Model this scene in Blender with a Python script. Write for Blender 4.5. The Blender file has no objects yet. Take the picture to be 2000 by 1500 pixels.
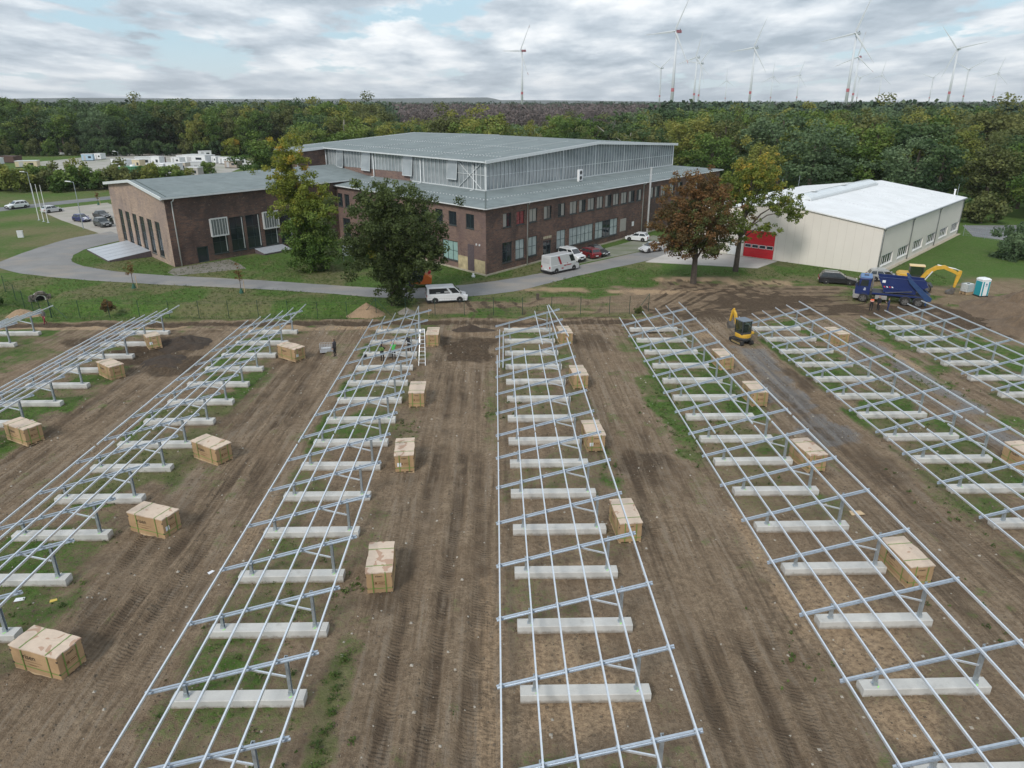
import bpy, bmesh, math, random
import numpy as np
from mathutils import Vector, Matrix

# ---------------------------------------------------------------- camera, sky, sun, exposure
SC = bpy.context.scene
COL = SC.collection
CAM_H, PITCH, YAW = 21.4, 0.375, 0.0229
cam_data = bpy.data.cameras.new('camera')
cam_data.sensor_width = 36.0
cam_data.lens = 25.2
cam_data.clip_start = 0.5
cam_data.clip_end = 40000
cam = bpy.data.objects.new('camera', cam_data)
cam.location = (0, 0, CAM_H)
cam.rotation_euler = (math.pi / 2 - PITCH, 0, -YAW)
COL.objects.link(cam)
SC.camera = cam
SC.render.resolution_x, SC.render.resolution_y = 1024, 768
SUN_EL, SUN_AZ = math.radians(40), math.radians(211)     # compass-like azimuth from +Y clockwise
SC.view_settings.view_transform = 'Standard'
SC.view_settings.look = 'None'
SC.view_settings.gamma = 1.0
SC.view_settings.use_curve_mapping = False
SC.view_settings.exposure = 0.64

def build_world():
    w = bpy.data.worlds.new('World'); SC.world = w; w.use_nodes = True
    nt = w.node_tree; N = nt.nodes; L = nt.links; N.clear()
    out = N.new('ShaderNodeOutputWorld')
    sky = N.new('ShaderNodeTexSky'); sky.sky_type = 'NISHITA'; sky.sun_disc = False
    sky.sun_elevation = SUN_EL; sky.sun_rotation = SUN_AZ
    bg1 = N.new('ShaderNodeBackground'); bg1.inputs[1].default_value = 0.09
    L.new(sky.outputs[0], bg1.inputs[0])
    tc = N.new('ShaderNodeTexCoord')
    sep = N.new('ShaderNodeSeparateXYZ'); L.new(tc.outputs['Generated'], sep.inputs[0])
    def math_(op, a, b=None, clamp=False):
        n = N.new('ShaderNodeMath'); n.operation = op; n.use_clamp = clamp
        for i, v in enumerate((a, b)):
            if v is None: continue
            if isinstance(v, (int, float)): n.inputs[i].default_value = v
            else: L.new(v, n.inputs[i])
        return n.outputs[0]
    zc = math_('ADD', math_('MAXIMUM', sep.outputs[2], 0.0), 0.12)
    px = math_('DIVIDE', sep.outputs[0], zc); py = math_('DIVIDE', sep.outputs[1], zc)
    cb = N.new('ShaderNodeCombineXYZ'); L.new(px, cb.inputs[0]); L.new(py, cb.inputs[1])
    def noise(vec, scale, detail, rough, dist=0.0, off=(0, 0, 0), sc=(1, 1, 1)):
        mp = N.new('ShaderNodeMapping'); mp.inputs[1].default_value = off; mp.inputs[3].default_value = sc
        L.new(vec, mp.inputs[0])
        n = N.new('ShaderNodeTexNoise'); n.inputs['Scale'].default_value = scale; n.inputs['Detail'].default_value = detail
        n.inputs['Roughness'].default_value = rough; n.inputs['Distortion'].default_value = dist
        L.new(mp.outputs[0], n.inputs['Vector']); return n.outputs['Fac']
    def ramp(fac, stops):
        r = N.new('ShaderNodeValToRGB'); L.new(fac, r.inputs[0]); e = r.color_ramp.elements
        while len(e) < len(stops): e.new(0.5)
        for i, (p, c) in enumerate(stops):
            e[i].position = p; e[i].color = tuple(c) + (1,)
        return r.outputs[0]
    big = noise(cb.outputs[0], 1.5, 10, 0.58, 0.0, (3.1, 1.7, 0), (1.0, 0.6, 1))
    fine = noise(cb.outputs[0], 4.5, 8, 0.6, 0.0, (8.3, 4.4, 0), (1, 0.6, 1))
    wide = noise(cb.outputs[0], 0.42, 4, 0.5, 0.0, (1.2, 9.7, 0), (1, .7, 1))
    den = math_('ADD', math_('MULTIPLY', big, 0.62), math_('MULTIPLY', fine, 0.14))
    den = math_('ADD', den, math_('MULTIPLY', wide, 0.36))
    cover = ramp(den, [(0.47, (0.0,) * 3), (0.51, (1,) * 3)])
    shade = math_('ADD', math_('MULTIPLY', noise(cb.outputs[0], 1.9, 10, 0.58, 0.0, (5.5, 2.9, 0), (1, .62, 1)), 0.6),
                  math_('MULTIPLY', noise(cb.outputs[0], 0.7, 6, 0.55, 0.0, (0.3, 6.1, 0), (1, .6, 1)), 0.4))
    ccol = ramp(shade, [(0.4, (0.37, 0.44, 0.51)), (0.475, (0.53, 0.6, 0.67)), (0.535, (0.72, 0.775, 0.825)), (0.6, (0.93, 0.955, 0.975))])
    gapc = ramp(sep.outputs[2], [(0.0, (0.66, 0.78, 0.84)), (0.07, (0.46, 0.65, 0.76)), (0.4, (0.5, 0.66, 0.8))])
    mix = N.new('ShaderNodeMix'); mix.data_type = 'RGBA'
    L.new(cover, mix.inputs['Factor']); L.new(gapc, mix.inputs['A']); L.new(ccol, mix.inputs['B'])
    bg2 = N.new('ShaderNodeBackground'); L.new(mix.outputs['Result'], bg2.inputs[0]); bg2.inputs[1].default_value = 0.74
    ms = N.new('ShaderNodeMixShader')
    f = math_('ADD', math_('MULTIPLY', cover, 0.12), 0.86)
    L.new(f, ms.inputs[0]); L.new(bg1.outputs[0], ms.inputs[1]); L.new(bg2.outputs[0], ms.inputs[2])
    L.new(ms.outputs[0], out.inputs[0])
build_world()
sun_data = bpy.data.lights.new('sun', 'SUN'); sun_data.energy = 1.5; sun_data.angle = math.radians(14); sun_data.color = (1.0, 0.95, 0.88)
sun = bpy.data.objects.new('sun', sun_data)
sd = Vector((math.sin(SUN_AZ) * math.cos(SUN_EL), math.cos(SUN_AZ) * math.cos(SUN_EL), math.sin(SUN_EL)))
sun.rotation_euler = sd.to_track_quat('Z', 'Y').to_euler()
sun.location = (-60, 0, 60)
COL.objects.link(sun)

# ---------------------------------------------------------------- helpers
R = math.radians
rnd = random.Random(7)
def gz(y): return -0.02 * (min(y, 78.0) - 21.56)
GZ = gz(100)
def tag(o, label=None, cat=None, group=None, kind=None):
    if label: o['label'] = label
    if cat: o['category'] = cat
    if group: o['group'] = group
    if kind: o['kind'] = kind
    return o
def thing(name, label, cat, loc=(0, 0, 0), rz=0.0, group=None):
    o = bpy.data.objects.new(name, None); o.empty_display_size = 0.3
    o.location = loc; o.rotation_euler = (0, 0, rz); COL.objects.link(o)
    return tag(o, label, cat, group)
def link(name, me, parent=None, loc=(0, 0, 0), rz=0.0):
    o = bpy.data.objects.new(name, me); COL.objects.link(o)
    o.location = loc; o.rotation_euler = (0, 0, rz)
    if parent: o.parent = parent
    return o
def copy_tree(o, parent=None):
    c = o.copy(); COL.objects.link(c)
    if parent: c.parent = parent
    for ch in list(o.children): copy_tree(ch, c)
    return c

class MB:
    def __init__(s): s.v = []; s.f = []; s.m = []
    def add(s, vs, fs, mi=0):
        b = len(s.v); s.v += [tuple(p) for p in vs]
        for f in fs: s.f.append(tuple(i + b for i in f)); s.m.append(mi)
        return s
    def quad(s, a, b, c, d, mi=0): return s.add([a, b, c, d], [(0, 1, 2, 3)], mi)
    def box(s, x0, x1, y0, y1, z0, z1, mi=0):
        return s.add([(x0, y0, z0), (x1, y0, z0), (x1, y1, z0), (x0, y1, z0), (x0, y0, z1), (x1, y0, z1), (x1, y1, z1), (x0, y1, z1)],
                     [(0, 3, 2, 1), (4, 5, 6, 7), (0, 1, 5, 4), (1, 2, 6, 5), (2, 3, 7, 6), (3, 0, 4, 7)], mi)
    def prism(s, pts, axis, a, b, mi=0):
        """extrude 2-D polygon pts along axis ('x','y','z') from a to b"""
        n = len(pts)
        def mk(p, t): return {'x': (t, p[0], p[1]), 'y': (p[0], t, p[1]), 'z': (p[0], p[1], t)}[axis]
        vs = [mk(p, a) for p in pts] + [mk(p, b) for p in pts]
        fs = [tuple(range(n))[::-1], tuple(range(n, 2 * n))] + [(i, (i + 1) % n, n + (i + 1) % n, n + i) for i in range(n)]
        return s.add(vs, fs, mi)
    def loft(s, rings, mi=0, caps=True):
        n = len(rings[0]); vs = [p for r in rings for p in r]; fs = []
        for k in range(len(rings) - 1):
            for i in range(n):
                j = (i + 1) % n
                fs.append((k * n + i, k * n + j, (k + 1) * n + j, (k + 1) * n + i))
        if caps:
            fs.append(tuple(range(n))[::-1]); fs.append(tuple(range((len(rings) - 1) * n, len(rings) * n)))
        return s.add(vs, fs, mi)
    def tube(s, p, q, r, r2=None, n=8, mi=0, caps=True):
        p, q = Vector(p), Vector(q); r2 = r if r2 is None else r2
        d = (q - p).normalized(); a = d.orthogonal().normalized(); b = d.cross(a)
        ring = lambda c, rr: [c + rr * (math.cos(2 * math.pi * i / n) * a + math.sin(2 * math.pi * i / n) * b) for i in range(n)]
        return s.loft([ring(p, r), ring(q, r2)], mi, caps)
    def path(s, pts, radii, n=6, mi=0):
        pts = [Vector(p) for p in pts]; rings = []
        d0 = (pts[1] - pts[0]).normalized(); a = d0.orthogonal().normalized()
        for k, p in enumerate(pts):
            d = (pts[min(k + 1, len(pts) - 1)] - pts[max(k - 1, 0)]).normalized()
            a = (a - d * a.dot(d)).normalized(); b = d.cross(a)
            rings.append([p + radii[k] * (math.cos(2 * math.pi * i / n) * a + math.sin(2 * math.pi * i / n) * b) for i in range(n)])
        return s.loft(rings, mi)
    def bar(s, p, q, w, h, up=(0, 0, 1), mi=0):
        p, q = Vector(p), Vector(q); d = (q - p).normalized(); sx = d.cross(Vector(up)).normalized() * w / 2; u = sx.cross(d).normalized() * h / 2
        ring = lambda c: [c - sx - u, c + sx - u, c + sx + u, c - sx + u]
        return s.loft([ring(p), ring(q)], mi)
    def xform(s, M):
        s.v = [tuple(M @ Vector(p)) for p in s.v]; return s
    def mesh(s, name, mats, smooth=False):
        me = bpy.data.meshes.new(name); me.from_pydata(s.v, [], s.f)
        for m in (mats if isinstance(mats, (list, tuple)) else [mats]): me.materials.append(m)
        if len(me.materials) > 1: me.polygons.foreach_set('material_index', s.m)
        if smooth: me.polygons.foreach_set('use_smooth', [True] * len(me.polygons))
        me.validate(); me.update()
        return me
    def build(s, name, mats, parent=None, loc=(0, 0, 0), rz=0.0, smooth=False, bevel=0):
        o = link(name, s.mesh(name, mats, smooth), parent, loc, rz)
        if bevel:
            b = o.modifiers.new('bevel', 'BEVEL'); b.width = bevel; b.segments = 2; b.limit_method = 'ANGLE'; b.angle_limit = R(28)
        return o

# ---------------------------------------------------------------- materials
def new_mat(name):
    m = bpy.data.materials.new(name); m.use_nodes = True
    nt = m.node_tree; bs = nt.nodes['Principled BSDF']
    return m, nt, nt.nodes, nt.links, bs
def nnoise(N, L, scale, detail=4, rough=0.55, sc=(1, 1, 1), vec=None, dist=0.0):
    if vec is None:
        g = N.new('ShaderNodeNewGeometry'); vec = g.outputs['Position']
    if sc != (1, 1, 1):
        mp = N.new('ShaderNodeMapping'); mp.inputs[3].default_value = sc; L.new(vec, mp.inputs[0]); vec = mp.outputs[0]
    n = N.new('ShaderNodeTexNoise'); n.inputs['Scale'].default_value = scale; n.inputs['Detail'].default_value = detail
    n.inputs['Roughness'].default_value = rough; n.inputs['Distortion'].default_value = dist
    L.new(vec, n.inputs['Vector']); return n.outputs['Fac']
def nramp(N, L, fac, stops):
    r = N.new('ShaderNodeValToRGB'); L.new(fac, r.inputs[0]); e = r.color_ramp.elements
    while len(e) < len(stops): e.new(0.5)
    for i, (p, c) in enumerate(stops):
        c = (c,) * 3 if isinstance(c, (int, float)) else c
        e[i].position = p; e[i].color = tuple(c) + (1,)
    return r.outputs[0]
def nmix(N, L, f, a, b, mode='MIX'):
    m = N.new('ShaderNodeMix'); m.data_type = 'RGBA'; m.blend_type = mode
    for k, v in (('Factor', f), ('A', a), ('B', b)):
        if isinstance(v, (int, float)): m.inputs[k].default_value = v if k == 'Factor' else (v,) * 3 + (1,)
        elif isinstance(v, tuple): m.inputs[k].default_value = v + (1,)
        else: L.new(v, m.inputs[k])
    return m.outputs['Result']
def nmath(N, L, op, a, b=None, clamp=False):
    n = N.new('ShaderNodeMath'); n.operation = op; n.use_clamp = clamp
    for i, v in enumerate((a, b)):
        if v is None: continue
        if isinstance(v, (int, float)): n.inputs[i].default_value = v
        else: L.new(v, n.inputs[i])
    return n.outputs[0]
def nbump(N, L, bs, h, strength=0.3, dist=0.02):
    b = N.new('ShaderNodeBump'); b.inputs['Strength'].default_value = strength; b.inputs['Distance'].default_value = dist
    L.new(h, b.inputs['Height']); L.new(b.outputs[0], bs.inputs['Normal'])
MATS = {}
def mat(name, col, rough=0.6, metal=0.0, var=0.12, vs=3.0, bump=0.0, bs_=20.0, spec=0.5, coat=0.0):
    if name in MATS: return MATS[name]
    m, nt, N, L, bs = new_mat(name)
    if var > 0:
        f = nnoise(N, L, vs, 5, 0.6)
        c0 = tuple(max(0, c * (1 - var)) for c in col); c1 = tuple(min(1, c * (1 + var)) for c in col)
        L.new(nramp(N, L, f, [(0.3, c0), (0.7, c1)]), bs.inputs['Base Color'])
        L.new(nramp(N, L, f, [(0.3, max(0, rough - .06)), (0.7, min(1, rough + .06))]), bs.inputs['Roughness'])
    else:
        bs.inputs['Base Color'].default_value = tuple(col) + (1,); bs.inputs['Roughness'].default_value = rough
    bs.inputs['Metallic'].default_value = metal; bs.inputs['Specular IOR Level'].default_value = spec
    bs.inputs['Coat Weight'].default_value = coat
    if bump: nbump(N, L, bs, nnoise(N, L, bs_, 4), bump, 0.02)
    MATS[name] = m; return m
def brick_mat(name, ang, cols, light=None):
    """brick courses seen on a wall that runs at angle ang"""
    m, nt, N, L, bs = new_mat(name)
    g = N.new('ShaderNodeNewGeometry'); mp = N.new('ShaderNodeMapping'); mp.vector_type = 'POINT'
    mp.inputs[2].default_value = (0, 0, -R(ang)); L.new(g.outputs['Position'], mp.inputs[0])
    sp = N.new('ShaderNodeSeparateXYZ'); L.new(mp.outputs[0], sp.inputs[0])
    cb = N.new('ShaderNodeCombineXYZ'); L.new(sp.outputs[0], cb.inputs[0]); L.new(sp.outputs[2], cb.inputs[1])
    bt = N.new('ShaderNodeTexBrick'); L.new(cb.outputs[0], bt.inputs['Vector'])
    bt.inputs['Scale'].default_value = 1.0; bt.inputs['Brick Width'].default_value = 0.5; bt.inputs['Row Height'].default_value = 0.16
    bt.inputs['Mortar Size'].default_value = 0.012; bt.inputs['Bias'].default_value = 0.0
    bt.inputs['Color1'].default_value = cols[0] + (1,); bt.inputs['Color2'].default_value = cols[1] + (1,); bt.inputs['Mortar'].default_value = cols[2] + (1,)
    n1 = nnoise(N, L, 2.0, 7, 0.72, (0.5, 1.7, 1), cb.outputs[0]); n2 = nnoise(N, L, 0.22, 5, 0.6, (1, 1, 1), cb.outputs[0], .4)
    n3 = nnoise(N, L, 3.2, 4, 0.75, (0.7, 1.6, 1), cb.outputs[0]); n4 = nnoise(N, L, 0.5, 5, 0.65, (1, .5, 1), cb.outputs[0])
    c = nmix(N, L, nramp(N, L, n1, [(0.42, 0.0), (0.6, 0.85)]), bt.outputs['Color'], cols[3])
    c = nmix(N, L, nramp(N, L, n2, [(0.45, 0.0), (0.6, 0.65)]), c, cols[4])
    c = nmix(N, L, nramp(N, L, n4, [(0.55, 0.0), (0.72, 0.6)]), c, tuple(x * .55 for x in cols[1]))
    c = nmix(N, L, nramp(N, L, n3, [(0.6, 0.0), (0.68, 0.75)]), c, cols[5])
    L.new(c, bs.inputs['Base Color']); bs.inputs['Roughness'].default_value = 0.9
    nbump(N, L, bs, bt.outputs['Fac'], -0.25, 0.01)
    MATS[name] = m; return m
def leaf_mat(name, stops, trans=0.3, gain=1.92):
    m, nt, N, L, bs = new_mat(name)
    at = N.new('ShaderNodeAttribute'); at.attribute_name = 'tint'
    oi = N.new('ShaderNodeObjectInfo')
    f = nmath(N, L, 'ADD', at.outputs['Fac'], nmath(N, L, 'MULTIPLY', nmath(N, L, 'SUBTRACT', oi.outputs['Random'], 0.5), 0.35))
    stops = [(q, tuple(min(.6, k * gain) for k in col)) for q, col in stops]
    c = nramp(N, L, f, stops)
    L.new(c, bs.inputs['Base Color']); bs.inputs['Roughness'].default_value = 0.62; bs.inputs['Specular IOR Level'].default_value = 0.25
    tr = N.new('ShaderNodeBsdfTranslucent'); L.new(c, tr.inputs[0])
    mx = N.new('ShaderNodeMixShader'); mx.inputs[0].default_value = trans
    L.new(bs.outputs[0], mx.inputs[1]); L.new(tr.outputs[0], mx.inputs[2])
    L.new(mx.outputs[0], N['Material Output'].inputs[0])
    MATS[name] = m; return m

M_galv = mat('galvanised_steel', (0.76, 0.81, 0.87), 0.34, 0.6, 0.08, 9)
M_rafter = mat('galvanised_rafter', (0.5, 0.56, 0.63), 0.4, 0.65, 0.12, 7)
M_galvd = mat('galvanised_post', (0.42, 0.47, 0.51), 0.45, 0.6, 0.15, 7)
def concrete_mat():
    m, nt, N, L, bs = new_mat('concrete')
    a = nnoise(N, L, 0.9, 6, 0.6); b = nnoise(N, L, 1.6, 4, 0.6, (1, 1, 0.35)); c = nnoise(N, L, 22, 4)
    col = nramp(N, L, a, [(0.3, (0.46, 0.455, 0.435)), (0.7, (0.6, 0.595, 0.57))])
    col = nmix(N, L, nramp(N, L, b, [(0.58, 0.0), (0.75, 0.55)]), col, (0.3, 0.295, 0.275))
    col = nmix(N, L, nramp(N, L, c, [(0.4, 0.0), (0.8, 0.25)]), col, (0.36, 0.35, 0.33))
    tc = N.new('ShaderNodeTexCoord'); sp = N.new('ShaderNodeSeparateXYZ'); L.new(tc.outputs['Object'], sp.inputs[0])
    ml = nmath(N, L, 'SUBTRACT', nmath(N, L, 'MULTIPLY', nnoise(N, L, 3.5, 5, .7), .34), sp.outputs[2])
    col = nmix(N, L, nramp(N, L, ml, [(0.0, 0.0), (0.12, 0.75)]), col, (0.2, 0.16, 0.115))
    L.new(col, bs.inputs['Base Color']); bs.inputs['Roughness'].default_value = 0.85
    nbump(N, L, bs, c, 0.2, 0.01); MATS['concrete'] = m; return m
M_conc = concrete_mat()
M_white = mat('white_paint', (0.78, 0.79, 0.8), 0.35, 0, 0.04, 2, coat=0.3)
M_black = mat('black_plastic', (0.018, 0.018, 0.02), 0.55, 0, 0.2)
M_rubber = mat('tyre_rubber', (0.022, 0.021, 0.02), 0.85, 0, 0.3, 6)
M_rim = mat('wheel_rim', (0.45, 0.45, 0.46), 0.35, 0.6, 0.1)
M_glass = mat('dark_glass', (0.022, 0.03, 0.036), 0.06, 0, 0, spec=0.8)
M_cglass = mat('car_glass', (0.025, 0.032, 0.036), 0.05, 0, 0, spec=0.9)
M_red = mat('red_lens', (0.35, 0.015, 0.02), 0.25, 0, 0)
M_lens = mat('clear_lens', (0.75, 0.77, 0.78), 0.12, 0, 0)
M_zinc = mat('zinc_trim', (0.68, 0.70, 0.71), 0.45, 0.3, 0.06)
M_frame = mat('dark_green_frame', (0.028, 0.05, 0.055), 0.45, 0, 0.1)
M_wood = mat('pale_wood', (0.52, 0.38, 0.23), 0.8, 0, 0.2, 6)
# ---------------------------------------------------------------- ground
_tab = np.random.RandomState(5).rand(256, 256)
def vn(x, y, s=0):
    x = x + s * 17.3; y = y + s * 31.7
    xi = np.floor(x).astype(int); yi = np.floor(y).astype(int); fx = x - xi; fy = y - yi
    fx = fx * fx * (3 - 2 * fx); fy = fy * fy * (3 - 2 * fy)
    t = lambda i, j: _tab[i & 255, j & 255]
    return (t(xi, yi) * (1 - fx) + t(xi + 1, yi) * fx) * (1 - fy) + (t(xi, yi + 1) * (1 - fx) + t(xi + 1, yi + 1) * fx) * fy
def fbm(x, y, o=4, s=0):
    r = 0; a = 0.5; t = 0
    for k in range(o):
        r = r + a * vn(x * 2 ** k, y * 2 ** k, s + k); t += a; a *= 0.5
    return r / t
def sst(a, b, x):
    t = np.clip((x - a) / (b - a), 0, 1); return t * t * (3 - 2 * t)
def segdist(X, Y, pts):
    d = np.full(X.shape, 1e9)
    for (x0, y0), (x1, y1) in zip(pts[:-1], pts[1:]):
        dx, dy = x1 - x0, y1 - y0; t = np.clip(((X - x0) * dx + (Y - y0) * dy) / (dx * dx + dy * dy), 0, 1)
        d = np.minimum(d, np.hypot(X - x0 - t * dx, Y - y0 - t * dy))
    return d
ROWX = {'A': -52.0, 'B': -38.8, 'C': -25.6, 'D': -12.43, 'E': 0.79, 'F': 13.98, 'G': 26.95, 'H': 40.2}
DITCH = [(-59, 91), (-56.5, 87.5), (-52.5, 82.6), (-46, 81.4), (-36, 81.2), (-24, 81.0), (-17.5, 80.6)]
ARCS = [[(0.6, 76.5), (7.3, 75.3), (14.1, 73.1), (19.7, 73.6), (27.5, 76.5), (35.1, 79.8), (41.1, 79.7), (56, 76)],
        [(19.4, 81.5), (24.6, 89.1), (28.9, 91.0), (33.1, 89.6), (35.8, 84.7), (37.5, 81.1)],
        [(12.6, 73.1), (18.4, 74.6), (25.1, 78.1), (31.6, 83.6), (35.8, 88.0), (44.9, 87.8)],
        [(2.5, 84.2), (5.3, 88.2), (9.2, 88.2), (11.2, 84.0), (10.2, 80.6), (6.5, 78.6)],
        [(-1.8, 84.3), (-0.5, 79.8), (-1.4, 75.5)], [(0.3, 84.5), (1.5, 80.3), (0.6, 75.8)],
        [(24, 78.5), (30, 80), (37, 83.2), (43, 84.2)], [(20, 77), (27, 79.6), (32, 86), (31, 91), (25, 93.5)],
        [(9, 75.6), (16, 76), (24, 81), (28, 86), (36, 93)]]
RUTS = {  # x of the wheel lines along the rows, (x, y0, y1, strength)
    'DE': [(-4.1, 15, 60, 1), (-3.75, 24, 58, .6), (-2.6, 15, 58, 1), (-1.35, 15, 62, .8), (-0.75, 15, 50, .5), (-5.1, 30, 46, .4)],
    'EF': [(8.5, 14, 46, 1), (9.3, 14, 72, .7), (10.3, 14, 47, 1), (11.2, 14, 40, .9), (12.1, 14, 34, .5), (7.7, 44, 72, .6)],
    'CD': [(-19.6, 34, 68, .6), (-18.7, 18, 66, .9), (-17.6, 18, 64, .8), (-16.5, 16, 68, 1), (-15.5, 16, 60, 1), (-14.6, 16, 55, .7)],
    'FG': [(22.0, 26, 58, .8), (23.4, 30, 62, .9), (24.6, 26, 66, .7), (25.4, 30, 50, .5)],
    'BC': [(-31.6, 34, 66, .9), (-30.2, 34, 60, .8), (-28.9, 30, 66, .6), (-27.6, 34, 56, .5)],
    'GH': [(34.6, 40, 70, .4), (36.4, 40, 70, .5)]}
GRASSB = [(-10.5, 27, 3.0, 8, .75), (-10, 20, 3.2, 3, .7), (-9.5, 38, 2.6, 5, .35), (-9.8, 58, 2.8, 8, .5), (-6.4, 21.5, .7, 4.5, .9), (-6.3, 34, .7, 4, .55), (-6.5, 48, 1.0, 6, .55),
          (13.1, 50, 1.5, 11, 1.0), (12.6, 66, 1.3, 7, .6), (16.5, 50, 3, 10, .65), (17, 38, 3, 6, .45), (19.6, 33, 1.0, 6, .5), (3, 56, 3, 9, .6), (-.4, 52, .8, 9, .6), (-.2, 33, .5, 6, .35),
          (7.2, 42, .9, 6, .7), (6.7, 58, .9, 6, .6), (26, 36, 1.4, 8, .6), (30, 46, 3.2, 10, .7), (31.5, 60, 2.4, 8, .55), (36.5, 58, 2.2, 13, .95), (44, 64, 6, 11, 1.0), (38, 44, 2, 8, .8),
          (50, 60, 8, 12, 1), (-22, 30, 2.2, 8, .7), (-20.6, 24, 1.3, 6, .7), (-23, 46, 2.6, 9, .55), (-22, 62, 2.6, 8, .6), (-35, 56, 3, 9, .6), (-36, 68, 3, 5, .6), (-48, 66, 7, 8, .75), (-44, 50, 5, 8, .6),
          (13, 30, .8, 7, .45), (12.8, 21, .9, 4, .45), (21, 22, .8, 8, .3)]
MUDB = [(-2.7, 66.5, 2.9, 5.5, 1.0), (-33, 66, 4.6, 6.5, 1.0), (-20, 70, 2.2, 3, .35), (-29.5, 61, 2.6, 4, .9), (-40.5, 69.5, 3, 2.4, .7), (9.6, 41, 2.2, 2.6, .65), (9.4, 68, 2.2, 3.5, .55), (26, 57, 1.2, 3.5, .6), (24.8, 40, 1.4, 4, .5),
        (33, 83.5, 8, 4.2, .9), (44, 79.5, 11, 3.2, .95), (36, 90, 5, 1.6, .4), (-5.2, 28, .9, 2.2, .5), (53, 75, 6, 6, .9), (24, 78, 7, 2.5, .6), (-6.2, 30.5, .7, 1.4, .6)]
GRAVB = [(24.3, 62.5, 1.8, 4, .75), (23.6, 53.5, 1.7, 6, .95), (23.6, 47, 1.8, 3.2, 1.0), (37.0, 65, 1.1, 5, .7), (36.8, 55, 1.1, 9, .75), (35.6, 44, 1.3, 5, .7), (33.5, 58, 2.2, 8, .4), (34.5, 48, 1.6, 5, .45)]
SANDB = [(-46, 74.4, 12, .9, .9), (-20, 73.6, 14, 1.0, .7), (3.5, 72.6, 3.2, 1.2, .8), (-22.5, 74.6, 2.5, .8, .9), (27, 95.6, 7, 1.6, .8), (36, 93.4, 6, 2.2, .6), (19, 89, 7, 1.6, .7), (8, 90.5, 7, 1.5, .6),
         (3, 22, 2.6, 3.4, .5), (3, 30.5, 2.4, 3, .3), (15.5, 24, 2.4, 8, .5), (13.4, 30, .7, 8, .5), (-.5, 24, .6, 8, .5), (-11.3, 41, 2, 2, .4), (21, 70, 2, 2, .6), (9, 79.5, 5, .8, .5), (34, 66, 1.5, 3, .5),
         (37.6, 61, .8, 5, .6), (-13, 35, 1, 4, .4)]
def blobs(X, Y, B, s):
    m = np.zeros(X.shape)
    n = fbm(X * 0.55, Y * 0.55, 4, s)
    for (x, y, rx, ry, a) in B:
        d = np.sqrt(((X - x) / rx) ** 2 + ((Y - y) / ry) ** 2)
        near = d < 2.2
        m[near] = np.maximum(m[near], a * sst(1.45, 0.35, d[near] + (n[near] - 0.5) * 1.5))
    return m
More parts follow.
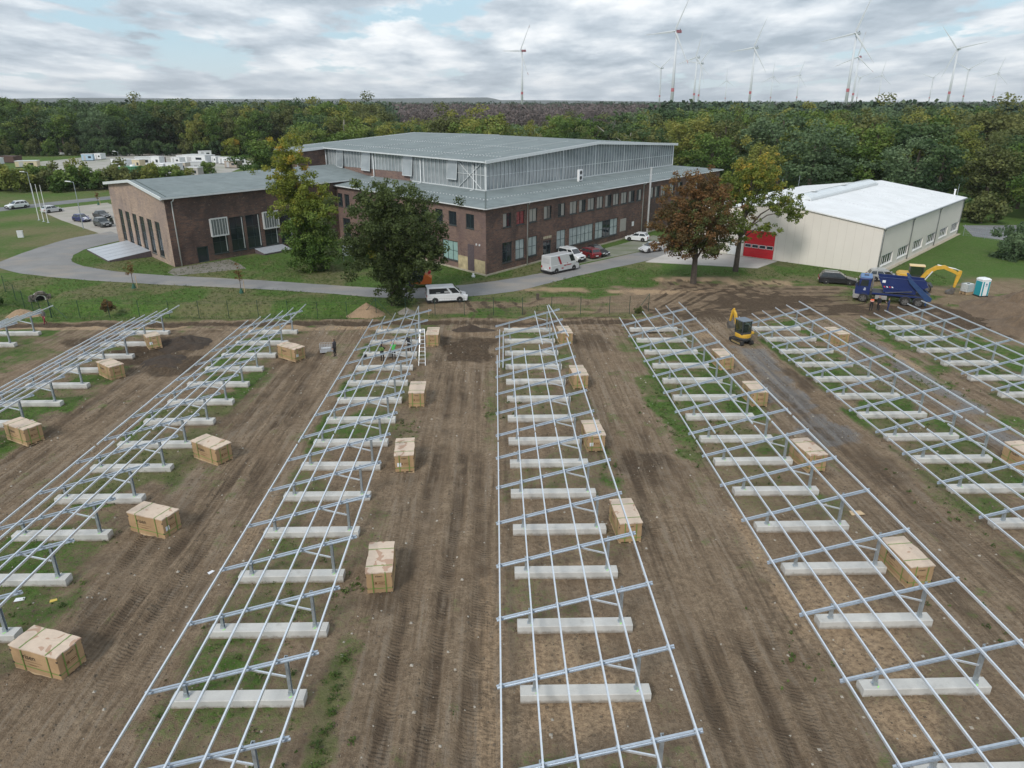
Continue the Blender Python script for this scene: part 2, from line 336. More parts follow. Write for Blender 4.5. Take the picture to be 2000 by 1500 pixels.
def masks(X, Y):
    n1 = fbm(X * 0.35, Y * 0.35, 5, 1); n2 = fbm(X * 1.3, Y * 1.3, 4, 2); n3 = fbm(X * 0.09, Y * 0.09, 3, 3)
    lim = 77.2 + (n1 - 0.5) * 2.0
    field = sst(0.5, -0.5, Y - lim) * sst(-60, -57, X) * sst(62, 57, X)
    g_field = blobs(X, Y, GRASSB, 4) * (0.35 + 0.9 * n2)
    g_field = np.maximum(g_field, 0.5 * sst(0.52, 0.68, n1) * sst(0.35, 0.6, n2))
    for k, x0 in ROWX.items():
        strip = sst(-1.2, -0.3, X - x0) * sst(7.0, 5.8, X - x0)
        g_field = np.maximum(g_field, strip * (0.3 + 0.66 * sst(.34, .58, n1)) * (0.5 + 0.6 * n2) * (0.55 + 0.45 * sst(30, 50, np.abs(X - 3) + Y * .6)))
    aisle = field.copy()
    for x0 in ROWX.values(): aisle = aisle * (1 - .75 * sst(-.9, .1, X - x0) * sst(6.4, 5.4, X - x0))
    g_out = 0.72 + 0.35 * (n1 - 0.3)
    grass = .84 * g_field * field + g_out * (1 - field)
    sand = blobs(X, Y, SANDB, 6)
    mud = blobs(X, Y, MUDB, 7)
    trench = sst(1.5, 0.4, np.abs(Y - 75.6 - (n1 - .5) * 1.2)) * sst(-58, -55, X) * sst(19, 15, X)
    mud = np.maximum(mud, trench * (0.55 + 0.6 * n2))
    tread = np.zeros(X.shape); rut = np.zeros(X.shape)
    for rs in RUTS.values():
        for (x, y0, y1, a) in rs:
            w = (X - x - 0.35 * np.sin(Y * 0.11 + x) - 0.4 * (fbm(Y * 0.07, Y * 0 + x, 2, 9) - .5))
            m = sst(0.46, 0.26, np.abs(w)) * sst(y0 - 2, y0 + 3, Y) * sst(y1 + 3, y1 - 3, Y) * a * sst(.22, .5, fbm(X * .25, Y * .16, 3, 11))
            tread = np.maximum(tread, m); rut = np.maximum(rut, m)
    for i, pl in enumerate(ARCS):
        d = segdist(X, Y, pl) + (n1 - .5) * .6
        for off in (0.0, .75, 1.8, 2.7):
            m = sst(0.42, 0.15, np.abs(d - off)) * (.95 if i not in (3,) else .6) * (1 if off in (0.0, 1.8) else .55)
            rut = np.maximum(rut, m)
    ditch = sst(3.4, 0.8, segdist(X, Y, DITCH))
    bare = sst(9.5, 4, np.hypot((X - 29) * .55, Y - 84.5)) + .8 * sst(4, 2.2, np.hypot((X - 46) * .35, Y - 79))
    bare = np.clip(bare * (0.55 + .9 * n1), 0, 1)
    wear = sst(.44, .6, fbm(X * .12, Y * .2, 4, 13)) * sst(78, 80, Y) * sst(100, 92, Y) * sst(-14, -6, X)
    wear = np.maximum(wear * .85, .42 * sst(.5, .64, fbm(X * .06, Y * .09, 4, 15)) * (1 - field) * sst(-60, -66, X))
    grass = grass * (1 - 0.92 * np.clip(mud, 0, 1)) * (1 - 0.85 * sand) * (1 - (.8 * field + .5 * (1 - field)) * np.clip(rut * (.4 + 1.2 * n2), 0, 1)) * (1 - .95 * bare) * (1 - .75 * wear)
    mud = np.maximum(mud * (1 - .35 * (1 - field) * sst(.45, .62, fbm(X * .8, Y * .8, 3, 33))), (.55 * field + .85 * (1 - field)) * rut * sst(.3, .7, n2 + .15))
    grav = blobs(X, Y, GRAVB, 8)
    grass = grass * (1 - .85 * grav)
    dry = np.clip(sst(.45, .7, fbm(X * .18, Y * .18, 4, 17)), 0, 1)
    dry = dry * (1 - .85 * sst(42, 50, X) * sst(86, 90, Y))
    return dict(grass=np.clip(grass, 0, 1), mud=np.clip(mud, 0, 1), grav=np.clip(grav, 0, 1), sand=np.clip(sand, 0, 1), tread=np.clip(tread, 0, 1), dry=dry,
                rut=rut, field=field, aisle=aisle * (.5 + .5 * sst(.3, .6, n1)) * (1 - .9 * np.clip(mud - .55 * rut, 0, 1)), ditch=ditch, trench=trench, n2=n2, n1=n1, wear=wear)
def ground_height(X, Y, m=None):
    m = m or masks(X, Y)
    z = -0.02 * (np.minimum(Y, 78.0) - 21.56)
    z = z + m['field'] * ((m['n1'] - .5) * .16 + (m['n2'] - .5) * .06) - .12 * m['rut'] * m['field'] + .05 * (fbm(X * 2.2, Y * .35, 3, 25) - .5) * m['field'] - .03 * m['rut']
    z = z + np.clip(m['mud'], 0, 1) * m['field'] * (fbm(X * 1.7, Y * 1.7, 4, 21) - .5) * .6
    z = z - .9 * m['ditch'] - .12 * m['trench']
    pit = sst(.25, -.1, np.maximum(np.abs(X + 2.7) - 2.7, np.abs(Y - 66) - 5.4)); z = z - .22 * pit
    return z
def axis(lo, hi, step, far_lo, far_hi, g=1.16):
    a = list(np.arange(lo, hi, step)); s = step
    while a[-1] < far_hi: s *= g; a.append(a[-1] + s)
    s = step; pre = [lo]
    while pre[-1] > far_lo: s *= g; pre.append(pre[-1] - s)
    return np.array(pre[:0:-1] + a)
def ground_material():
    m, nt, N, L, bs = new_mat('ground_soil_and_grass')
    A = N.new('ShaderNodeVertexColor'); A.layer_name = 'maskA'; B = N.new('ShaderNodeVertexColor'); B.layer_name = 'maskB'
    sa = N.new('ShaderNodeSeparateColor'); L.new(A.outputs['Color'], sa.inputs[0]); sb = N.new('ShaderNodeSeparateColor'); L.new(B.outputs['Color'], sb.inputs[0])
    grass, mud, grav = sa.outputs[0], sa.outputs[1], sa.outputs[2]; sand, tread, dry = sb.outputs[0], sb.outputs[1], sb.outputs[2]
    nA = nnoise(N, L, 0.8, 6, .6); nB = nnoise(N, L, 4.5, 6, .65); nC = nnoise(N, L, 17, 5, .65); nD = nnoise(N, L, 0.22, 4, .55)
    nS = nnoise(N, L, 1.4, 5, .6, (3.2, .25, 1))
    edge = lambda mask, k=.55: nramp(N, L, nmath(N, L, 'ADD', mask, nmath(N, L, 'MULTIPLY', nmath(N, L, 'SUBTRACT', nmath(N, L, 'ADD', nmath(N, L, 'MULTIPLY', nB, .6), nmath(N, L, 'MULTIPLY', nC, .4)), .5), k * 2.2)), [(.3, 0.0), (.62, 1.0)])
    soil = nramp(N, L, nA, [(.28, (.199, .141, .091)), (.5, (.282, .209, .140)), (.74, (.372, .284, .194))])
    soil = nmix(N, L, nramp(N, L, nB, [(.36, .8), (.6, 0.0)]), soil, (.155, .109, .071))  # hollows of the bump noise darkened: crevice shade put into the soil colour
    soil = nmix(N, L, nramp(N, L, nC, [(.52, 0.0), (.68, .6)]), soil, (.428, .334, .236))
    soil = nmix(N, L, nramp(N, L, nS, [(.5, 0.0), (.68, .45)]), soil, (.167, .119, .079))
    sandc = nramp(N, L, nB, [(.3, (.398, .275, .167)), (.7, (.571, .414, .265))])
    c = nmix(N, L, nmath(N, L, 'MULTIPLY', edge(sand), .8), soil, sandc)
    gravc = nramp(N, L, nC, [(.3, (.102, .100, .098)), (.55, (.240, .240, .240)), (.75, (.432, .432, .432))])
    c = nmix(N, L, nmath(N, L, 'MULTIPLY', edge(grav), .85), c, gravc)
    mudc = nramp(N, L, nB, [(.3, (.049, .034, .024)), (.55, (.089, .064, .043)), (.75, (.143, .106, .072))])
    c = nmix(N, L, nmath(N, L, 'MULTIPLY', edge(mud), .9), c, mudc)
    s1 = nnoise(N, L, 1.0, 6, .62, (2.6, .09, 1), None, .35); s2 = nnoise(N, L, 1.0, 5, .65, (7.5, .35, 1), None, .3); s3 = nnoise(N, L, 2.4, 6, .7)
    st = nmath(N, L, 'ADD', nmath(N, L, 'ADD', nmath(N, L, 'MULTIPLY', s1, .5), nmath(N, L, 'MULTIPLY', s2, .28)), nmath(N, L, 'MULTIPLY', s3, .22))
    dk = nmath(N, L, 'MULTIPLY', nramp(N, L, st, [(.37, .95), (.5, 0.0)]), B.outputs['Alpha']); lt = nmath(N, L, 'MULTIPLY', nramp(N, L, st, [(.5, 0.0), (.585, .85)]), B.outputs['Alpha'])
    c = nmix(N, L, dk, c, (.092, .069, .049)); c = nmix(N, L, lt, c, (.296, .239, .179))
    c = nmix(N, L, nmath(N, L, 'MULTIPLY', tread, .35), c, (.104, .075, .052))
    g1 = nramp(N, L, nB, [(.3, (.038, .081, .014)), (.5, (.074, .144, .026)), (.72, (.127, .210, .050))])
    g2 = nramp(N, L, nC, [(.3, (.110, .103, .043)), (.7, (.237, .213, .110))])
    gc = nmix(N, L, nmath(N, L, 'MULTIPLY', nramp(N, L, nmath(N, L, 'ADD', nmath(N, L, 'MULTIPLY', dry, .6), nmath(N, L, 'MULTIPLY', nA, .5)), [(.35, 0.0), (.75, 1.0)]), .7), g1, g2)
    gc = nmix(N, L, nramp(N, L, nD, [(.4, 0.0), (.65, .4)]), gc, (.062, .112, .022))
    nG = nnoise(N, L, 1.7, 6, .7); nK = nnoise(N, L, .45, 5, .65, (1, 1.8, 1))
    gc = nmix(N, L, nmath(N, L, 'MULTIPLY', nramp(N, L, nG, [(.47, 0.0), (.62, .6)]), nmath(N, L, 'ADD', dry, .25, True)), gc, (.23, .21, .115))
    gc = nmix(N, L, nmath(N, L, 'MULTIPLY', nramp(N, L, nK, [(.46, 0.0), (.62, .6)]), nmath(N, L, 'ADD', dry, .2, True)), gc, (.17, .15, .085))
    c = nmix(N, L, edge(grass, .62), c, gc)
    L.new(c, bs.inputs['Base Color']); bs.inputs['Roughness'].default_value = .95; bs.inputs['Specular IOR Level'].default_value = .15
    # clods, grass blades and tyre lugs as fine relief
    wv = N.new('ShaderNodeTexWave'); wv.bands_direction = 'Y'; wv.wave_profile = 'SIN'; wv.inputs['Scale'].default_value = 1.75; wv.inputs['Distortion'].default_value = 2.6
    wv.inputs['Detail'].default_value = 2; wv.inputs['Detail Scale'].default_value = 3.0
    g = N.new('ShaderNodeNewGeometry'); mp = N.new('ShaderNodeMapping'); mp.inputs[2].default_value = (0, 0, .35); L.new(g.outputs['Position'], mp.inputs[0]); L.new(mp.outputs[0], wv.inputs['Vector'])
    h = nmath(N, L, 'ADD', nmath(N, L, 'MULTIPLY', nB, 1.0), nmath(N, L, 'MULTIPLY', nC, .55))
    h = nmath(N, L, 'ADD', h, nmath(N, L, 'MULTIPLY', nmath(N, L, 'MULTIPLY', wv.outputs['Fac'], nmath(N, L, 'MULTIPLY', tread, nramp(N, L, nA, [(.35, .1), (.62, 1.0)]))), .36))
    nbump(N, L, bs, h, 1.0, .16)
    return m
def build_ground():
    xs = axis(-48, 52, .2, -7000, 7000); ys = axis(14.5, 88, .2, -400, 8200)
    X, Y = np.meshgrid(xs, ys)
    mk = masks(X, Y); Z = ground_height(X, Y, mk)
    nx, ny = len(xs), len(ys)
    co = np.stack([X, Y, Z], -1).reshape(-1, 3).astype(np.float32)
    i = np.arange((ny - 1) * (nx - 1)); r = i // (nx - 1); cc = i % (nx - 1); a = r * nx + cc
    F = np.stack([a, a + 1, a + nx + 1, a + nx], -1).astype(np.int32)
    me = bpy.data.meshes.new('ground')
    me.vertices.add(len(co)); me.vertices.foreach_set('co', co.ravel())
    me.loops.add(F.size); me.loops.foreach_set('vertex_index', F.ravel())
    me.polygons.add(len(F)); me.polygons.foreach_set('loop_start', np.arange(0, F.size, 4, dtype=np.int32)); 
    me.polygons.foreach_set('use_smooth', np.ones(len(F), bool))
    me.update(calc_edges=True)
    for nm, ch in (('maskA', ('grass', 'mud', 'grav')), ('maskB', ('sand', 'tread', 'dry'))):
        at = me.color_attributes.new(nm, 'FLOAT_COLOR', 'POINT')
        d = np.ones((len(co), 4), np.float32)
        for k, c in enumerate(ch): d[:, k] = mk[c].ravel()
        if nm == 'maskB': d[:, 3] = mk['aisle'].ravel()
        at.data.foreach_set('color', d.ravel())
    me.materials.append(ground_material())
    o = link('ground', me); o['kind'] = 'structure'
build_ground()
def gh(x, y):
    return float(ground_height(np.array([[float(x)]]), np.array([[float(y)]]))[0, 0])

# ---------------------------------------------------------------- roads and paved areas
def resample(pts, n):
    p = np.array(pts, float); d = np.r_[0, np.cumsum(np.hypot(*np.diff(p, axis=0).T))]; t = np.linspace(0, d[-1], n)
    # Catmull-like smoothing by dense linear + moving average
    q = np.stack([np.interp(t, d, p[:, 0]), np.interp(t, d, p[:, 1])], -1)
    for _ in range(4): q[1:-1] = (q[:-2] + 2 * q[1:-1] + q[2:]) / 4
    return q
def paved_mat(name, c0, c1, c2, scale=.5, rough=.85, slabs=None):
    m, nt, N, L, bs = new_mat(name)
    a = nnoise(N, L, scale, 6, .6); b = nnoise(N, L, 9, 5, .65); e = nnoise(N, L, .12, 4, .6, (1, 2.2, 1))
    c = nramp(N, L, a, [(.3, c0), (.7, c1)])
    c = nmix(N, L, nramp(N, L, e, [(.48, 0.0), (.66, .75)]), c, c2)
    c = nmix(N, L, nramp(N, L, b, [(.35, .3), (.65, 0.0)]), c, tuple(x * .6 for x in c0))
    L.new(c, bs.inputs['Base Color']); bs.inputs['Roughness'].default_value = rough; nbump(N, L, bs, b, .25, .01)
    MATS[name] = m; return m
M_asph = paved_mat('worn_asphalt', (.2, .198, .196), (.265, .262, .258), (.33, .29, .245), .35)
M_asph2 = paved_mat('grey_asphalt', (.15, .155, .163), (.2, .205, .212), (.24, .235, .225))
M_lot = paved_mat('pale_gravel_lot', (.34, .31, .275), (.45, .415, .37), (.3, .29, .23), .3)
M_apron = paved_mat('apron_concrete', (.46, .43, .4), (.55, .52, .49), (.4, .37, .34), .3)
M_moss = paved_mat('mossy_paving', (.19, .2, .15), (.27, .27, .22), (.13, .16, .075), .6)
def sheet(name, pts, z, m, kind='structure', h=.1):
    b = MB().prism(pts, 'z', z - h, z); o = b.build(name, m)
    if kind: o['kind'] = kind
    return o
RO = [(-72.0, 136.8), (-75.2, 131.4), (-75.8, 124.4), (-75.8, 117.2), (-75.8, 111.9), (-75.1, 107.8), (-71.2, 103.5), (-65.9, 100.7), (-58.6, 97.8), (-49.1, 95.2), (-38.1, 92.9), (-27.5, 90.8), (-17.2, 87.6), (-12.5, 86.0), (-6.9, 86.4), (0.7, 87.7), (5.5, 91.9), (9.2, 96.2), (15.6, 101.8), (22.2, 107.0), (29.7, 113.9), (39.6, 122.2), (50.3, 132.3), (75, 160)]
RI = [(-64.5, 128.6), (-67.2, 122.8), (-67.6, 117.9), (-66.8, 113.7), (-65.8, 111.3), (-63.5, 108.2), (-60.4, 105.6), (-54.7, 102.4), (-45.4, 99.3), (-37.9, 97.9), (-32.6, 96.6), (-20.8, 93.1), (-13.8, 91.0), (-7.9, 91.6), (-4.7, 92.8), (-0.6, 94.6), (6.3, 99.6), (13.2, 105.8), (24.3, 115.8), (31.9, 122.9), (40.4, 130.8), (50.0, 139.9), (72, 165)]
def ribbon(name, A, B, z, m, n=90, cross=7, wob=.25):
    A = resample(A, n); B = resample(B, n); b = MB(); vs = []
    for k in range(n):
        w0 = (rnd.random() - .5) * wob; w1 = (rnd.random() - .5) * wob
        for j in range(cross):
            t = j / (cross - 1); t2 = t + (w0 / 6 if j == 0 else 0) + (w1 / 6 if j == cross - 1 else 0)
            p = A[k] * (1 - t2) + B[k] * t2
            vs.append((p[0], p[1], z + (.035 * math.sin(math.pi * t) if 0 < j < cross - 1 else -.03)))
    fs = [(k * cross + j, (k + 1) * cross + j, (k + 1) * cross + j + 1, k * cross + j + 1) for k in range(n - 1) for j in range(cross - 1)]
    b.add(vs, fs); o = b.build(name, m, smooth=True); o['kind'] = 'structure'; return o
ribbon('road', RO, RI, GZ + .05, M_asph)
ribbon('upper_road', [(-140, 120), (-122, 147), (-109.4, 163.8), (-103.0, 174.5), (-95.9, 184), (-80, 205)], [(-147, 126), (-128, 152), (-114.2, 169.4), (-107.6, 179.4), (-99.6, 190.4), (-83, 211)], GZ + .04, M_asph2, 40)
sheet('car_park', [(-101.5, 165), (-93, 178), (-70, 150), (-61, 126), (-66.5, 127.5), (-72.7, 134.4), (-88.8, 150.8)], GZ + .03, M_lot)
sheet('concrete_apron', [(22.6, 106.9), (38.0, 102.2), (42.6, 106.9), (28.5, 119.8), (27.0, 112.8)], GZ + .075, M_apron)
sheet('staff_parking', [(12.6, 105.9), (33.4, 124.4), (28.6, 130.2), (9.2, 107.6)], GZ + .022, M_moss)
sheet('storage_yard', [(-185, 300), (-176, 352), (-150, 356), (-96, 306), (-92, 268), (-88, 235), (-120, 226), (-150, 250)], GZ + .02, paved_mat('yard_gravel', (.36, .34, .31), (.46, .44, .41), (.16, .2, .08), .12))
sheet('wing_path', [(-44.6, 99.4), (-36.2, 103.8), (-38.5, 107.5), (-41, 110.5), (-46.8, 104.0), (-46.5, 101.5)], GZ + .02, paved_mat('path_gravel', (.2, .18, .16), (.26, .24, .21), (.17, .16, .12), .6))
sheet('side_lot', [(86, 128), (91.5, 140), (112, 140), (112, 115), (94, 117)], GZ + .02, M_asph2)
# ---------------------------------------------------------------- panel racks on concrete beams
YB = [17.65, 21.56, 25.47, 29.39, 33.3, 37.21, 41.12, 44.57, 48.48, 52.39, 56.31, 60.22, 64.13, 68.04, 71.96]   # back edge of each beam; index 0 is nearest
RAIL = [-.73, .61, 1.72, 3.05, 4.16, 5.52]
def rail_z(dx): return .89 + .2736 * (dx + .73)
M_spray = mat('green_spray_paint', (.35, .85, .18), .7, 0, 0)
def beam_mesh():
    b = MB(); c = .025
    prof = [(0, 0), (.56, 0), (.56, .4 - c), (.56 - c, .4), (c, .4), (0, .4 - c)]
    b.prism(prof, 'x', 0, 5.0); return b.mesh('foundation_beam', M_conc)
def rafter_mesh():
    b = MB(); sl = math.atan(.2736); x0, x1 = -.86, 5.78; Ln = (x1 - x0) / math.cos(sl)
    prof = [(-.045, 0), (.045, 0), (.045, .03), (-.02, .03), (-.02, .125), (.045, .13), (.045, .155), (-.045, .155)]   # C section, open to the camera side (-y flipped)
    prof = [(-p, q) for p, q in prof][::-1]
    b.prism(prof, 'x', 0, Ln); b.xform(Matrix.Rotation(-sl, 4, 'Y')); 
    zt = rail_z(x0) - .1 - .155 / math.cos(sl)
    b.xform(Matrix.Translation((x0, 0, zt)))
    for dx in RAIL:   # rail clamps
        z = rail_z(dx) - .1
        for s in (-1, 1): b.box(dx + s * .05 - .015, dx + s * .05 + .015, -.05, .05, z - .03, z + .05); b.box(dx + s * .05 - .008, dx + s * .05 + .008, -.01, .01, z + .05, z + .075)
    return b.mesh('rafter', M_rafter)
def post_mesh(dx):
    b = MB(); top = rail_z(dx) - .12; w = .075
    prof = [(dx - .06, -w), (dx + .06, -w), (dx + .06, -w + .02), (dx - .035, -w + .02), (dx - .035, w - .02), (dx + .06, w - .02), (dx + .06, w), (dx - .06, w)]
    b.prism(prof, 'z', .41, top); return b.mesh('post', M_galvd)
def plate_mesh(dx):
    b = MB(); b.box(dx - .11, dx + .11, -.1, .1, .398, .425); b.box(dx - .08, dx + .08, -.097, -.083, .42, .6)
    for a in (-.07, .07): b.tube((dx + a, -.05, .42), (dx + a, -.05, .47), .018, n=6)
    return b.mesh('base_plate', M_galvd)
def brace_mesh():
    b = MB(); b.bar((3.12, -.01, rail_z(3.12) - .3), (4.42, -.01, 1.28), .06, .07); return b.mesh('brace', M_galv)
def spray_mesh(dx, k):
    b = MB(); r = random.Random(k); x = dx + r.uniform(-.04, .06)
    b.add([(x - .03, -.2, .404), (x + .03, -.2, .404), (x + .1, -.11, .404), (x + .05, -.11, .404)], [(0, 1, 2, 3)])
    return b.mesh('spray_mark', M_spray)
ME_beam, ME_raft, ME_brace = beam_mesh(), rafter_mesh(), brace_mesh()
PX = (.56, 4.5)
ME_post = [post_mesh(d) for d in PX]; ME_plate = [plate_mesh(d) for d in PX]; ME_spray = [spray_mesh(d, i) for i, d in enumerate(PX)]
def rail_obj(parent, o, a, b, name='purlin'):
    mb = MB(); a = Vector(a) - Vector(o); b = Vector(b) - Vector(o)
    d = (b - a).normalized(); sx = Vector((1, 0, 0)); sx = (sx - d * sx.dot(d)).normalized(); u = d.cross(sx) * -1
    if u.z < 0: u = -u
    # hat-shaped rail: closed top, lips below
    pr = [(-.036, 0), (-.018, 0), (-.018, .03), (.018, .03), (.018, 0), (.036, 0), (.032, .1), (-.032, .1)]
    mb.loft([[c + sx * p + u * q for p, q in pr] for c in (a, b)])
    return mb.build(name, M_galv, parent)
def rack(row, idx, ends, label, skip_rails=(), rails=None):
    x0 = ROWX[row]; n0 = idx[0]; oy = YB[n0]; org = Vector((x0, oy, gz(oy)))
    t = thing('solar_rack', label, 'rack', org, 0, 'panel racks in rows on the field')
    for n in idx:
        y = YB[n]; z = gz(y) - org.z; dx = rnd.uniform(-.03, .03)
        bm = link('foundation_beam', ME_beam, t, (dx, y - .56 - oy, z + rnd.uniform(-.015, .015)), rnd.uniform(-.006, .006))
        yc = y - .28 - oy
        for k in (0, 1):
            p = link('post', ME_post[k], t, (0, yc, z)); link('base_plate', ME_plate[k], p)
            if y < 50: link('spray_mark', ME_spray[k], p, (0, 0, .004))
        link('rafter', ME_raft, t, (0, yc - .12, z)); link('brace', ME_brace, t, (0, yc - .03, z))
    for k, dx in enumerate(RAIL):
        y0, y1 = (rails[k] if rails else ends)
        if y1 - y0 < .5: continue
        x = x0 + dx; h = rail_z(dx) - .1
        e0 = rnd.uniform(-.12, .12) if abs(y0 - 43) < 1 else 0; e1 = rnd.uniform(-.1, .1) if abs(y1 - 42.7) > 1 else 0
        rail_obj(t, org, (x, y0 + e0 * .4, gz(y0) + h), (x, y1 + e1, gz(y1) + h))
    return t
ORD = dict(zip('ABCDEFGH', ['first', 'second', 'third', 'fourth', 'fifth', 'sixth', 'seventh', 'eighth']))
far = list(range(7, 15)); near = list(range(0, 7))
FE, NE = (43.05, 74.0), (14.6, 42.75)
base = 'galvanised panel rack on beams, '
rack('A', far[3:], FE, base + 'only its far tip at the left photo edge')
rack('B', far, FE, base + 'second row from the left, ending at the fence')
rack('C', far, FE, base + 'far half of the third row from the left')
rack('C', near[1:], NE, base + 'near half of the third row from the left')
rack('D', far, FE, base + 'far half of the fourth row, ladder beside it', rails=[FE] * 5 + [(43.05, 61.3)])
rack('D', near, NE, base + 'near half of the fourth row from the left')
rack('E', far, FE, base + 'far half of the middle row, last rails unfinished', rails=[(43.05, 61.2), (43.05, 61.1), (43.05, 61.2), (43.05, 61.25), (43.05, 60.9), (43.05, 60.9)])
rack('E', near, NE, base + 'near half of the middle row, in the lower centre')
rack('F', far, FE, base + 'far half of the sixth row, left of the small digger')
rack('F', near, NE, base + 'near half of the sixth row from the left')
rack('G', far, FE, base + 'far half of the seventh row, right of the small digger')
rack('G', near[3:], NE, base + 'near half of the seventh row, at the right photo edge')
rack('H', far[1:], FE, base + 'rightmost row, in front of the blue truck')
def loose(a, b, label):
    o = rail_obj(None, a, a, b, 'loose_purlin'); o.location = a
    tag(o, label, 'rail', 'loose rails laid on the unfinished racks')
loose((4.03, 72.3, 1.02), (4.1, 60.7, 1.25), 'loose galvanised rail laid straight across the last rafters of the middle rack row')
loose((5.36, 72.9, 1.46), (5.46, 61.1, 1.64), 'loose galvanised rail laid nearly straight beside a slanted one on the middle rack')
loose((5.5, 72.6, 1.6), (6.45, 60.9, 1.9), 'loose galvanised rail lying slanted to the right on the end of the middle rack')
loose((.35, 69.6, -.15), (.22, 58.0, .05), 'outer of two thin rails propped along the left edge of the middle rack')
loose((.7, 68.9, -.1), (.55, 57.8, .1), 'inner of two thin rails propped along the left edge of the middle rack')
loose((-8.06, 72.6, 1.55), (-6.93, 61.0, 1.98), 'loose galvanised rail lying crooked over the far end of the fourth rack row')

# ---------------------------------------------------------------- cartons of panels on pallets
def carton_mats():
    m, nt, N, L, bs = new_mat('carton_board')
    a = nnoise(N, L, 1.6, 5, .6); b = nnoise(N, L, 2.0, 4, .6, (1, 1, 5))
    c = nramp(N, L, a, [(.3, (.36, .235, .125)), (.7, (.445, .3, .165))]); c = nmix(N, L, nramp(N, L, b, [(.55, 0.0), (.75, .35)]), c, (.27, .175, .09))
    L.new(c, bs.inputs['Base Color']); bs.inputs['Roughness'].default_value = .85
    m2, nt, N, L, bs = new_mat('carton_lid')
    oi = N.new('ShaderNodeObjectInfo'); tc = N.new('ShaderNodeTexCoord'); ad = N.new('ShaderNodeVectorMath'); ad.operation = 'ADD'
    cb = N.new('ShaderNodeCombineXYZ'); L.new(nmath(N, L, 'MULTIPLY', oi.outputs['Random'], 37.0), cb.inputs[0]); L.new(oi.outputs['Random'], cb.inputs[1])
    L.new(tc.outputs['Object'], ad.inputs[0]); L.new(cb.outputs[0], ad.inputs[1])
    a = nnoise(N, L, 1.9, 2, .4, (1, 1, 1), ad.outputs[0], .6); b = nnoise(N, L, 5, 4, .6)
    c = nramp(N, L, b, [(.3, (.56, .445, .35)), (.7, (.63, .51, .405))])
    sa = N.new('ShaderNodeAttribute'); sa.attribute_type = 'OBJECT'; sa.attribute_name = 'stain'
    th = nmath(N, L, 'ADD', a, nmath(N, L, 'MULTIPLY', nmath(N, L, 'SUBTRACT', sa.outputs['Fac'], .6), .2))
    c = nmix(N, L, nramp(N, L, th, [(.535, 0.0), (.55, .95)]), c, (.43, .28, .2))
    L.new(c, bs.inputs['Base Color']); bs.inputs['Roughness'].default_value = .8
    return m, m2
M_carton, M_lid = carton_mats()
M_strap = mat('green_strap', (.16, .27, .06), .5, 0, .1); M_ink = mat('black_ink', (.02, .018, .015), .7, 0, 0); M_inkb = mat('brown_ink', (.16, .085, .035), .8, 0, 0)
M_paper = mat('white_paper', (.74, .76, .8), .7, 0, .03)
CL, CW, CH = 2.42, 1.18, 1.27
def text_mesh(s, size, name):
    cu = bpy.data.curves.new(name, 'FONT'); cu.body = s; cu.size = size; cu.align_x = 'CENTER'; cu.align_y = 'CENTER'; cu.offset = size * .012
    to = bpy.data.objects.new(name, cu); COL.objects.link(to); bpy.context.view_layer.update()
    me = bpy.data.meshes.new_from_object(to.evaluated_get(bpy.context.evaluated_depsgraph_get()))
    bpy.data.objects.remove(to); me.materials.clear(); return me
def placed_text(s, size, M, m, parent, name='printed_lettering'):
    me = text_mesh(s, size, name); me.transform(M); me.materials.append(m); return link(name, me, parent)
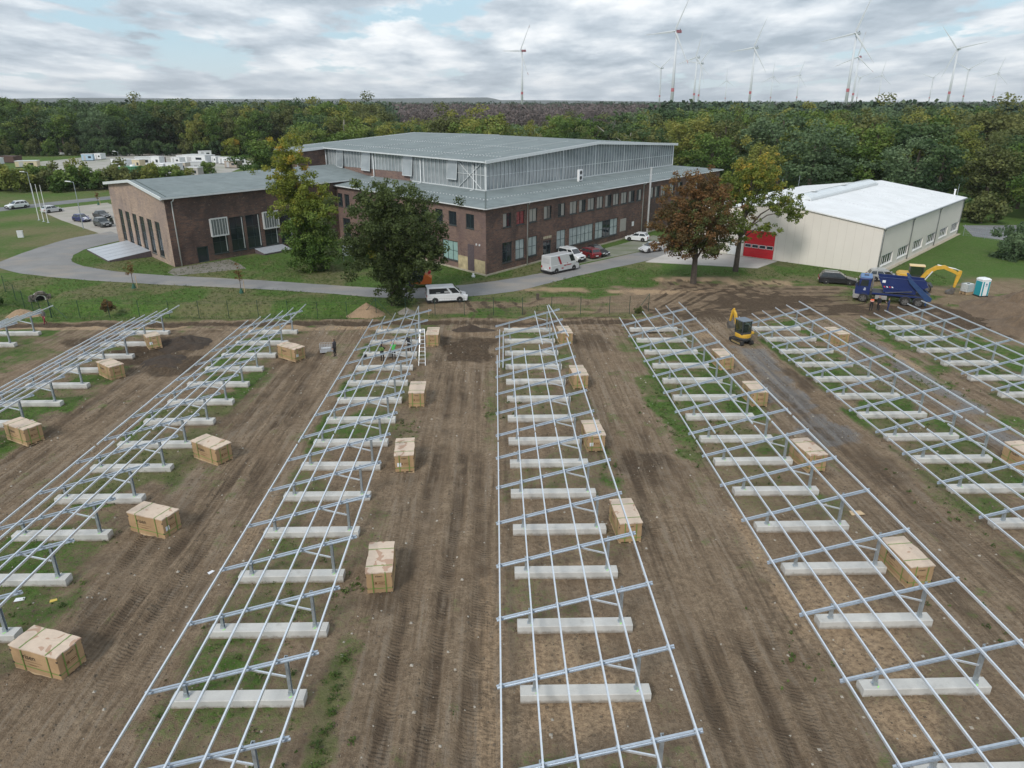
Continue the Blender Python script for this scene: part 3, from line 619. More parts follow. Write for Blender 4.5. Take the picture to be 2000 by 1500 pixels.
def make_carton(lid_seed):
    r = random.Random(lid_seed); root = thing('panel_carton', 'x', 'carton')
    hx, hy = CL / 2, CW / 2
    p = MB()
    for y in (-hy + .05, 0, hy - .05): p.box(-hx + .02, hx - .02, y - .05, y + .05, .022, .11)
    pal = p.build('pallet', M_wood, root)
    for x in np.linspace(-hx + .06, hx - .06, 6): MB().box(x - .05, x + .05, -hy, hy, 0, .02).build('pallet_board', M_wood, pal)
    b = MB().box(-hx, hx, -hy, hy, .112, CH - .03); b.build('carton_box', M_carton, root, bevel=.012)
    # lid sheet with uneven torn edges
    pts = []
    for (xa, ya), (xb, yb) in (((-1, -1), (1, -1)), ((1, -1), (1, 1)), ((1, 1), (-1, 1)), ((-1, 1), (-1, -1))):
        for k in range(7):
            t = k / 7; e = r.uniform(-.012, .03)
            x = (xa + (xb - xa) * t) * (hx + .02); y = (ya + (yb - ya) * t) * (hy + .02)
            pts.append((x + (e * xa if xa == xb else 0), y + (e * ya if ya == yb else 0)))
    lid = MB(); n = len(pts); top = [(x, y, CH + r.uniform(-.012, .012)) for x, y in pts]; low = [(x, y, CH - .045 - r.uniform(0, .02)) for x, y in pts]
    lid.loft([low, top], caps=False); lid.add(top + [(0, 0, CH + .012)], [(i, (i + 1) % n, n) for i in range(n)])
    lo = lid.build('lid', M_lid, root)
    s = .004
    for x in (-.62, .72):
        st = MB(); w = .022; a, bz = hy + .024, CH + .018
        st.box(x - w, x + w, -a - s, -a, .12, bz); st.box(x - w, x + w, a, a + s, .12, bz); st.box(x - w, x + w, -a, a, bz - s, bz); st.build('strap', M_strap, root)
    for y in (-.3, .3):
        st = MB(); w = .022; a, bz = hx + .024, CH + .018
        st.box(-a - s, -a, y - w, y + w, .12, bz); st.box(a, a + s, y - w, y + w, .12, bz); st.build('strap', M_strap, root)
    st = MB(); a, b2 = hx + .006, hy + .006
    for z in (.34,): 
        st.box(-a, a, -b2 - s, -b2, z, z + .04); st.box(a, a + s, -b2, b2, z, z + .04); st.box(-a - s, -a, -b2, b2, z, z + .04)
    st.build('strap', M_strap, root)
    cp = MB()
    for sx in (-1, 1):
        for sy in (-1, 1):
            for z in (.36, .98): cp.box(sx * hx - .012 - .05 * (sx > 0) - .05 * (sx > 0) * 0, sx * hx + .012 + .05 * (sx < 0), sy * hy - .014, sy * hy + .014, z, z + .06)
    cp.build('corner_clip', M_black, root)
    ry = Matrix.Rotation(R(90), 4, 'X')
    for sgn, rot in ((1, 0), (-1, 180)):
        Mx = Matrix.Rotation(R(rot), 4, 'Z')
        placed_text('risen', .34, Mx @ Matrix.Translation((-.28, -hy - .004, .86)) @ ry, M_ink, root)
        mk = MB()
        for (x0, x1, z) in ((-.75, .35, .63), (-.45, .15, .5), (-.35, .02, .47)): mk.box(x0, x1, -hy - .003, -hy - .001, z, z + .018)
        mk.xform(Mx); mk.build('printed_lines', M_inkb, root)
        Mz = Matrix.Rotation(R(rot + 90), 4, 'Z')
        placed_text('risen', .17, Mz @ Matrix.Translation((0, -hx - .004, 1.04)) @ ry, M_ink, root)
        fr = MB(); 
        for q in ((-.26, .26, .56, .575), (-.26, .26, .735, .75), (-.26, -.245, .56, .75), (.245, .26, .56, .75), (-.21, -.1, .6, .71), (-.05, .2, .63, .68)): fr.box(q[0], q[1], -hx - .003, -hx - .001, q[2], q[3])
        fr.xform(Mz); fr.build('printed_frame', M_inkb, root)
    return root
CARTONS = [  # near corner x, y, direction of the long side seen from it, paper sheet, label
    (-33.29, 65.99, 122.8, 1, 'tilted panel carton on dark dug soil, nearest the fence on the left'),
    (-32.8, 57.73, 140, 0, 'panel carton between second and third rack rows, in front of the dug soil'),
    (-32.01, 44.66, 150.7, 0, 'panel carton at the left photo edge with a small pale puddle beside it'),
    (-18.43, 62.39, 144.4, 1, 'panel carton right of the third rack row, close to the walking person with the crate'),
    (-17.94, 41.33, 147.4, 0, 'panel carton right of the third rack row, between the two with paper sheets'),
    (-17.73, 32.95, 158.2, 1, 'panel carton with white sheet on its end, lower left beside third rack row'),
    (-17.4, 22.64, 161.5, 0, 'largest-looking panel carton at the lower left, brown stains on its lid'),
    (-6.86, 66.91, 90.0, 0, 'panel carton next to the ladder and the square pit, right of the fourth rack row'),
    (-6.8, 51.09, 91.3, 0, 'panel carton right of the fourth rack row, second after the ladder'),
    (-6.43, 40.21, 94.0, 1, 'panel carton with a white sheet on its front, right of the fourth rack row'),
    (-6.14, 27.85, 94.0, 0, 'panel carton with red-brown blotches on its lid, nearest one right of the fourth rack row'),
    (6.32, 66.87, 96.1, 0, 'farthest panel carton under the edge of the middle rack row'),
    (6.34, 54.72, 94.6, 0, 'panel carton under the edge of the middle rack row, second from the fence'),
    (6.02, 42.84, 93.6, 1, 'panel carton with a white sheet on its front under the middle rack row edge'),
    (6.35, 31.84, 94.2, 0, 'nearest panel carton under the right edge of the middle rack row'),
    (19.81, 59.05, 94.8, 0, 'farthest panel carton under the sixth rack row, close to the small digger'),
    (19.7, 50.43, 92, 0, 'panel carton under the sixth rack row beside the grey gravel'),
    (19.55, 39.59, 97, 0, 'panel carton with spotted lid under the sixth rack row, below the gravel'),
    (19.4, 27.73, 94.4, 0, 'nearest panel carton under the sixth rack row, lower right'),
    (33.3, 65.85, 100, 0, 'farthest panel carton under the seventh rack row, near the truck'),
    (33.24, 38.78, 97, 0, 'panel carton cut off by the right photo edge under the seventh rack row')]
def build_cartons():
    protos = [make_carton(s) for s in (1, 2, 3)]; used = [False] * 3; done = []
    for i, (x, y, a, paper, label) in enumerate(CARTONS):
        k = i % 3
        o = protos[k] if not used[k] else copy_tree(protos[k]); used[k] = True
        ld, sdv = Vector((math.cos(R(a)), math.sin(R(a)))), Vector((math.cos(R(a - 90)), math.sin(R(a - 90))))
        c = Vector((x, y)) + ld * CL / 2 + sdv * CW / 2
        o.location = (c.x, c.y, gh(c.x, c.y) - .015); o.rotation_euler = (rnd.uniform(-.012, .012), rnd.uniform(-.012, .012), R(a - 180))
        if i == 0: o.rotation_euler = (.03, -.1, R(a - 180)); o.location.z += .05
        tag(o, label, 'carton', 'cartons of solar panels standing between the rows')
        st = {6: .42, 10: .45, 9: .22, 4: .15, 17: .3, 5: .12}.get(i, -.1)
        for ch in o.children:
            if ch.name.startswith('lid'): ch['stain'] = st
        done.append((o, paper))
    for o, paper in done:   # sheet on the short end that faces the camera
        if paper: MB().box(CL / 2 + .008, CL / 2 + .012, -.45, -.2, .48, .74).build('paper_sheet', M_paper, o)
build_cartons()
# ---------------------------------------------------------------- brick hall, its wing and the pale warehouse
def dirv(a): return Vector((math.cos(R(a)), math.sin(R(a)), 0))
UA, VA = 50.0, 131.0
U, V = dirv(UA), dirv(VA); ZZ = Vector((0, 0, 1))
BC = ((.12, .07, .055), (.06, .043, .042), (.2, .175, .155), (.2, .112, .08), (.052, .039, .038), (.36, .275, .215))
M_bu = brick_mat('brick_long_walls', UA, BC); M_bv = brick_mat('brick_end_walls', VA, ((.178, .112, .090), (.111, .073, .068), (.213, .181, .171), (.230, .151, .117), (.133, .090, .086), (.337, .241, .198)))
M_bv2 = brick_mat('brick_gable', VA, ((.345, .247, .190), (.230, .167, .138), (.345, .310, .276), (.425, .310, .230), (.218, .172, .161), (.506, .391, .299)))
def roof_mat():
    m, nt, N, L, bs = new_mat('green_grey_roofing')
    a = nnoise(N, L, .25, 5, .6); b = nnoise(N, L, 1.2, 5, .6, (.5, .5, 1)); c = nnoise(N, L, 7, 4)
    col = nramp(N, L, a, [(.3, (.168, .204, .207)), (.7, (.218, .255, .257))]); col = nmix(N, L, nramp(N, L, b, [(.47, 0.0), (.66, .6)]), col, (.136, .160, .164))
    g = N.new('ShaderNodeNewGeometry'); mp = N.new('ShaderNodeMapping'); mp.inputs[2].default_value = (0, 0, -R(UA)); L.new(g.outputs['Position'], mp.inputs[0])
    w = N.new('ShaderNodeTexWave'); w.bands_direction = 'X'; w.inputs['Scale'].default_value = .314; L.new(mp.outputs[0], w.inputs['Vector'])
    col = nmix(N, L, nramp(N, L, w.outputs['Fac'], [(.965, 0.0), (.99, .35)]), col, (.150, .180, .177))
    L.new(col, bs.inputs['Base Color']); bs.inputs['Roughness'].default_value = .82; nbump(N, L, bs, c, .15, .01); MATS['roof'] = m; return m
M_roof = roof_mat()
M_blind = mat('pale_blind', (.34, .33, .3), .5, 0, .12, 1.5); M_pale = mat('frosted_pane', (.4, .46, .46), .25, 0, .12, 1.2); M_redp = mat('red_poster_pane', (.22, .03, .035), .3, 0, .3, 2)
M_teal = mat('teal_pane', (.28, .42, .4), .2, 0, .1)
M_panel = mat('bricked_panel', (.1, .078, .085), .9, 0, .2, 4); M_plaster = mat('flaking_cream_plaster', (.43, .36, .22), .9, 0, .35, 1.2)
def wall(name, O, D, Ln, h, holes, m, parent, n_out, depth=.22):
    """wall face from O along D with window openings (s0,s1,z0,z1); reveals go inwards"""
    b = MB(); P = lambda s, z, k=0: O + D * s + ZZ * z - n_out * k
    ss = sorted({0, Ln} | {x for q in holes for x in q[:2]}); zs = sorted({0, h} | {x for q in holes for x in q[2:4]})
    for i in range(len(ss) - 1):
        for j in range(len(zs) - 1):
            cs, cz = (ss[i] + ss[i + 1]) / 2, (zs[j] + zs[j + 1]) / 2
            if any(q[0] < cs < q[1] and q[2] < cz < q[3] for q in holes): continue
            b.quad(P(ss[i], zs[j]), P(ss[i + 1], zs[j]), P(ss[i + 1], zs[j + 1]), P(ss[i], zs[j + 1]))
    for q in holes:
        s0, s1, z0, z1 = q[:4]
        for (a, c) in (((s0, z0), (s1, z0)), ((s1, z0), (s1, z1)), ((s1, z1), (s0, z1)), ((s0, z1), (s0, z0))):
            b.quad(P(*a), P(*c), P(*c, depth), P(*a, depth))
    return b.build(name, m, parent)
def obar(b, O, D, n, s0, s1, z0, z1, k0, k1, mi=0):
    c = lambda s, z, k: O + D * s + ZZ * z - n * k
    b.add([c(s0, z0, k0), c(s1, z0, k0), c(s1, z0, k1), c(s0, z0, k1), c(s0, z1, k0), c(s1, z1, k0), c(s1, z1, k1), c(s0, z1, k1)],
          [(0, 3, 2, 1), (4, 5, 6, 7), (0, 1, 5, 4), (1, 2, 6, 5), (2, 3, 7, 6), (3, 0, 4, 7)], mi)
def window(parent, O, D, n, q, cols, rows, glass, fm=None, sill=True, name='window', fw=.09):
    s0, s1, z0, z1 = q[:4]; b = MB(); k0, k1 = .1, .17
    for (a, c, e, f) in ((s0, s0 + fw, z0, z1), (s1 - fw, s1, z0, z1), (s0 + fw, s1 - fw, z0, z0 + fw), (s0 + fw, s1 - fw, z1 - fw, z1)): obar(b, O, D, n, a, c, e, f, k0, k1)
    for i in range(1, cols):
        s = s0 + (s1 - s0) * i / cols; obar(b, O, D, n, s - fw * .35, s + fw * .35, z0 + fw, z1 - fw, k0 + .01, k1)
    for j in range(1, rows):
        z = z0 + (z1 - z0) * j / rows; obar(b, O, D, n, s0 + fw, s1 - fw, z - fw * .3, z + fw * .3, k0 + .013, k1)
    w = b.build(name, fm or M_frame, parent)
    for i in range(cols):
        a, c = s0 + (s1 - s0) * i / cols, s0 + (s1 - s0) * (i + 1) / cols; e = rnd.uniform(-.012, .012)
        gm = glass[i % len(glass)] if isinstance(glass, (list, tuple)) else glass
        g = MB(); F = lambda s, z, k: O + D * s + ZZ * z - n * k
        g.quad(F(a, z0, .15 + e), F(c, z0, .15 - e), F(c, z1, .15 - e), F(a, z1, .15 + e)); g.build('pane', gm, w)
    if sill:
        sb = MB(); obar(sb, O, D, n, s0 - .06, s1 + .06, z0 - .09, z0 - .005, -.07, .2); sb.build('sill', fm or M_frame, w)
    return w
def pipe(parent, p, q, r=.07, name='downpipe', m=None, hook=None):
    b = MB()
    if hook: b.path([hook, (hook + p) / 2 + ZZ * -.2, p, q], [r] * 4, 8)
    else: b.tube(p, q, r, n=8)
    return b.build(name, m or M_zinc, parent, smooth=True)

def build_hall():
    t = thing('brick_hall', 'large dark brick factory hall with green-grey roof and glazed clerestory', 'building', (-1.3, 98.2, GZ))
    O = Vector((0, 0, 0)); nU = Vector((U.y, -U.x, 0)); nV = Vector((-V.y, V.x, 0))
    if nV.x > 0: nV = -nV
    H = 9.35; LU, LV = 76.0, 40.0; a = 8.0; zc = 9.0 - GZ; hc = 4.2; Lu, Lv = 60.0, 47.5; pz = 1.45
    up = [(3.7, 5.5), (6.7, 8.6), (9.7, 11.6), (13.3, 15.2), (16.9, 18.8), (20.1, 22.1), (22.7, 24.6), (25.2, 27.2), (27.9, 29.8), (30.5, 32.4), (33.0, 34.9), (35.6, 37.6), (38.2, 40.2), (40.9, 42.8), (45.4, 47.2), (47.7, 49.5), (50.0, 51.8), (53.5, 55.3), (57, 58.8), (60.5, 62.3), (64, 65.8)]
    upper = [(x0, x1, 6.15, 8.1) for x0, x1 in up]
    low = [(3.5, 5.7, 1.2, 4.05), (6.5, 8.6, 1.2, 4.05), (9.5, 11.7, 1.2, 4.05), (16.7, 19.1, 1.2, 4.05), (20.1, 27.1, 1.2, 4.0), (27.7, 34.9, 1.2, 4.0)]
    door = (13.2, 15.3, .05, 3.0)
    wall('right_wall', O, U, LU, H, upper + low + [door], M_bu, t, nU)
    for i, q in enumerate(upper):
        gl = [M_blind, M_blind] if i % 3 else [M_blind, M_glass]
        if i == 1: gl = [M_redp, M_redp]
        if i in (4, 13): gl = [M_glass, M_blind]
        window(t, O, U, nU, q, 2, 1, gl)
    window(t, O, U, nU, low[0], 2, 2, M_glass)
    for q in low[1:4]: window(t, O, U, nU, q, 2, 2, M_pale)
    window(t, O, U, nU, low[4], 6, 2, M_pale); window(t, O, U, nU, low[5], 6, 2, [M_pale, M_pale, M_glass, M_glass, M_pale, M_pale])
    d = window(t, O, U, nU, door, 2, 1, M_glass, sill=False, name='entrance_door', fw=.13)
    b = MB()
    for k in range(5): obar(b, O, U, nU, 13.25 + k * .43, 13.55 + k * .43, 3.25, 3.62, -.03, 0)
    b.build('sign_letters', mat('brass_letters', (.5, .45, .33), .5, .2, .1), t)
    b = MB(); obar(b, O, U, nU, 35.7, 37.7, 1.46, 3.6, -.02, 0); b.build('blocked_window', M_blind, t)
    b = MB(); obar(b, O, U, nU, 39.8, 40.5, 1.9, 2.7, -.03, 0); b.build('notice_plate', M_white, t)
    for s in (9.15, 43.2): pipe(t, O + U * s + nU * .12 + ZZ * 8.9, O + U * s + nU * .12, .085, hook=O + U * s + nU * .6 + ZZ * 9.25)
    ch = MB(); p = O + U * 44.0 + nU * .9; ch.tube(p, p + ZZ * 11.6, .17, n=12); ch.tube(p + ZZ * 11.6, p + ZZ * 11.8, .24, n=12); ch.build('flue_pipe', mat('steel_flue', (.62, .63, .64), .35, .5, .08), t, smooth=False)
    # left wall with step towards the wing
    lw = [(2.5, 4.3, 6.15, 8.1), (6.4, 8.2, 6.15, 8.1), (9.6, 11.4, 6.15, 8.1), (13, 14.8, 6.15, 8.1), (17, 18.8, 6.15, 8.1), (21, 22.8, 6.15, 8.1), (25, 26.8, 6.15, 8.1), (29, 30.8, 6.15, 8.1), (35.7, 37.3, 5.7, 7.9), (38.0, 39.6, 5.7, 7.9)]
    ll = [(6.3, 9.9, 1.1, 3.9), (14, 17, 1.1, 3.9), (21, 24, 1.1, 3.9), (36, 38.5, .4, 3.8)]
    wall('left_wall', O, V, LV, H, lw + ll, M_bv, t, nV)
    for q in lw: window(t, O, V, nV, q, 2, 1, M_glass)
    window(t, O, V, nV, ll[0], 3, 2, M_teal)
    for q in ll[1:]: window(t, O, V, nV, q, 2, 2, M_glass)
    b = MB(); obar(b, O, V, nV, 2.6, 4.0, .05, 3.95, -.03, 0); b.build('blocked_door', M_panel, t)
    b = MB(); obar(b, O, V, nV, .25, 2.55, .08, 2.0, -.02, 0); obar(b, O, V, nV, 4.05, 6.2, .08, 2.1, -.02, 0); b.build('plaster_patch', M_plaster, t)
    b = MB()
    for s in (1.25, 1.9): obar(b, O, V, nV, s, s + .16, 4.0, 4.25, -.14, 0)
    b.build('wall_lamp', M_white, t)
    pl = MB(); e = .28
    c0 = O + nU * e + nV * e
    obar(pl, O, U, nU, -.2, LU, 0, .22, -.14, 0); obar(pl, O, V, nV, -.1, LV, 0, .22, -.14, 0); pl.build('plinth', mat('pale_plinth', (.4, .36, .28), .9, 0, .2), t)
    # back walls to close the volume
    bk = MB(); E1 = O + U * LU; E2 = E1 + V * 71.5; E3 = O + V * 71.5
    bk.quad(E1, E2, E2 + ZZ * H, E1 + ZZ * H); bk.quad(E2, E3, E3 + ZZ * H, E2 + ZZ * H); bk.build('back_wall', M_bu, t)
    # lean-to roofs
    ov = .45
    def PT(s, v, z): return O + U * s + V * v + ZZ * z
    rf = MB(); th = .22
    A0, A1, A2 = PT(-ov, -ov, H - .05), PT(LU + ov, -ov, H - .05), PT(LU - a, a, zc); A3 = PT(a, a, zc)
    B1 = PT(-ov, LV + .2, H - .05); B2 = PT(a, LV + .2, zc)
    C1 = PT(LU + ov, 64, H - .05); C2 = PT(LU - a, 55.5, zc)
    for q in ((A0, A1, A2, A3), (B1, A0, A3, B2), (A1, C1, C2, A2), (C1, PT(-ov, 64, H - .05), PT(a, 55.5, zc), C2)):
        vs = list(q) + [p - ZZ * th for p in q]; rf.add(vs, [(0, 1, 2, 3), (7, 6, 5, 4), (0, 4, 5, 1), (1, 5, 6, 2), (2, 6, 7, 3), (3, 7, 4, 0)])
    rf.build('lower_roof', M_roof, t)
    fa = MB()
    for p, q, n in ((A0, A1, nU), (A0, B1, nV)):
        fa.bar(p + n * .09 + ZZ * -.12, q + n * .09 + ZZ * -.12, .16, .13); 
    fa.build('gutter', mat('white_gutter', (.72, .74, .75), .4, .1, .05), t)
    hp = MB(); hp.bar(A0 + ZZ * .02, A3 + ZZ * .02, .18, .04); hp.build('hip_cap', mat('dark_roof_strip', (.1, .125, .12), .8), t)
    # snow guards: dotted lines on the roofs
    sg = MB()
    for v in (3.4,):
        for k in range(90): s = 3 + k * .78; f = (v + ov) / (a + ov); sg.add(*cube(PT(s, v, H - .05 + f * (zc - H + .05) + .05), .16, .07, .1, UA))
        for k in range(44): s = 3 + k * .78; sg.add(*cube(PT(v, s, H - .05 + (v + ov) / (a + ov) * (zc - H + .05) + .05), .07, .16, .1, UA))
    o = sg.build('snow_guards', M_zinc, t); o['kind'] = 'stuff'
    # clerestory
    C = PT(a, a, zc); gm, M_cl = clear_mats()
    ridge_u = Lu / 2
    def topz(s): return hc + pz * (1 - abs(s - ridge_u) / ridge_u)
    glz = MB(); n_p = 66

    inner = MB()   # dull back sheet so that the hall reads as closed
    inner.add([C + U * .5 + V * .6, C + U * (Lu - .5) + V * .6, C + U * (Lu - .5) + V * .6 + ZZ * (hc - .2), C + U * ridge_u + V * .6 + ZZ * (hc + pz - .3), C + U * .5 + V * .6 + ZZ * (hc - .2)], [(0, 1, 2, 3, 4)])
    inner.add([C + U * .6 + V * .5, C + U * .6 + V * Lv, C + U * .6 + V * Lv + ZZ * (hc - .2), C + U * .6 + V * .5 + ZZ * (hc - .2)], [(3, 2, 1, 0)])
    inner.build('inner_blind', gm[2], t)
    def P(s, z, k=0): return C + U * s + ZZ * z + nU * k
    for i in range(n_p):
        s0, s1 = Lu * i / n_p, Lu * (i + 1) / n_p; e = rnd.uniform(-.008, .008)
        MB().quad(P(s0 + .03, .12, e), P(s1 - .03, .12, -e), P(s1 - .03, topz(s1) - .1, -e), P(s0 + .03, topz(s0) - .1, e)).build('glass_pane', gm[rnd.random() < .06], t)
        mu = MB(); s = s0; w = .1 if i % 11 == 0 else .04
        mu.add([P(s - w, 0, .03), P(s + w, 0, .03), P(s + w, topz(s), .03), P(s - w, topz(s), .03), P(s - w, 0, .1), P(s + w, 0, .1), P(s + w, topz(s), .1), P(s - w, topz(s), .1)], [(0, 3, 2, 1), (4, 5, 6, 7), (0, 1, 5, 4), (1, 2, 6, 5), (2, 3, 7, 6), (3, 0, 4, 7)]); mu.build('mullion', M_cl, t)
    W = lambda v, z, k=0: C + V * v + ZZ * z + nV * k
    vents = [(6.5, 8.9, 1.2), (18.5, 21.2, .9), (31.5, 34.3, .9), (41, 43.3, .9)]
    nl = 46
    for i in range(nl):
        v0, v1 = Lv * i / nl, Lv * (i + 1) / nl; e = rnd.uniform(-.008, .008); zb = .12 if v0 < 19 else 1.4 - .4 * (v0 - 19) / 28
        MB().quad(W(v1 - .03, zb, e), W(v0 + .03, zb, -e), W(v0 + .03, hc - .1, -e), W(v1 - .03, hc - .1, e)).build('glass_pane', gm[rnd.random() < .06], t)
        mu = MB(); w = .12 if i in (2, 15, 29, 40) else .04
        mu.add([W(v0 - w, zb, .03), W(v0 + w, zb, .03), W(v0 + w, hc, .03), W(v0 - w, hc, .03), W(v0 - w, zb, .1), W(v0 + w, zb, .1), W(v0 + w, hc, .1), W(v0 - w, hc, .1)], [(0, 1, 2, 3), (7, 6, 5, 4), (0, 4, 5, 1), (1, 5, 6, 2), (2, 6, 7, 3), (3, 7, 4, 0)]); mu.build('mullion', M_cl, t)
    bb = MB(); bb.quad(W(Lv, 0), W(19, 0), W(19, 1.38), W(Lv, 1.0)); bb.build('brick_infill', M_bv, t)
    for (v0, v1, z0) in vents:
        vb = MB(); 
        q = [W(v0, z0, .45), W(v1, z0, .45), W(v1, hc - .25, .14), W(v0, hc - .25, .14)]; vb.quad(*q[::-1]); vb.build('vent_pane', gm[0], t)
        vf = MB(); vf.bar(q[0], q[1], .1, .12); vf.bar(q[3], q[2], .1, .16); vf.bar(q[0], q[3], .07, .07); vf.bar(q[1], q[2], .07, .07); vf.build('vent_frame', M_cl, t)
    fr = MB()
    fr.bar(P(0, .06, .06), P(Lu, .06, .06), .1, .16); fr.bar(W(0, .06, .06), W(19, .06, .06), .1, .16); fr.bar(W(0, 2.2, .06), W(8, 2.2, .06), .06, .08)
    fr.bar(C + nU * .1 + nV * .1, C + nU * .1 + nV * .1 + ZZ * hc, .3, .3, up=(1, 0, 0)); fr.bar(P(Lu, 0, .1), P(Lu, hc, .1), .25, .2, up=(1, 0, 0))
    for a_, b_ in (((.8, .2), (6.2, hc - .3)), ((.8, hc - .3), (6.2, .2))): fr.bar(W(a_[0], a_[1], .16), W(b_[0], b_[1], .16), .08, .12, up=tuple(nV))
    fr.bar(P(0, 2.1, .05), P(Lu, 2.1, .05), .05, .07); fr.build('clerestory_frame', M_cl, t)
    ur = MB(); o2 = .7
    def RT(s, v): return C + U * s + V * v + ZZ * (hc + pz * (1 - abs(s - ridge_u) / ridge_u) + .12)
    ve = Lv + 8
    def E(s, v, dz=0): 
        q = C + U * s + V * v; k = abs(s - ridge_u) / ridge_u; return q + ZZ * (hc + pz * (1 - k) + .12 + dz)
    for (s0, s1) in ((-o2, ridge_u), (ridge_u, Lu + o2)):
        q = [E(s0, -o2), E(s1, -o2), E(s1, ve), E(s0, ve)]; lo = [p - ZZ * .25 for p in q]
        ur.add(q + lo, [(0, 1, 2, 3), (7, 6, 5, 4), (0, 4, 5, 1), (1, 5, 6, 2), (2, 6, 7, 3), (3, 7, 4, 0)])
    # stub of roof over the brick end bay
    q = [E(-7.5, Lv - .3, .0), E(-o2, Lv - .3), E(-o2, ve), E(-7.5, ve)]; lo = [p - ZZ * .25 for p in q]; ur.add(q + lo, [(0, 1, 2, 3), (7, 6, 5, 4), (0, 4, 5, 1), (1, 5, 6, 2), (2, 6, 7, 3), (3, 7, 4, 0)])
    ur.build('upper_roof', M_roof, t)
    tr = MB(); 
    for (x, y) in (((-o2, -o2), (ridge_u, -o2)), ((ridge_u, -o2), (Lu + o2, -o2)), ((-o2, ve), (ridge_u, ve)), ((ridge_u, ve), (Lu + o2, ve)), ((-7.5, Lv - .3), (-o2, Lv - .3))):
        tr.bar(E(*x, -.1) + nU * .05, E(*y, -.1) + nU * .05, .16, .46)
    tr.bar(E(-o2, -o2, -.12) + nV * .06, E(-o2, Lv - .4, -.12) + nV * .06, .14, .2); tr.build('roof_edge_trim', mat('light_trim', (.66, .69, .7), .45, .15, .06), t)
    eb = MB(); B0 = C + U * -6.9 + V * (Lv); B1_ = C + V * Lv; 
    eb.quad(B0 - ZZ * 2, B1_ - ZZ * 2, B1_ + ZZ * (hc), B0 + ZZ * (hc - .35)); eb.quad(B0 + V * 8 - ZZ * 2, B0 - ZZ * 2, B0 + ZZ * (hc - .35), B0 + V * 8 + ZZ * (hc - .35)); eb.build('end_bay', M_bu, t)
    pipe(t, B0 + nU * .1 + ZZ * (hc - .4), B0 + nU * .1 - ZZ * 1, .08); pipe(t, B1_ + nU * .12 + U * -.3 + ZZ * (hc - .2), B1_ + nU * .12 + U * -.3, .14)
    sg = MB()
    for v in (6, 14, 24, 36):
        for k in range(38): s = .8 + k * .76; sg.add(*cube(E(s, v, .06), .16, .08, .1, UA))
    for s in (4.5, 16):
        for k in range(60): sg.add(*cube(E(s, 1 + k * .78, .06), .08, .16, .1, UA))
    o = sg.build('snow_guards', M_zinc, t); o['kind'] = 'stuff'
    dp = MB()
    for v in (2.6, 16.2, 30.5): 
        p = W(v, hc - .2, .2); dp.path([p, W(v, .1, .2), W(v, -.05, .35), W(v, -.12, .9)], [.09] * 4, 8)
    dp.build('roof_downpipes', M_cl, t, smooth=True)
    # air conditioner on the lean-to roof
    ac = MB(); s, v = 30.5, 5.9; z = H - .05 + (v + ov) / (a + ov) * (zc - H + .05); q = PT(s, v, z)
    ac.box(-.2, .2, -.55, .55, .12, 1.95); ac.box(-.2, .2, -.5, -.42, 0, .12); ac.box(-.2, .2, .42, .5, 0, .12)
    au = thing('air_conditioner', 'white air conditioner with two round fans on the brick hall roof', 'air conditioner', Vector((-1.3, 98.2, GZ)) + q, R(UA + 90 + 180))
    ac.build('casing', M_white, au, bevel=.03)
    for zz in (.6, 1.45):
        f = MB(); f.tube((.2, 0, zz), (.215, 0, zz), .34, n=20); f.build('fan', M_black, au)
def cube(p, sx, sy, sz, a):
    c, s = math.cos(R(a)), math.sin(R(a)); vs = []
    for z in (-1, 1):
        for (x, y) in ((-1, -1), (1, -1), (1, 1), (-1, 1)):
            xx, yy = x * sx / 2, y * sy / 2; vs.append((p[0] + c * xx - s * yy, p[1] + s * xx + c * yy, p[2] + z * sz / 2))
    return vs, [(0, 3, 2, 1), (4, 5, 6, 7), (0, 1, 5, 4), (1, 2, 6, 5), (2, 3, 7, 6), (3, 0, 4, 7)]
def clear_mats():
    out = []
    for i, (c0, c1) in enumerate((((.2, .23, .245), (.33, .365, .38)), ((.19, .22, .235), (.33, .365, .38)))):
        m, nt, N, L, bs = new_mat('ribbed_glass_%d' % i)
        a = nnoise(N, L, .35, 4, .6, (.6, .6, 1.3)); L.new(nramp(N, L, a, [(.36, c0), (.66, c1)]), bs.inputs['Base Color']); bs.inputs['Roughness'].default_value = .12
        bs.inputs['Specular IOR Level'].default_value = 1.0; out.append(m)
    out.append(mat('inner_blind_grey', (.2, .22, .23), .7))
    return out, mat('glazing_bars', (.62, .65, .66), .45, .2, .06)
build_hall()

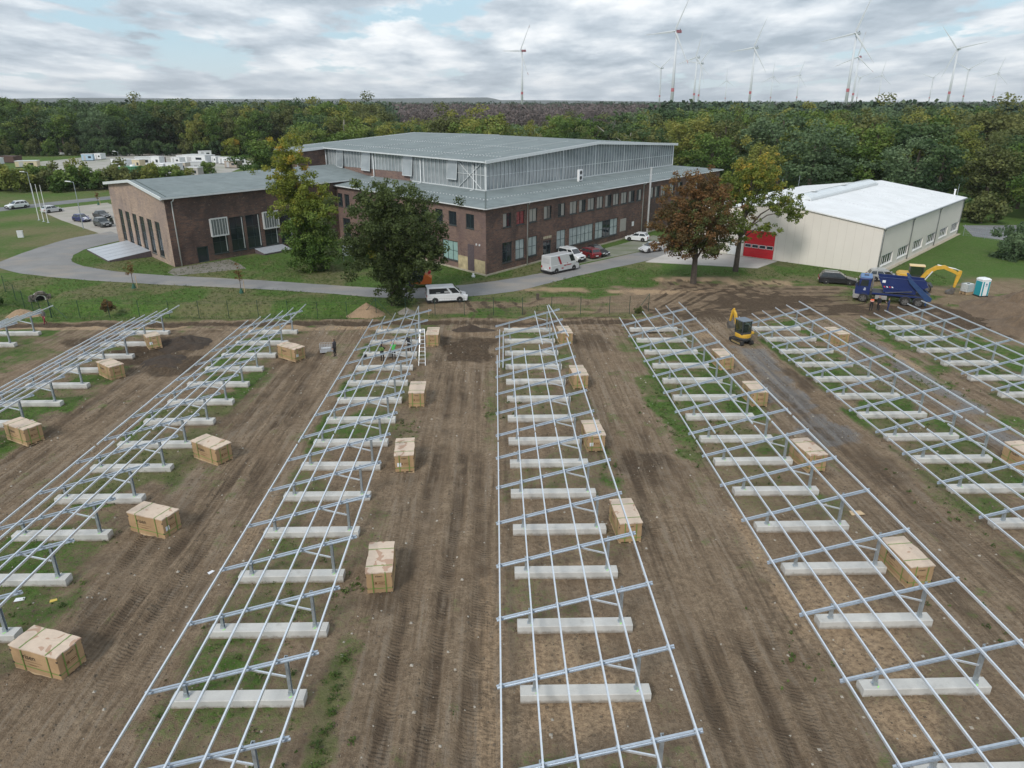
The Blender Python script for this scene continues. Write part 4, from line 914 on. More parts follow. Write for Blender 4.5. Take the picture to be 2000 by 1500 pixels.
def build_wing():
    A = Vector((0, 0, 0)); W, H, pk, LU = 27.7, 9.9, 1.35, 40.0
    t = thing('brick_wing', 'low-pitched dark brick wing with six tall slit windows in its pale gable', 'building', (-46.9, 105.0, GZ))
    nU = Vector((U.y, -U.x, 0)); nV = Vector((-V.y, V.x, 0))
    if nV.x > 0: nV = -nV
    gw = [(22.2, 24.4), (18.5, 20.7), (14.8, 17.0), (11.2, 13.4), (7.5, 9.7), (3.9, 6.1)]; hg = [(a, b, .8, 6.0) for a, b in gw]
    wall('gable_wall', A, V, W, H, hg, M_bv2, t, nV, .3)
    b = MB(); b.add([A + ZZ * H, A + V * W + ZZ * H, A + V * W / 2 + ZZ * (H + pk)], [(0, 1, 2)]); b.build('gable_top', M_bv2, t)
    for q in hg: window(t, A, V, nV, q, 2, 4, [M_glass, M_glass])
    lw = [(6.4, 8.9, .9, 6.05), (9.5, 11.9, .9, 6.05), (12.3, 14.8, .9, 6.05), (15.4, 17.9, .9, 6.05), (18.4, 20.7, .9, 6.05), (21.4, 23.8, .9, 6.05), (24.4, 26.8, .9, 6.05)]
    dr = (3.7, 5.5, .03, 2.35)
    wall('long_wall', A, U, LU, H, lw + [dr], M_bu, t, nU, .3)
    for i, q in enumerate(lw):
        w = window(t, A, U, nU, q, 2, 3, M_glass)
        s = MB(); obar(s, A, U, nU, q[1] - .3, q[1] - .17, q[2] + .2, q[3] - .1, .08, .1); s.build('reflector_strip', M_zinc, w)
        if i in (0, 3):
            g = MB(); s0, s1 = q[0] - .15, q[1] + .15
            for (x0, x1, z0, z1) in ((s0, s1, 3.55, 3.75), (s0, s1, 6.1, 6.3), (s0, s0 + .14, 3.75, 6.1), (s1 - .14, s1, 3.75, 6.1)): obar(g, A, U, nU, x0, x1, z0, z1, -.42, -.3)
            for k in range(1, 6): x = s0 + (s1 - s0) * k / 6; obar(g, A, U, nU, x - .025, x + .025, 3.75, 6.1, -.4, -.34)
            obar(g, A, U, nU, s0, s0 + .06, 3.6, 6.2, -.3, 0); obar(g, A, U, nU, s1 - .06, s1, 3.6, 6.2, -.3, 0); g.build('vent_cage', M_zinc, t)
            g = MB(); obar(g, A, U, nU, s0 + .14, s1 - .14, 3.75, 6.1, -.3, -.28); g.build('cage_glass', M_pale if 0 else mat('grey_pane', (.17, .19, .19), .3), t)
    window(t, A, U, nU, dr, 1, 1, M_glass, sill=False, name='door', fw=.16)
    pipe(t, A + U * 1.0 + nU * .1 + ZZ * 9.3, A + U * 1.0 + nU * .1, .09, hook=A + U * 1.25 + nU * .5 + ZZ * 9.8); pipe(t, A + U * 26.8 + nU * .12 + ZZ * 9.2, A + U * 26.8 + nU * .12, .09, hook=A + U * 27.1 + nU * .5 + ZZ * 9.75)
    bk = MB(); B = A + V * W; bk.quad(B, B + U * LU, B + U * LU + ZZ * H, B + ZZ * H); bk.build('back_wall', M_bu, t)
    rf = MB(); o = .5
    def E(s, v): return A + U * s + V * v + ZZ * (H + pk * (1 - abs(v - W / 2) / (W / 2)) + .1)
    for v0, v1 in ((-o, W / 2), (W / 2, W + o)):
        q = [E(-o, v0), E(LU, v0), E(LU, v1), E(-o, v1)]; lo = [p - ZZ * .22 for p in q]; rf.add(q + lo, [(0, 1, 2, 3), (7, 6, 5, 4), (0, 4, 5, 1), (1, 5, 6, 2), (2, 6, 7, 3), (3, 7, 4, 0)])
    rf.build('roof', M_roof, t)
    tr = MB()
    for v0, v1 in ((-o, W / 2), (W / 2, W + o)): tr.bar(E(-o, v0) + nV * .07 - ZZ * .12, E(-o, v1) + nV * .07 - ZZ * .12, .14, .42)
    tr.bar(E(-o, -o) + nU * .07 - ZZ * .14, E(LU, -o) + nU * .07 - ZZ * .14, .14, .2); tr.build('roof_edge_trim', mat('light_trim', (.66, .69, .7)), t)
    sg = MB()
    for k in range(20): sg.add(*cube(E(.4, .3 + k * .68) + ZZ * .04, .12, .3, .06, UA))
    o_ = sg.build('roof_fixings', mat('dark_roof_strip', (.1, .125, .12)), t); o_['kind'] = 'stuff'
    def hatch(label, O, d1, d2, l1, l2, h, m):
        hh = thing('cellar_hatch', label, 'hatch cover', O); q = [Vector((0, 0, h)), d1 * l1 + ZZ * h, d1 * l1 + d2 * l2 + ZZ * .25, d2 * l2 + ZZ * .25]
        n = 5
        for i in range(n):
            a, c = i / n, (i + 1) / n - .01; e = ZZ * .02
            qq = [q[0].lerp(q[1], a), q[0].lerp(q[1], c), q[3].lerp(q[2], c), q[3].lerp(q[2], a)]
            MB().add([p + e for p in qq] + [p - e for p in qq], [(0, 1, 2, 3), (7, 6, 5, 4), (0, 4, 5, 1), (1, 5, 6, 2), (2, 6, 7, 3), (3, 7, 4, 0)]).build('sheet', m, hh)
        k = MB(); g = -ZZ * h
        k.quad(q[0] - ZZ * .02, q[3] - ZZ * .02, q[3] - ZZ * .25, q[0] - ZZ * h); k.quad(q[1] - ZZ * .02, q[2] - ZZ * .02, q[2] - ZZ * .25, q[1] - ZZ * h); k.quad(q[3] - ZZ * .02, q[2] - ZZ * .02, q[2] - ZZ * .25, q[3] - ZZ * .25); k.build('brick_kerb', M_panel, hh)
    M_sheet = mat('corrugated_metal', (.5, .53, .57), .45, .35, .1)
    base = Vector((-46.9, 105.0, GZ))
    hatch('large sloping sheet metal cellar cover on grass against the wing gable', base + V * 10.3 + nV * .05, V, nV, 12.2, 6.2, .95, M_sheet)
    hatch('small grey sloping metal cover under the tall windows of the wing', base + U * 13.2 + nU * .05, U, nU, 5.2, 2.6, .75, M_sheet)
build_wing()

def white_roof():
    m, nt, N, L, bs = new_mat('white_roof_sheet'); g = N.new('ShaderNodeNewGeometry'); mp = N.new('ShaderNodeMapping'); mp.inputs[2].default_value = (0, 0, -R(46)); L.new(g.outputs['Position'], mp.inputs[0])
    w = N.new('ShaderNodeTexWave'); w.bands_direction = 'X'; w.inputs['Scale'].default_value = .314; L.new(mp.outputs[0], w.inputs['Vector'])
    a = nnoise(N, L, .35, 6, .65); b = nnoise(N, L, 1.0, 5, .65, (2.2, .18, 1), mp.outputs[0])
    c = nramp(N, L, a, [(.35, (.74, .75, .755)), (.65, (.84, .85, .86))]); c = nmix(N, L, nramp(N, L, b, [(.52, 0.0), (.68, .5)]), c, (.66, .665, .66)); c = nmix(N, L, nramp(N, L, w.outputs['Fac'], [(.97, 0.0), (.99, .5)]), c, (.5, .52, .53))
    L.new(c, bs.inputs['Base Color']); bs.inputs['Roughness'].default_value = .5; return m
def build_warehouse():
    wu, wv = dirv(46), dirv(138); nU = Vector((wu.y, -wu.x, 0)); nV = -wu.copy(); nV = Vector((-wv.y, wv.x, 0))
    A = Vector((0, 0, 0)); L, W, H, pk = 45.2, 29.0, 6.45, 2.0
    t = thing('warehouse', 'pale cream metal warehouse with white roof and red roller gate', 'building', (53.3, 98.1, GZ))
    M_cream = mat('cream_cladding', (.72, .68, .62), .5, 0, .03, .3); M_cream2 = mat('cream_cladding', (.6, .56, .5)); M_wr = white_roof()
    M_seam = mat('panel_joint', (.4, .37, .33), .6)
    gate = (14.8, 19.6, .03, 4.15); door = (20.8, 22.2, .03, 2.4)
    wall('gate_wall', A, wv, W, H, [gate, door], M_cream, t, nV, .2)
    b = MB(); b.add([A + ZZ * H, A + wv * W + ZZ * H, A + wv * W / 2 + ZZ * (H + pk)], [(0, 1, 2)]); b.build('gable_top', M_cream, t)
    sm = MB()
    for k in range(1, 24):
        s = k * 1.2
        if 14.4 < s < 19.8: continue
        obar(sm, A, wv, nV, s - .012, s + .012, .1, H + pk * (1 - abs(s - W / 2) / (W / 2)) - .1, -.012, 0)
    o = sm.build('panel_joints', mat('panel_joint_light', (.54, .5, .45), .6), t); o['kind'] = 'stuff'
    M_gate = mat('red_gate', (.62, .02, .03), .4, 0, .04); go = None
    for k, (z0, z1) in enumerate(((.05, .7), (.72, 1.38), (1.4, 2.1), (2.12, 2.78), (2.8, 3.46), (3.48, 4.13))):
        p = MB(); obar(p, A, wv, nV, 14.83, 19.57, z0, z1, .1, .15); p.build('gate_panel', M_gate, t)
        if k == 2:
            for i in range(4):
                w = MB(); x = 14.95 + i * 1.16; obar(w, A, wv, nV, x, x + 1.05, z0 + .08, z1 - .08, .08, .1); wo = w.build('gate_window_frame', M_white, t)
                w = MB(); obar(w, A, wv, nV, x + .07, x + .98, z0 + .15, z1 - .15, .07, .08); w.build('pane', M_glass, wo)
    p = MB(); obar(p, A, wv, nV, 20.83, 22.17, .05, 2.37, .08, .14); p.build('door', M_white, t)
    wn = [(1.4 + k * 7.6, 6.6 + k * 7.6, .85, 2.4) for k in range(6)]
    wall('window_wall', A, wu, L, H, wn, M_cream, t, nU, .18)
    for q in wn: window(t, A, wu, nU, q, 5, 1, [M_glass, M_glass], M_white, fw=.16)
    bk = MB(); B, D = A + wv * W, A + wu * L; E_ = B + wu * L
    bk.quad(B, E_, E_ + ZZ * H, B + ZZ * H); bk.add([D, E_, E_ + ZZ * H, (D + E_) / 2 + ZZ * (H + pk), D + ZZ * H], [(0, 1, 2, 3, 4)]); bk.build('back_wall', M_cream, t)
    ov = .25
    def E(s, v, dz=0): return A + wu * s + wv * v + ZZ * (H + pk * (1 - abs(v - W / 2) / (W / 2)) + .1 + dz)
    rf = MB()
    for v0, v1 in ((-ov, W / 2), (W / 2, W + ov)):
        q = [E(-ov, v0), E(L + ov, v0), E(L + ov, v1), E(-ov, v1)]; lo = [p - ZZ * .16 for p in q]; rf.add(q + lo, [(0, 1, 2, 3), (7, 6, 5, 4), (0, 4, 5, 1), (1, 5, 6, 2), (2, 6, 7, 3), (3, 7, 4, 0)])
    rf.build('roof', M_wr, t)
    dots = MB()
    for s in (13, 27, 40):
        for k in range(22): dots.add(*cube(E(s, .6 + k * .62, .03), .1, .25, .06, 46))
    o = dots.build('roof_fixings', M_zinc, t); o['kind'] = 'stuff'
    M_gut = mat('grey_gutter', (.3, .32, .33), .5, .2, .08)
    gt = MB(); gt.bar(E(-ov, -ov - .08, -.12), E(L + ov, -ov - .08, -.12), .14, .14); gt.build('gutter', M_gut, t)
    for s in (.2, 14.0, 29.0, 44.6): pipe(t, A + wu * s + nU * .1 + ZZ * 6.1, A + wu * s + nU * .1, .075, m=M_gut, hook=A + wu * s + nU * .3 + ZZ * 6.4)
    # curved ridge skylight
    M_sky = mat('skylight_sheet', (.66, .7, .72), .2, 0, .06, .8); rings = []
    for s in np.linspace(7, 38, 12):
        rings.append([E(s, W / 2) + wv * (1.5 * math.cos(x)) + ZZ * (.75 * math.sin(x) - .06) for x in np.linspace(0, math.pi, 9)])
    sk = MB(); sk.loft(rings, caps=True); sko = sk.build('skylight', M_sky, t, smooth=False)
    cb = MB(); 
    for sg in (-1, 1): cb.bar(E(6.8, W / 2, -.05) + wv * 1.55 * sg, E(38.2, W / 2, -.05) + wv * 1.55 * sg, .15, .3)
    cb.build('skylight_kerb', M_zinc, t)
    for s in (12, 25): 
        v = MB(); v.add(*cube(E(s, W / 2, .85), 1.6, .9, .1, 46)); v.build('vent_flap', M_white, t)
    lr = MB()
    for s, v in ((2, W / 2), (9, W - 2), (16, W - 1), (24, W - .6), (33, W - .6), (41, W - .6), (43.5, 1.0)): p = E(s, v); lr.tube(p, p + ZZ * 2.2, .03, n=6)
    o = lr.build('lightning_rods', M_galvd, t); o['kind'] = 'stuff'
    vp = MB(); p = E(44.3, 1.6); vp.tube(p, p + ZZ * 1.0, .14, n=10); vp.tube(p + ZZ * 1.0, p + ZZ * 1.15, .2, n=10); vp.build('vent_pipe', M_white, t)
    pl = MB(); obar(pl, A, wu, nU, 0, L, 0, .07, -.6, 0); pl.build('gravel_strip', mat('pale_plinth', (.4, .36, .28)), t)
build_warehouse()
# ---------------------------------------------------------------- vehicles
def paint(name, c, coat=.6): return mat('paint_' + name, c, .38, .1, .03, 1, coat=coat)
def lerp4(q, s, t): return q[0].lerp(q[1], s).lerp(q[3].lerp(q[2], s), t)
def add_wheel(parent, x, y, r, w, rim=None, side=1):
    t = MB(); n = 20; prof = [(-w / 2, r * .66), (-w / 2, r * .93), (-w * .35, r), (w * .35, r), (w / 2, r * .93), (w / 2, r * .66)]
    rings = [[(r_ * math.cos(2 * math.pi * i / n), o, r_ * math.sin(2 * math.pi * i / n)) for i in range(n)] for o, r_ in prof]
    t.loft(rings, caps=False); wo = t.build('wheel', M_rubber, parent, (x, y, r), smooth=True)
    k = MB(); o = w * .38 * side; k.tube((0, 0, 0), (0, o, 0), r * .67, n=18); k.tube((0, o, 0), (0, o + .025 * side, 0), r * .2, n=10); k.build('rim', rim or M_rim, wo)
    k = MB()
    for i in range(5):
        a = 2 * math.pi * i / 5; k.tube((r * .45 * math.cos(a), o + .004 * side, r * .45 * math.sin(a)), (r * .45 * math.cos(a), o + .008 * side, r * .45 * math.sin(a)), r * .13, n=8)
    k.build('rim_holes', M_black, wo)
    return wo
KINDS = {  # hood front z, belt z (fractions of H), cowl x, windscreen top x, roof rear x, tail base x (fractions of L), side window splits
    'hatch': (.44, .615, .235, .03, -.33, -.465, [(.04, .47), (.52, .97)]), 'estate': (.44, .61, .22, .04, -.40, -.475, [(.04, .36), (.4, .68), (.72, .97)]),
    'suv': (.5, .62, .235, .06, -.37, -.475, [(.04, .4), (.44, .74), (.78, .97)]), 'saloon': (.46, .63, .21, .03, -.23, -.36, [(.06, .5), (.54, .95)]),
    'dokker': (.5, .6, .285, .1, -.46, -.49, [(.04, .32), (.38, .97)]), 'bus': (.46, .565, .355, .18, -.485, -.495, [(.03, .25), (.32, .93)]),
    'panelvan': (.36, .5, .385, .27, -.492, -.497, [(.03, .2)])}
def car(name, label, loc, head, L, W, H, body, kind, cat='car', group=None, wheel_r=.32, base=None, stripe=None, door_open=False, rack_=False):
    t = thing(name, label, cat, loc, R(head), group)
    hf, bz, cx, wx, rx, tx, splits = KINDS[kind]; hf *= H; bz *= H; cx *= L; wx *= L; rx *= L; tx *= L; z0 = .2; hw = W / 2
    b = MB()
    prof = [(L * .485, z0), (L * .5, z0 + .14), (L * .5, hf * .8), (L * .47, hf), (L * .4, hf + .06), (cx, bz), (tx, bz), (-L * .495, bz - .12), (-L * .5, hf * .75), (-L * .485, z0)]
    rings = []
    for y, k in ((-hw, .93), (-hw + .05, .985), (-hw + .14, 1), (hw - .14, 1), (hw - .05, .985), (hw, .93)):
        rings.append([(x * (1 if k == 1 else .985 if k > .95 else .955), y, z0 + (z - z0) * k) for x, z in prof])
    b.loft(rings); bo = b.build('body', body, t, smooth=False, bevel=.04)
    wb = L * .3
    ar = MB()
    for x in (wb, -wb):
        for s in (-1, 1): ar.tube((x, s * (hw - .3), wheel_r), (x, s * (hw + .004), wheel_r), wheel_r * 1.16, n=20)
    ar.build('wheel_arch', M_black, t)
    for x in (wb, -wb):
        for s in (-1, 1): add_wheel(t, x, s * (hw - .1), wheel_r, .21, side=s)
    # cabin
    V3 = Vector; bw, tw = hw * .955, hw * (.8 if kind not in ('bus', 'panelvan') else .88); rz = H - .05
    lo = [V3((cx, -bw, bz - .03)), V3((cx, bw, bz - .03)), V3((tx, bw, bz - .03)), V3((tx, -bw, bz - .03))]; hi = [V3((wx, -tw, rz)), V3((wx, tw, rz)), V3((rx, tw, rz)), V3((rx, -tw, rz))]
    c = MB(); c.loft([lo, hi]); c.build('cabin', body, t, bevel=.05)
    rf = MB(); ins = .06
    rf.loft([[V3((wx, -tw, rz - .01)), V3((wx, tw, rz - .01)), V3((rx, tw, rz - .01)), V3((rx, -tw, rz - .01))], [V3((wx - .18, -tw + .14, H)), V3((wx - .18, tw - .14, H)), V3((rx + .12, tw - .14, H)), V3((rx + .12, -tw + .14, H))]]); rf.build('roof', body, t, smooth=False)
    def pane(nm, q, s0, s1, a, e, m=M_cglass):
        n = (q[1] - q[0]).cross(q[3] - q[0]).normalized(); ctr = (lo[0] + lo[2]) / 2
        if n.dot(q[0] - ctr) < 0: n = -n
        pts = [lerp4(q, s0, a) + n * .012, lerp4(q, s1, a) + n * .012, lerp4(q, s1, e) + n * .012, lerp4(q, s0, e) + n * .012]
        return MB().quad(*pts).build(nm, m, t)
    pane('windscreen', [lo[0], lo[1], hi[1], hi[0]], .05, .95, .1, .93)
    if kind != 'panelvan': pane('rear_window', [lo[3], lo[2], hi[2], hi[3]], .09, .91, .22, .88)
    for sd in (0, 1):
        q = [lo[0], lo[3], hi[3], hi[0]] if sd == 0 else [lo[1], lo[2], hi[2], hi[1]]
        for (s0, s1) in splits: pane('side_window', q, s0, s1, .12, .86)
    f = L * .5
    for s in (-1, 1):
        MB().box(f - .07, f + .012, s * hw * .62 - .17, s * hw * .62 + .17, hf * .78, hf * .78 + .15).build('headlight', M_lens, t)
        MB().box(-f - .012, -f + .06, s * hw * .8 - .1, s * hw * .8 + .1, hf * .86, min(bz - .03, hf * .86 + .3)).build('tail_light', M_red, t)
        m = MB().box(cx - .22, cx - .06, s * (hw + .0), s * (hw + .2), bz + .02, bz + .17); m.build('wing_mirror', body if kind != 'bus' else M_black, t, bevel=.03)
    g = MB(); g.box(f - .05, f + .014, -hw * .4, hw * .4, hf * .7, hf * .9); g.box(f - .05, f + .013, -hw * .75, hw * .75, z0 + .06, z0 + .2); g.build('grille', M_black, t)
    MB().box(f, f + .03, -.26, .26, z0 + .22, z0 + .33).build('number_plate', M_paper, t); MB().box(-f - .03, -f, -.26, .26, hf * .62, hf * .62 + .11).build('number_plate', M_paper, t)
    if base is not None:
        k = MB(); k.box(-f - .02, -wb - wheel_r * 1.2, -hw - .008, hw + .008, z0 - .02, z0 + .26); k.box(-wb + wheel_r * 1.2, wb - wheel_r * 1.2, -hw - .008, hw + .008, z0 - .02, z0 + .12); k.box(wb + wheel_r * 1.2, f + .02, -hw + .03, hw - .03, z0 - .02, z0 + .34); k.build('lower_trim', base, t)
    if stripe:
        k = MB()
        for y in (-.26, .08): k.prism([(L * .47, hf + .012), (L * .4, hf + .075), (cx, bz + .014), (cx, bz + .004), (L * .4, hf + .06), (L * .47, hf)], 'y', y, y + .2)
        k.build('bonnet_stripe', M_white, t)
    if rack_:
        k = MB()
        for s in (-1, 1): k.bar((wx - .25, s * (tw - .05), H + .05), (rx + .2, s * (tw - .05), H + .05), .04, .05)
        k.build('roof_rail', M_zinc, t)
    if door_open:
        d = MB(); d.box(-1.05, 0, -.04, .04, .25, bz); dd = d.build('door', body, t, (cx - .1, hw, 0), R(-65)); MB().box(-.95, -.12, -.012, .012, bz, H - .15).build('door_window', M_cglass, dd)
    return t
SILV = paint('silver', (.55, .56, .57)); CW_ = paint('white', (.74, .76, .78)); CB = paint('black', (.016, .017, .02)); CBL = paint('navy', (.025, .03, .13)); CDR = paint('dark_red', (.16, .012, .018)); CGR = paint('graphite', (.035, .042, .045)); CGY = paint('grey', (.33, .34, .34))
g1 = 'cars in the car park by the wing gable'
car('white_suv', 'white sport utility car driving along the upper road at the far left', (-108.3, 168.4, GZ + .08), 238, 4.5, 1.85, 1.65, CW_, 'suv', base=M_black)
car('silver_hatchback', 'silver white hatchback parked farthest from the wing, beside the flagpoles', (-97.0, 162.3, GZ + .05), 60, 4.2, 1.78, 1.48, SILV, 'hatch', group=g1)
car('blue_car', 'dark blue hatchback with white bonnet stripes in the car park', (-83.6, 149.0, GZ + .05), -32, 4.0, 1.75, 1.45, CBL, 'hatch', group=g1, stripe=True)
car('black_saloon', 'black saloon with pale roof glare parked behind the grey one', (-82.0, 153.8, GZ + .05), -38, 4.5, 1.8, 1.45, CB, 'saloon', group=g1)
car('graphite_suv', 'dark grey sport utility car with an open door next to the wing', (-76.2, 142.6, GZ + .05), -42, 4.5, 1.85, 1.65, CGR, 'suv', group=g1, door_open=True)
g2 = 'cars parked along the brick hall'
car('white_leisure_van', 'white high-roofed family van parked beside the silver delivery van', (11.6, 108.6, GZ + .04), -50, 4.4, 1.78, 1.85, CW_, 'dokker', group=g2, rack_=True, base=M_black)
car('dark_red_estate', 'dark red car seen from behind between the white van and a black car', (14.4, 111.2, GZ + .04), 122, 4.5, 1.8, 1.5, CDR, 'estate', group=g2)
car('black_parked_car', 'black car facing the road beside the dark red one', (15.9, 112.7, GZ + .04), -52, 4.5, 1.8, 1.48, CB, 'saloon', group=g2)
car('white_hatchback', 'white hatchback parked against the brick wall, half behind the red-leaved tree', (24.7, 124.9, GZ + .04), 152, 4.0, 1.74, 1.48, CW_, 'hatch', group=g2)
car('silver_hatchback', 'silver hatchback on the road, its rear hidden by the red-leaved tree', (25.0, 114.9, GZ + .1), 212, 4.1, 1.74, 1.48, SILV, 'hatch')
car('black_estate', 'black estate car on the grass in front of the warehouse', (45.5, 92.9, GZ + .02), -20, 4.8, 1.83, 1.5, CB, 'estate', rack_=True)
car('grey_estate', 'grey car half hidden behind the blue skip truck', (52.6, 94.2, GZ + .02), -16, 4.7, 1.83, 1.5, CGY, 'estate', rack_=True)
t6 = car('white_minibus', 'white minibus with dark side windows parked on grass beside the road', (-6.0, 84.9, GZ), 11, 4.95, 1.92, 1.97, CW_, 'bus', 'van', base=M_black, wheel_r=.34)
k = MB()
for (x0, x1, z) in ((-.35, .5, 1.42), (-.35, .42, 1.3), (-1.35, -.85, 1.27)): k.box(x0, x1, -.935, -.93, z, z + .055)
k.xform(Matrix.Translation((0, .012, 0))); k.build('window_lettering', M_white, t6)
cr = car('delivery_van', 'silver high-roof delivery van with a slanted red stripe, parked at the hall', (9.2, 100.9, GZ + .1), 41, 5.9, 2.0, 2.55, SILV, 'panelvan', 'van', base=M_black, wheel_r=.36)
def van_marks():
    y = -1.006
    MB().add([(-1.55, y + .06, 2.35), (-1.2, y + .06, 2.35), (-.35, y, .55), (-.75, y, .55)], [(0, 1, 2, 3)]).build('red_stripe', mat('red_film', (.33, .02, .035), .4, 0, .05), cr)
    k = MB()
    for (x0, x1, z, h) in ((-.3, .2, .9, .14), (.3, 1.2, .92, .13), (.3, .5, 1.2, .1)): k.box(x0, x1, y - .002, y, z, z + h)
    k.build('red_lettering', mat('red_film', (.33, .02, .035)), cr)
    k = MB(); k.box(-2.96, -2.94, -.7, .7, 1.5, 2.2); k.build('rear_panel', mat('grey_panel', (.42, .43, .44), .4), cr)
van_marks()

def poly_side(b, pts, y0, y1, mi=0): return b.prism(pts, 'y', y0, y1, mi)
def build_truck():
    t = thing('skip_truck', 'dark blue three-axle skip loader truck with an open blue skip', 'truck', (47.7, 83.1, GZ - .05), R(154))
    blue = paint('truck_blue', (.014, .03, .13), .3); dblue = mat('arm_blue', (.02, .055, .15), .5, 0, .15, 3); lblue = mat('faded_blue_roof', (.1, .2, .4), .5, 0, .1); chas = mat('chassis_grey', (.06, .065, .08), .7, 0, .3)
    dirt = mat('dirty_silver', (.3, .29, .28), .6, .2, .2)
    # +x is forward
    b = MB(); poly_side(b, [(2.55, .95), (4.15, .95), (4.2, 1.7), (4.05, 2.15), (3.8, 2.95), (2.55, 2.95)], -1.22, 1.22); b.build('cab', blue, t, bevel=.06)
    b = MB(); poly_side(b, [(2.5, 2.95), (3.83, 2.95), (3.72, 3.08), (2.5, 3.08)], -1.18, 1.18); b.build('cab_roof', lblue, t, bevel=.04)
    MB().box(2.9, 3.4, -.3, .3, 3.08, 3.14).build('roof_hatch', chas, t)
    MB().quad((4.13, -1.08, 2.02), (4.13, 1.08, 2.02), (3.86, 1.05, 2.85), (3.86, -1.05, 2.85)).build('windscreen', M_cglass, t)
    for s in (-1, 1):
        MB().add([(2.85, s * 1.232, 2.0), (3.75, s * 1.232, 2.0), (3.6, s * 1.232, 2.75), (2.85, s * 1.232, 2.75)], [(0, 1, 2, 3)]).build('side_window', M_cglass, t)
        m = MB(); m.box(3.85, 3.98, s * 1.3, s * 1.5, 2.05, 2.65); m.build('wing_mirror', M_black, t, bevel=.03)
        d = MB(); d.box(3.05, 3.3, s * 1.226, s * 1.232, 1.5, 1.62); d.prism([(3.02, 1.68), (3.3, 1.68), (3.16, 1.86)], 'y', s * 1.226, s * 1.232); d.build('door_logo', mat('pale_logo', (.5, .53, .6), .5), t)
    b = MB(); b.box(3.6, 4.32, -1.22, 1.22, .45, .98); b.build('front_bumper', dirt, t, bevel=.05)
    for s in (-1, 1): MB().box(4.3, 4.335, s * .95 - .2, s * .95 + .2, .62, .82).build('headlight', M_lens, t)
    b = MB(); b.box(-4.0, 3.2, -.42, .42, .78, 1.12); b.box(-3.9, 2.3, -.95, .95, 1.18, 1.3); b.build('chassis', chas, t)
    for s in (-1, 1):
        b = MB(); b.box(.6, 1.9, s * .55 if s > 0 else -1.1, 1.1 if s > 0 else -.55, .5, 1.0); b.build('fuel_tank', dirt, t, bevel=.06)
        b = MB(); b.bar((-4.0, s * 1.12, 1.2), (2.3, s * 1.12, 1.2), .12, .18); b.build('side_rail', blue, t)
    b = MB(); b.tube((2.3, -.95, .8), (2.3, -.95, 2.95), .11, n=10); b.build('exhaust_stack', dirt, t)
    for x in (3.2, -1.35, -2.75):
        for s in (-1, 1): add_wheel(t, x, s * 1.06, .54, .34, mat('dusty_rim', (.12, .115, .11), .7, .1, .2), s)
        for s in (-1, 1):
            f = MB(); n = 8; f.loft([[(x + .66 * math.cos(a), s * 1.22, .55 + .66 * math.sin(a)) for a in np.linspace(0, math.pi, n)] + [(x + .6 * math.cos(a), s * 1.22, .55 + .6 * math.sin(a)) for a in np.linspace(math.pi, 0, n)],
                                     [(x + .66 * math.cos(a), s * .75, .55 + .66 * math.sin(a)) for a in np.linspace(0, math.pi, n)] + [(x + .6 * math.cos(a), s * .75, .55 + .6 * math.sin(a)) for a in np.linspace(math.pi, 0, n)]]); f.build('mudguard', chas, t)
    for s in (-1, 1):   # lifting arm
        b = MB(); b.prism([(-3.95, .8), (-3.45, .8), (-1.35, 2.9), (-1.1, 3.5), (-1.32, 3.55), (-1.75, 3.1), (-4.05, 1.15)], 'y', s * 1.13 - .11, s * 1.13 + .11); b.build('lift_arm', dblue, t, bevel=.02)
        b = MB(); b.tube((.9, s * .98, 1.36), (-1.9, s * 1.0, 1.75), .07, n=8); b.build('hydraulic_ram', chas, t)
        b = MB(); b.bar((-3.5, s * 1.15, .3), (-3.5, s * 1.15, .9), .18, .18, up=(1, 0, 0)); b.build('stabiliser', dblue, t)
    sk = thing('skip', 'open dark blue trapezoid skip with a warning stripe, riding on the truck', 'skip', (47.7, 83.1, GZ - .05), R(154))
    outer = [(1.9, 3.15), (1.15, 1.75), (1.15, 1.42), (-2.3, 1.42), (-2.3, 1.75), (-3.5, 2.45), (-3.0, 3.1)]
    for s in (-1, 1):
        b = MB(); b.prism(outer, 'y', s * .9 - .03, s * .9 + .03); b.build('side_plate', blue, sk)
        b = MB()
        for i in range(4): b.add([(.95 - i * .28, s * .94, 2.0), (1.1 - i * .28, s * .94, 2.0), (1.2 - i * .28, s * .94, 2.16), (1.05 - i * .28, s * .94, 2.16)], [(0, 1, 2, 3)], i % 2)
        b.build('warning_stripe', [mat('stripe_red', (.55, .03, .03), .5), M_paper], sk)
        MB().box(1.05, 1.4, s * .935, s * .94, 2.55, 2.85).build('placard', M_paper, sk)
        r = MB(); r.bar((1.9, s * .92, 3.15), (-3.0, s * .92, 3.1), .1, .1); r.bar((1.15, s * .93, 1.85), (-2.3, s * .93, 1.85), .06, .1); r.build('rim_rail', blue, sk)
    b = MB(); b.quad((1.9, -.9, 3.15), (1.9, .9, 3.15), (1.15, .9, 1.75), (1.15, -.9, 1.75)); b.quad((-3.5, -.9, 2.45), (-3.5, .9, 2.45), (-2.3, .9, 1.75), (-2.3, -.9, 1.75)); b.box(-2.3, 1.15, -.88, .88, 1.43, 1.5); b.build('end_plates', mat('skip_inner', (.16, .17, .17), .8, 0, .25), sk)
build_truck()
M_yel = mat('machine_yellow', (.58, .34, .035), .5, 0, .18, 3, coat=.1); M_dk = mat('machine_dark', (.045, .05, .055), .6, 0, .2)
M_cream_roof = mat('cream_roof', (.72, .55, .3), .5, 0, .06)
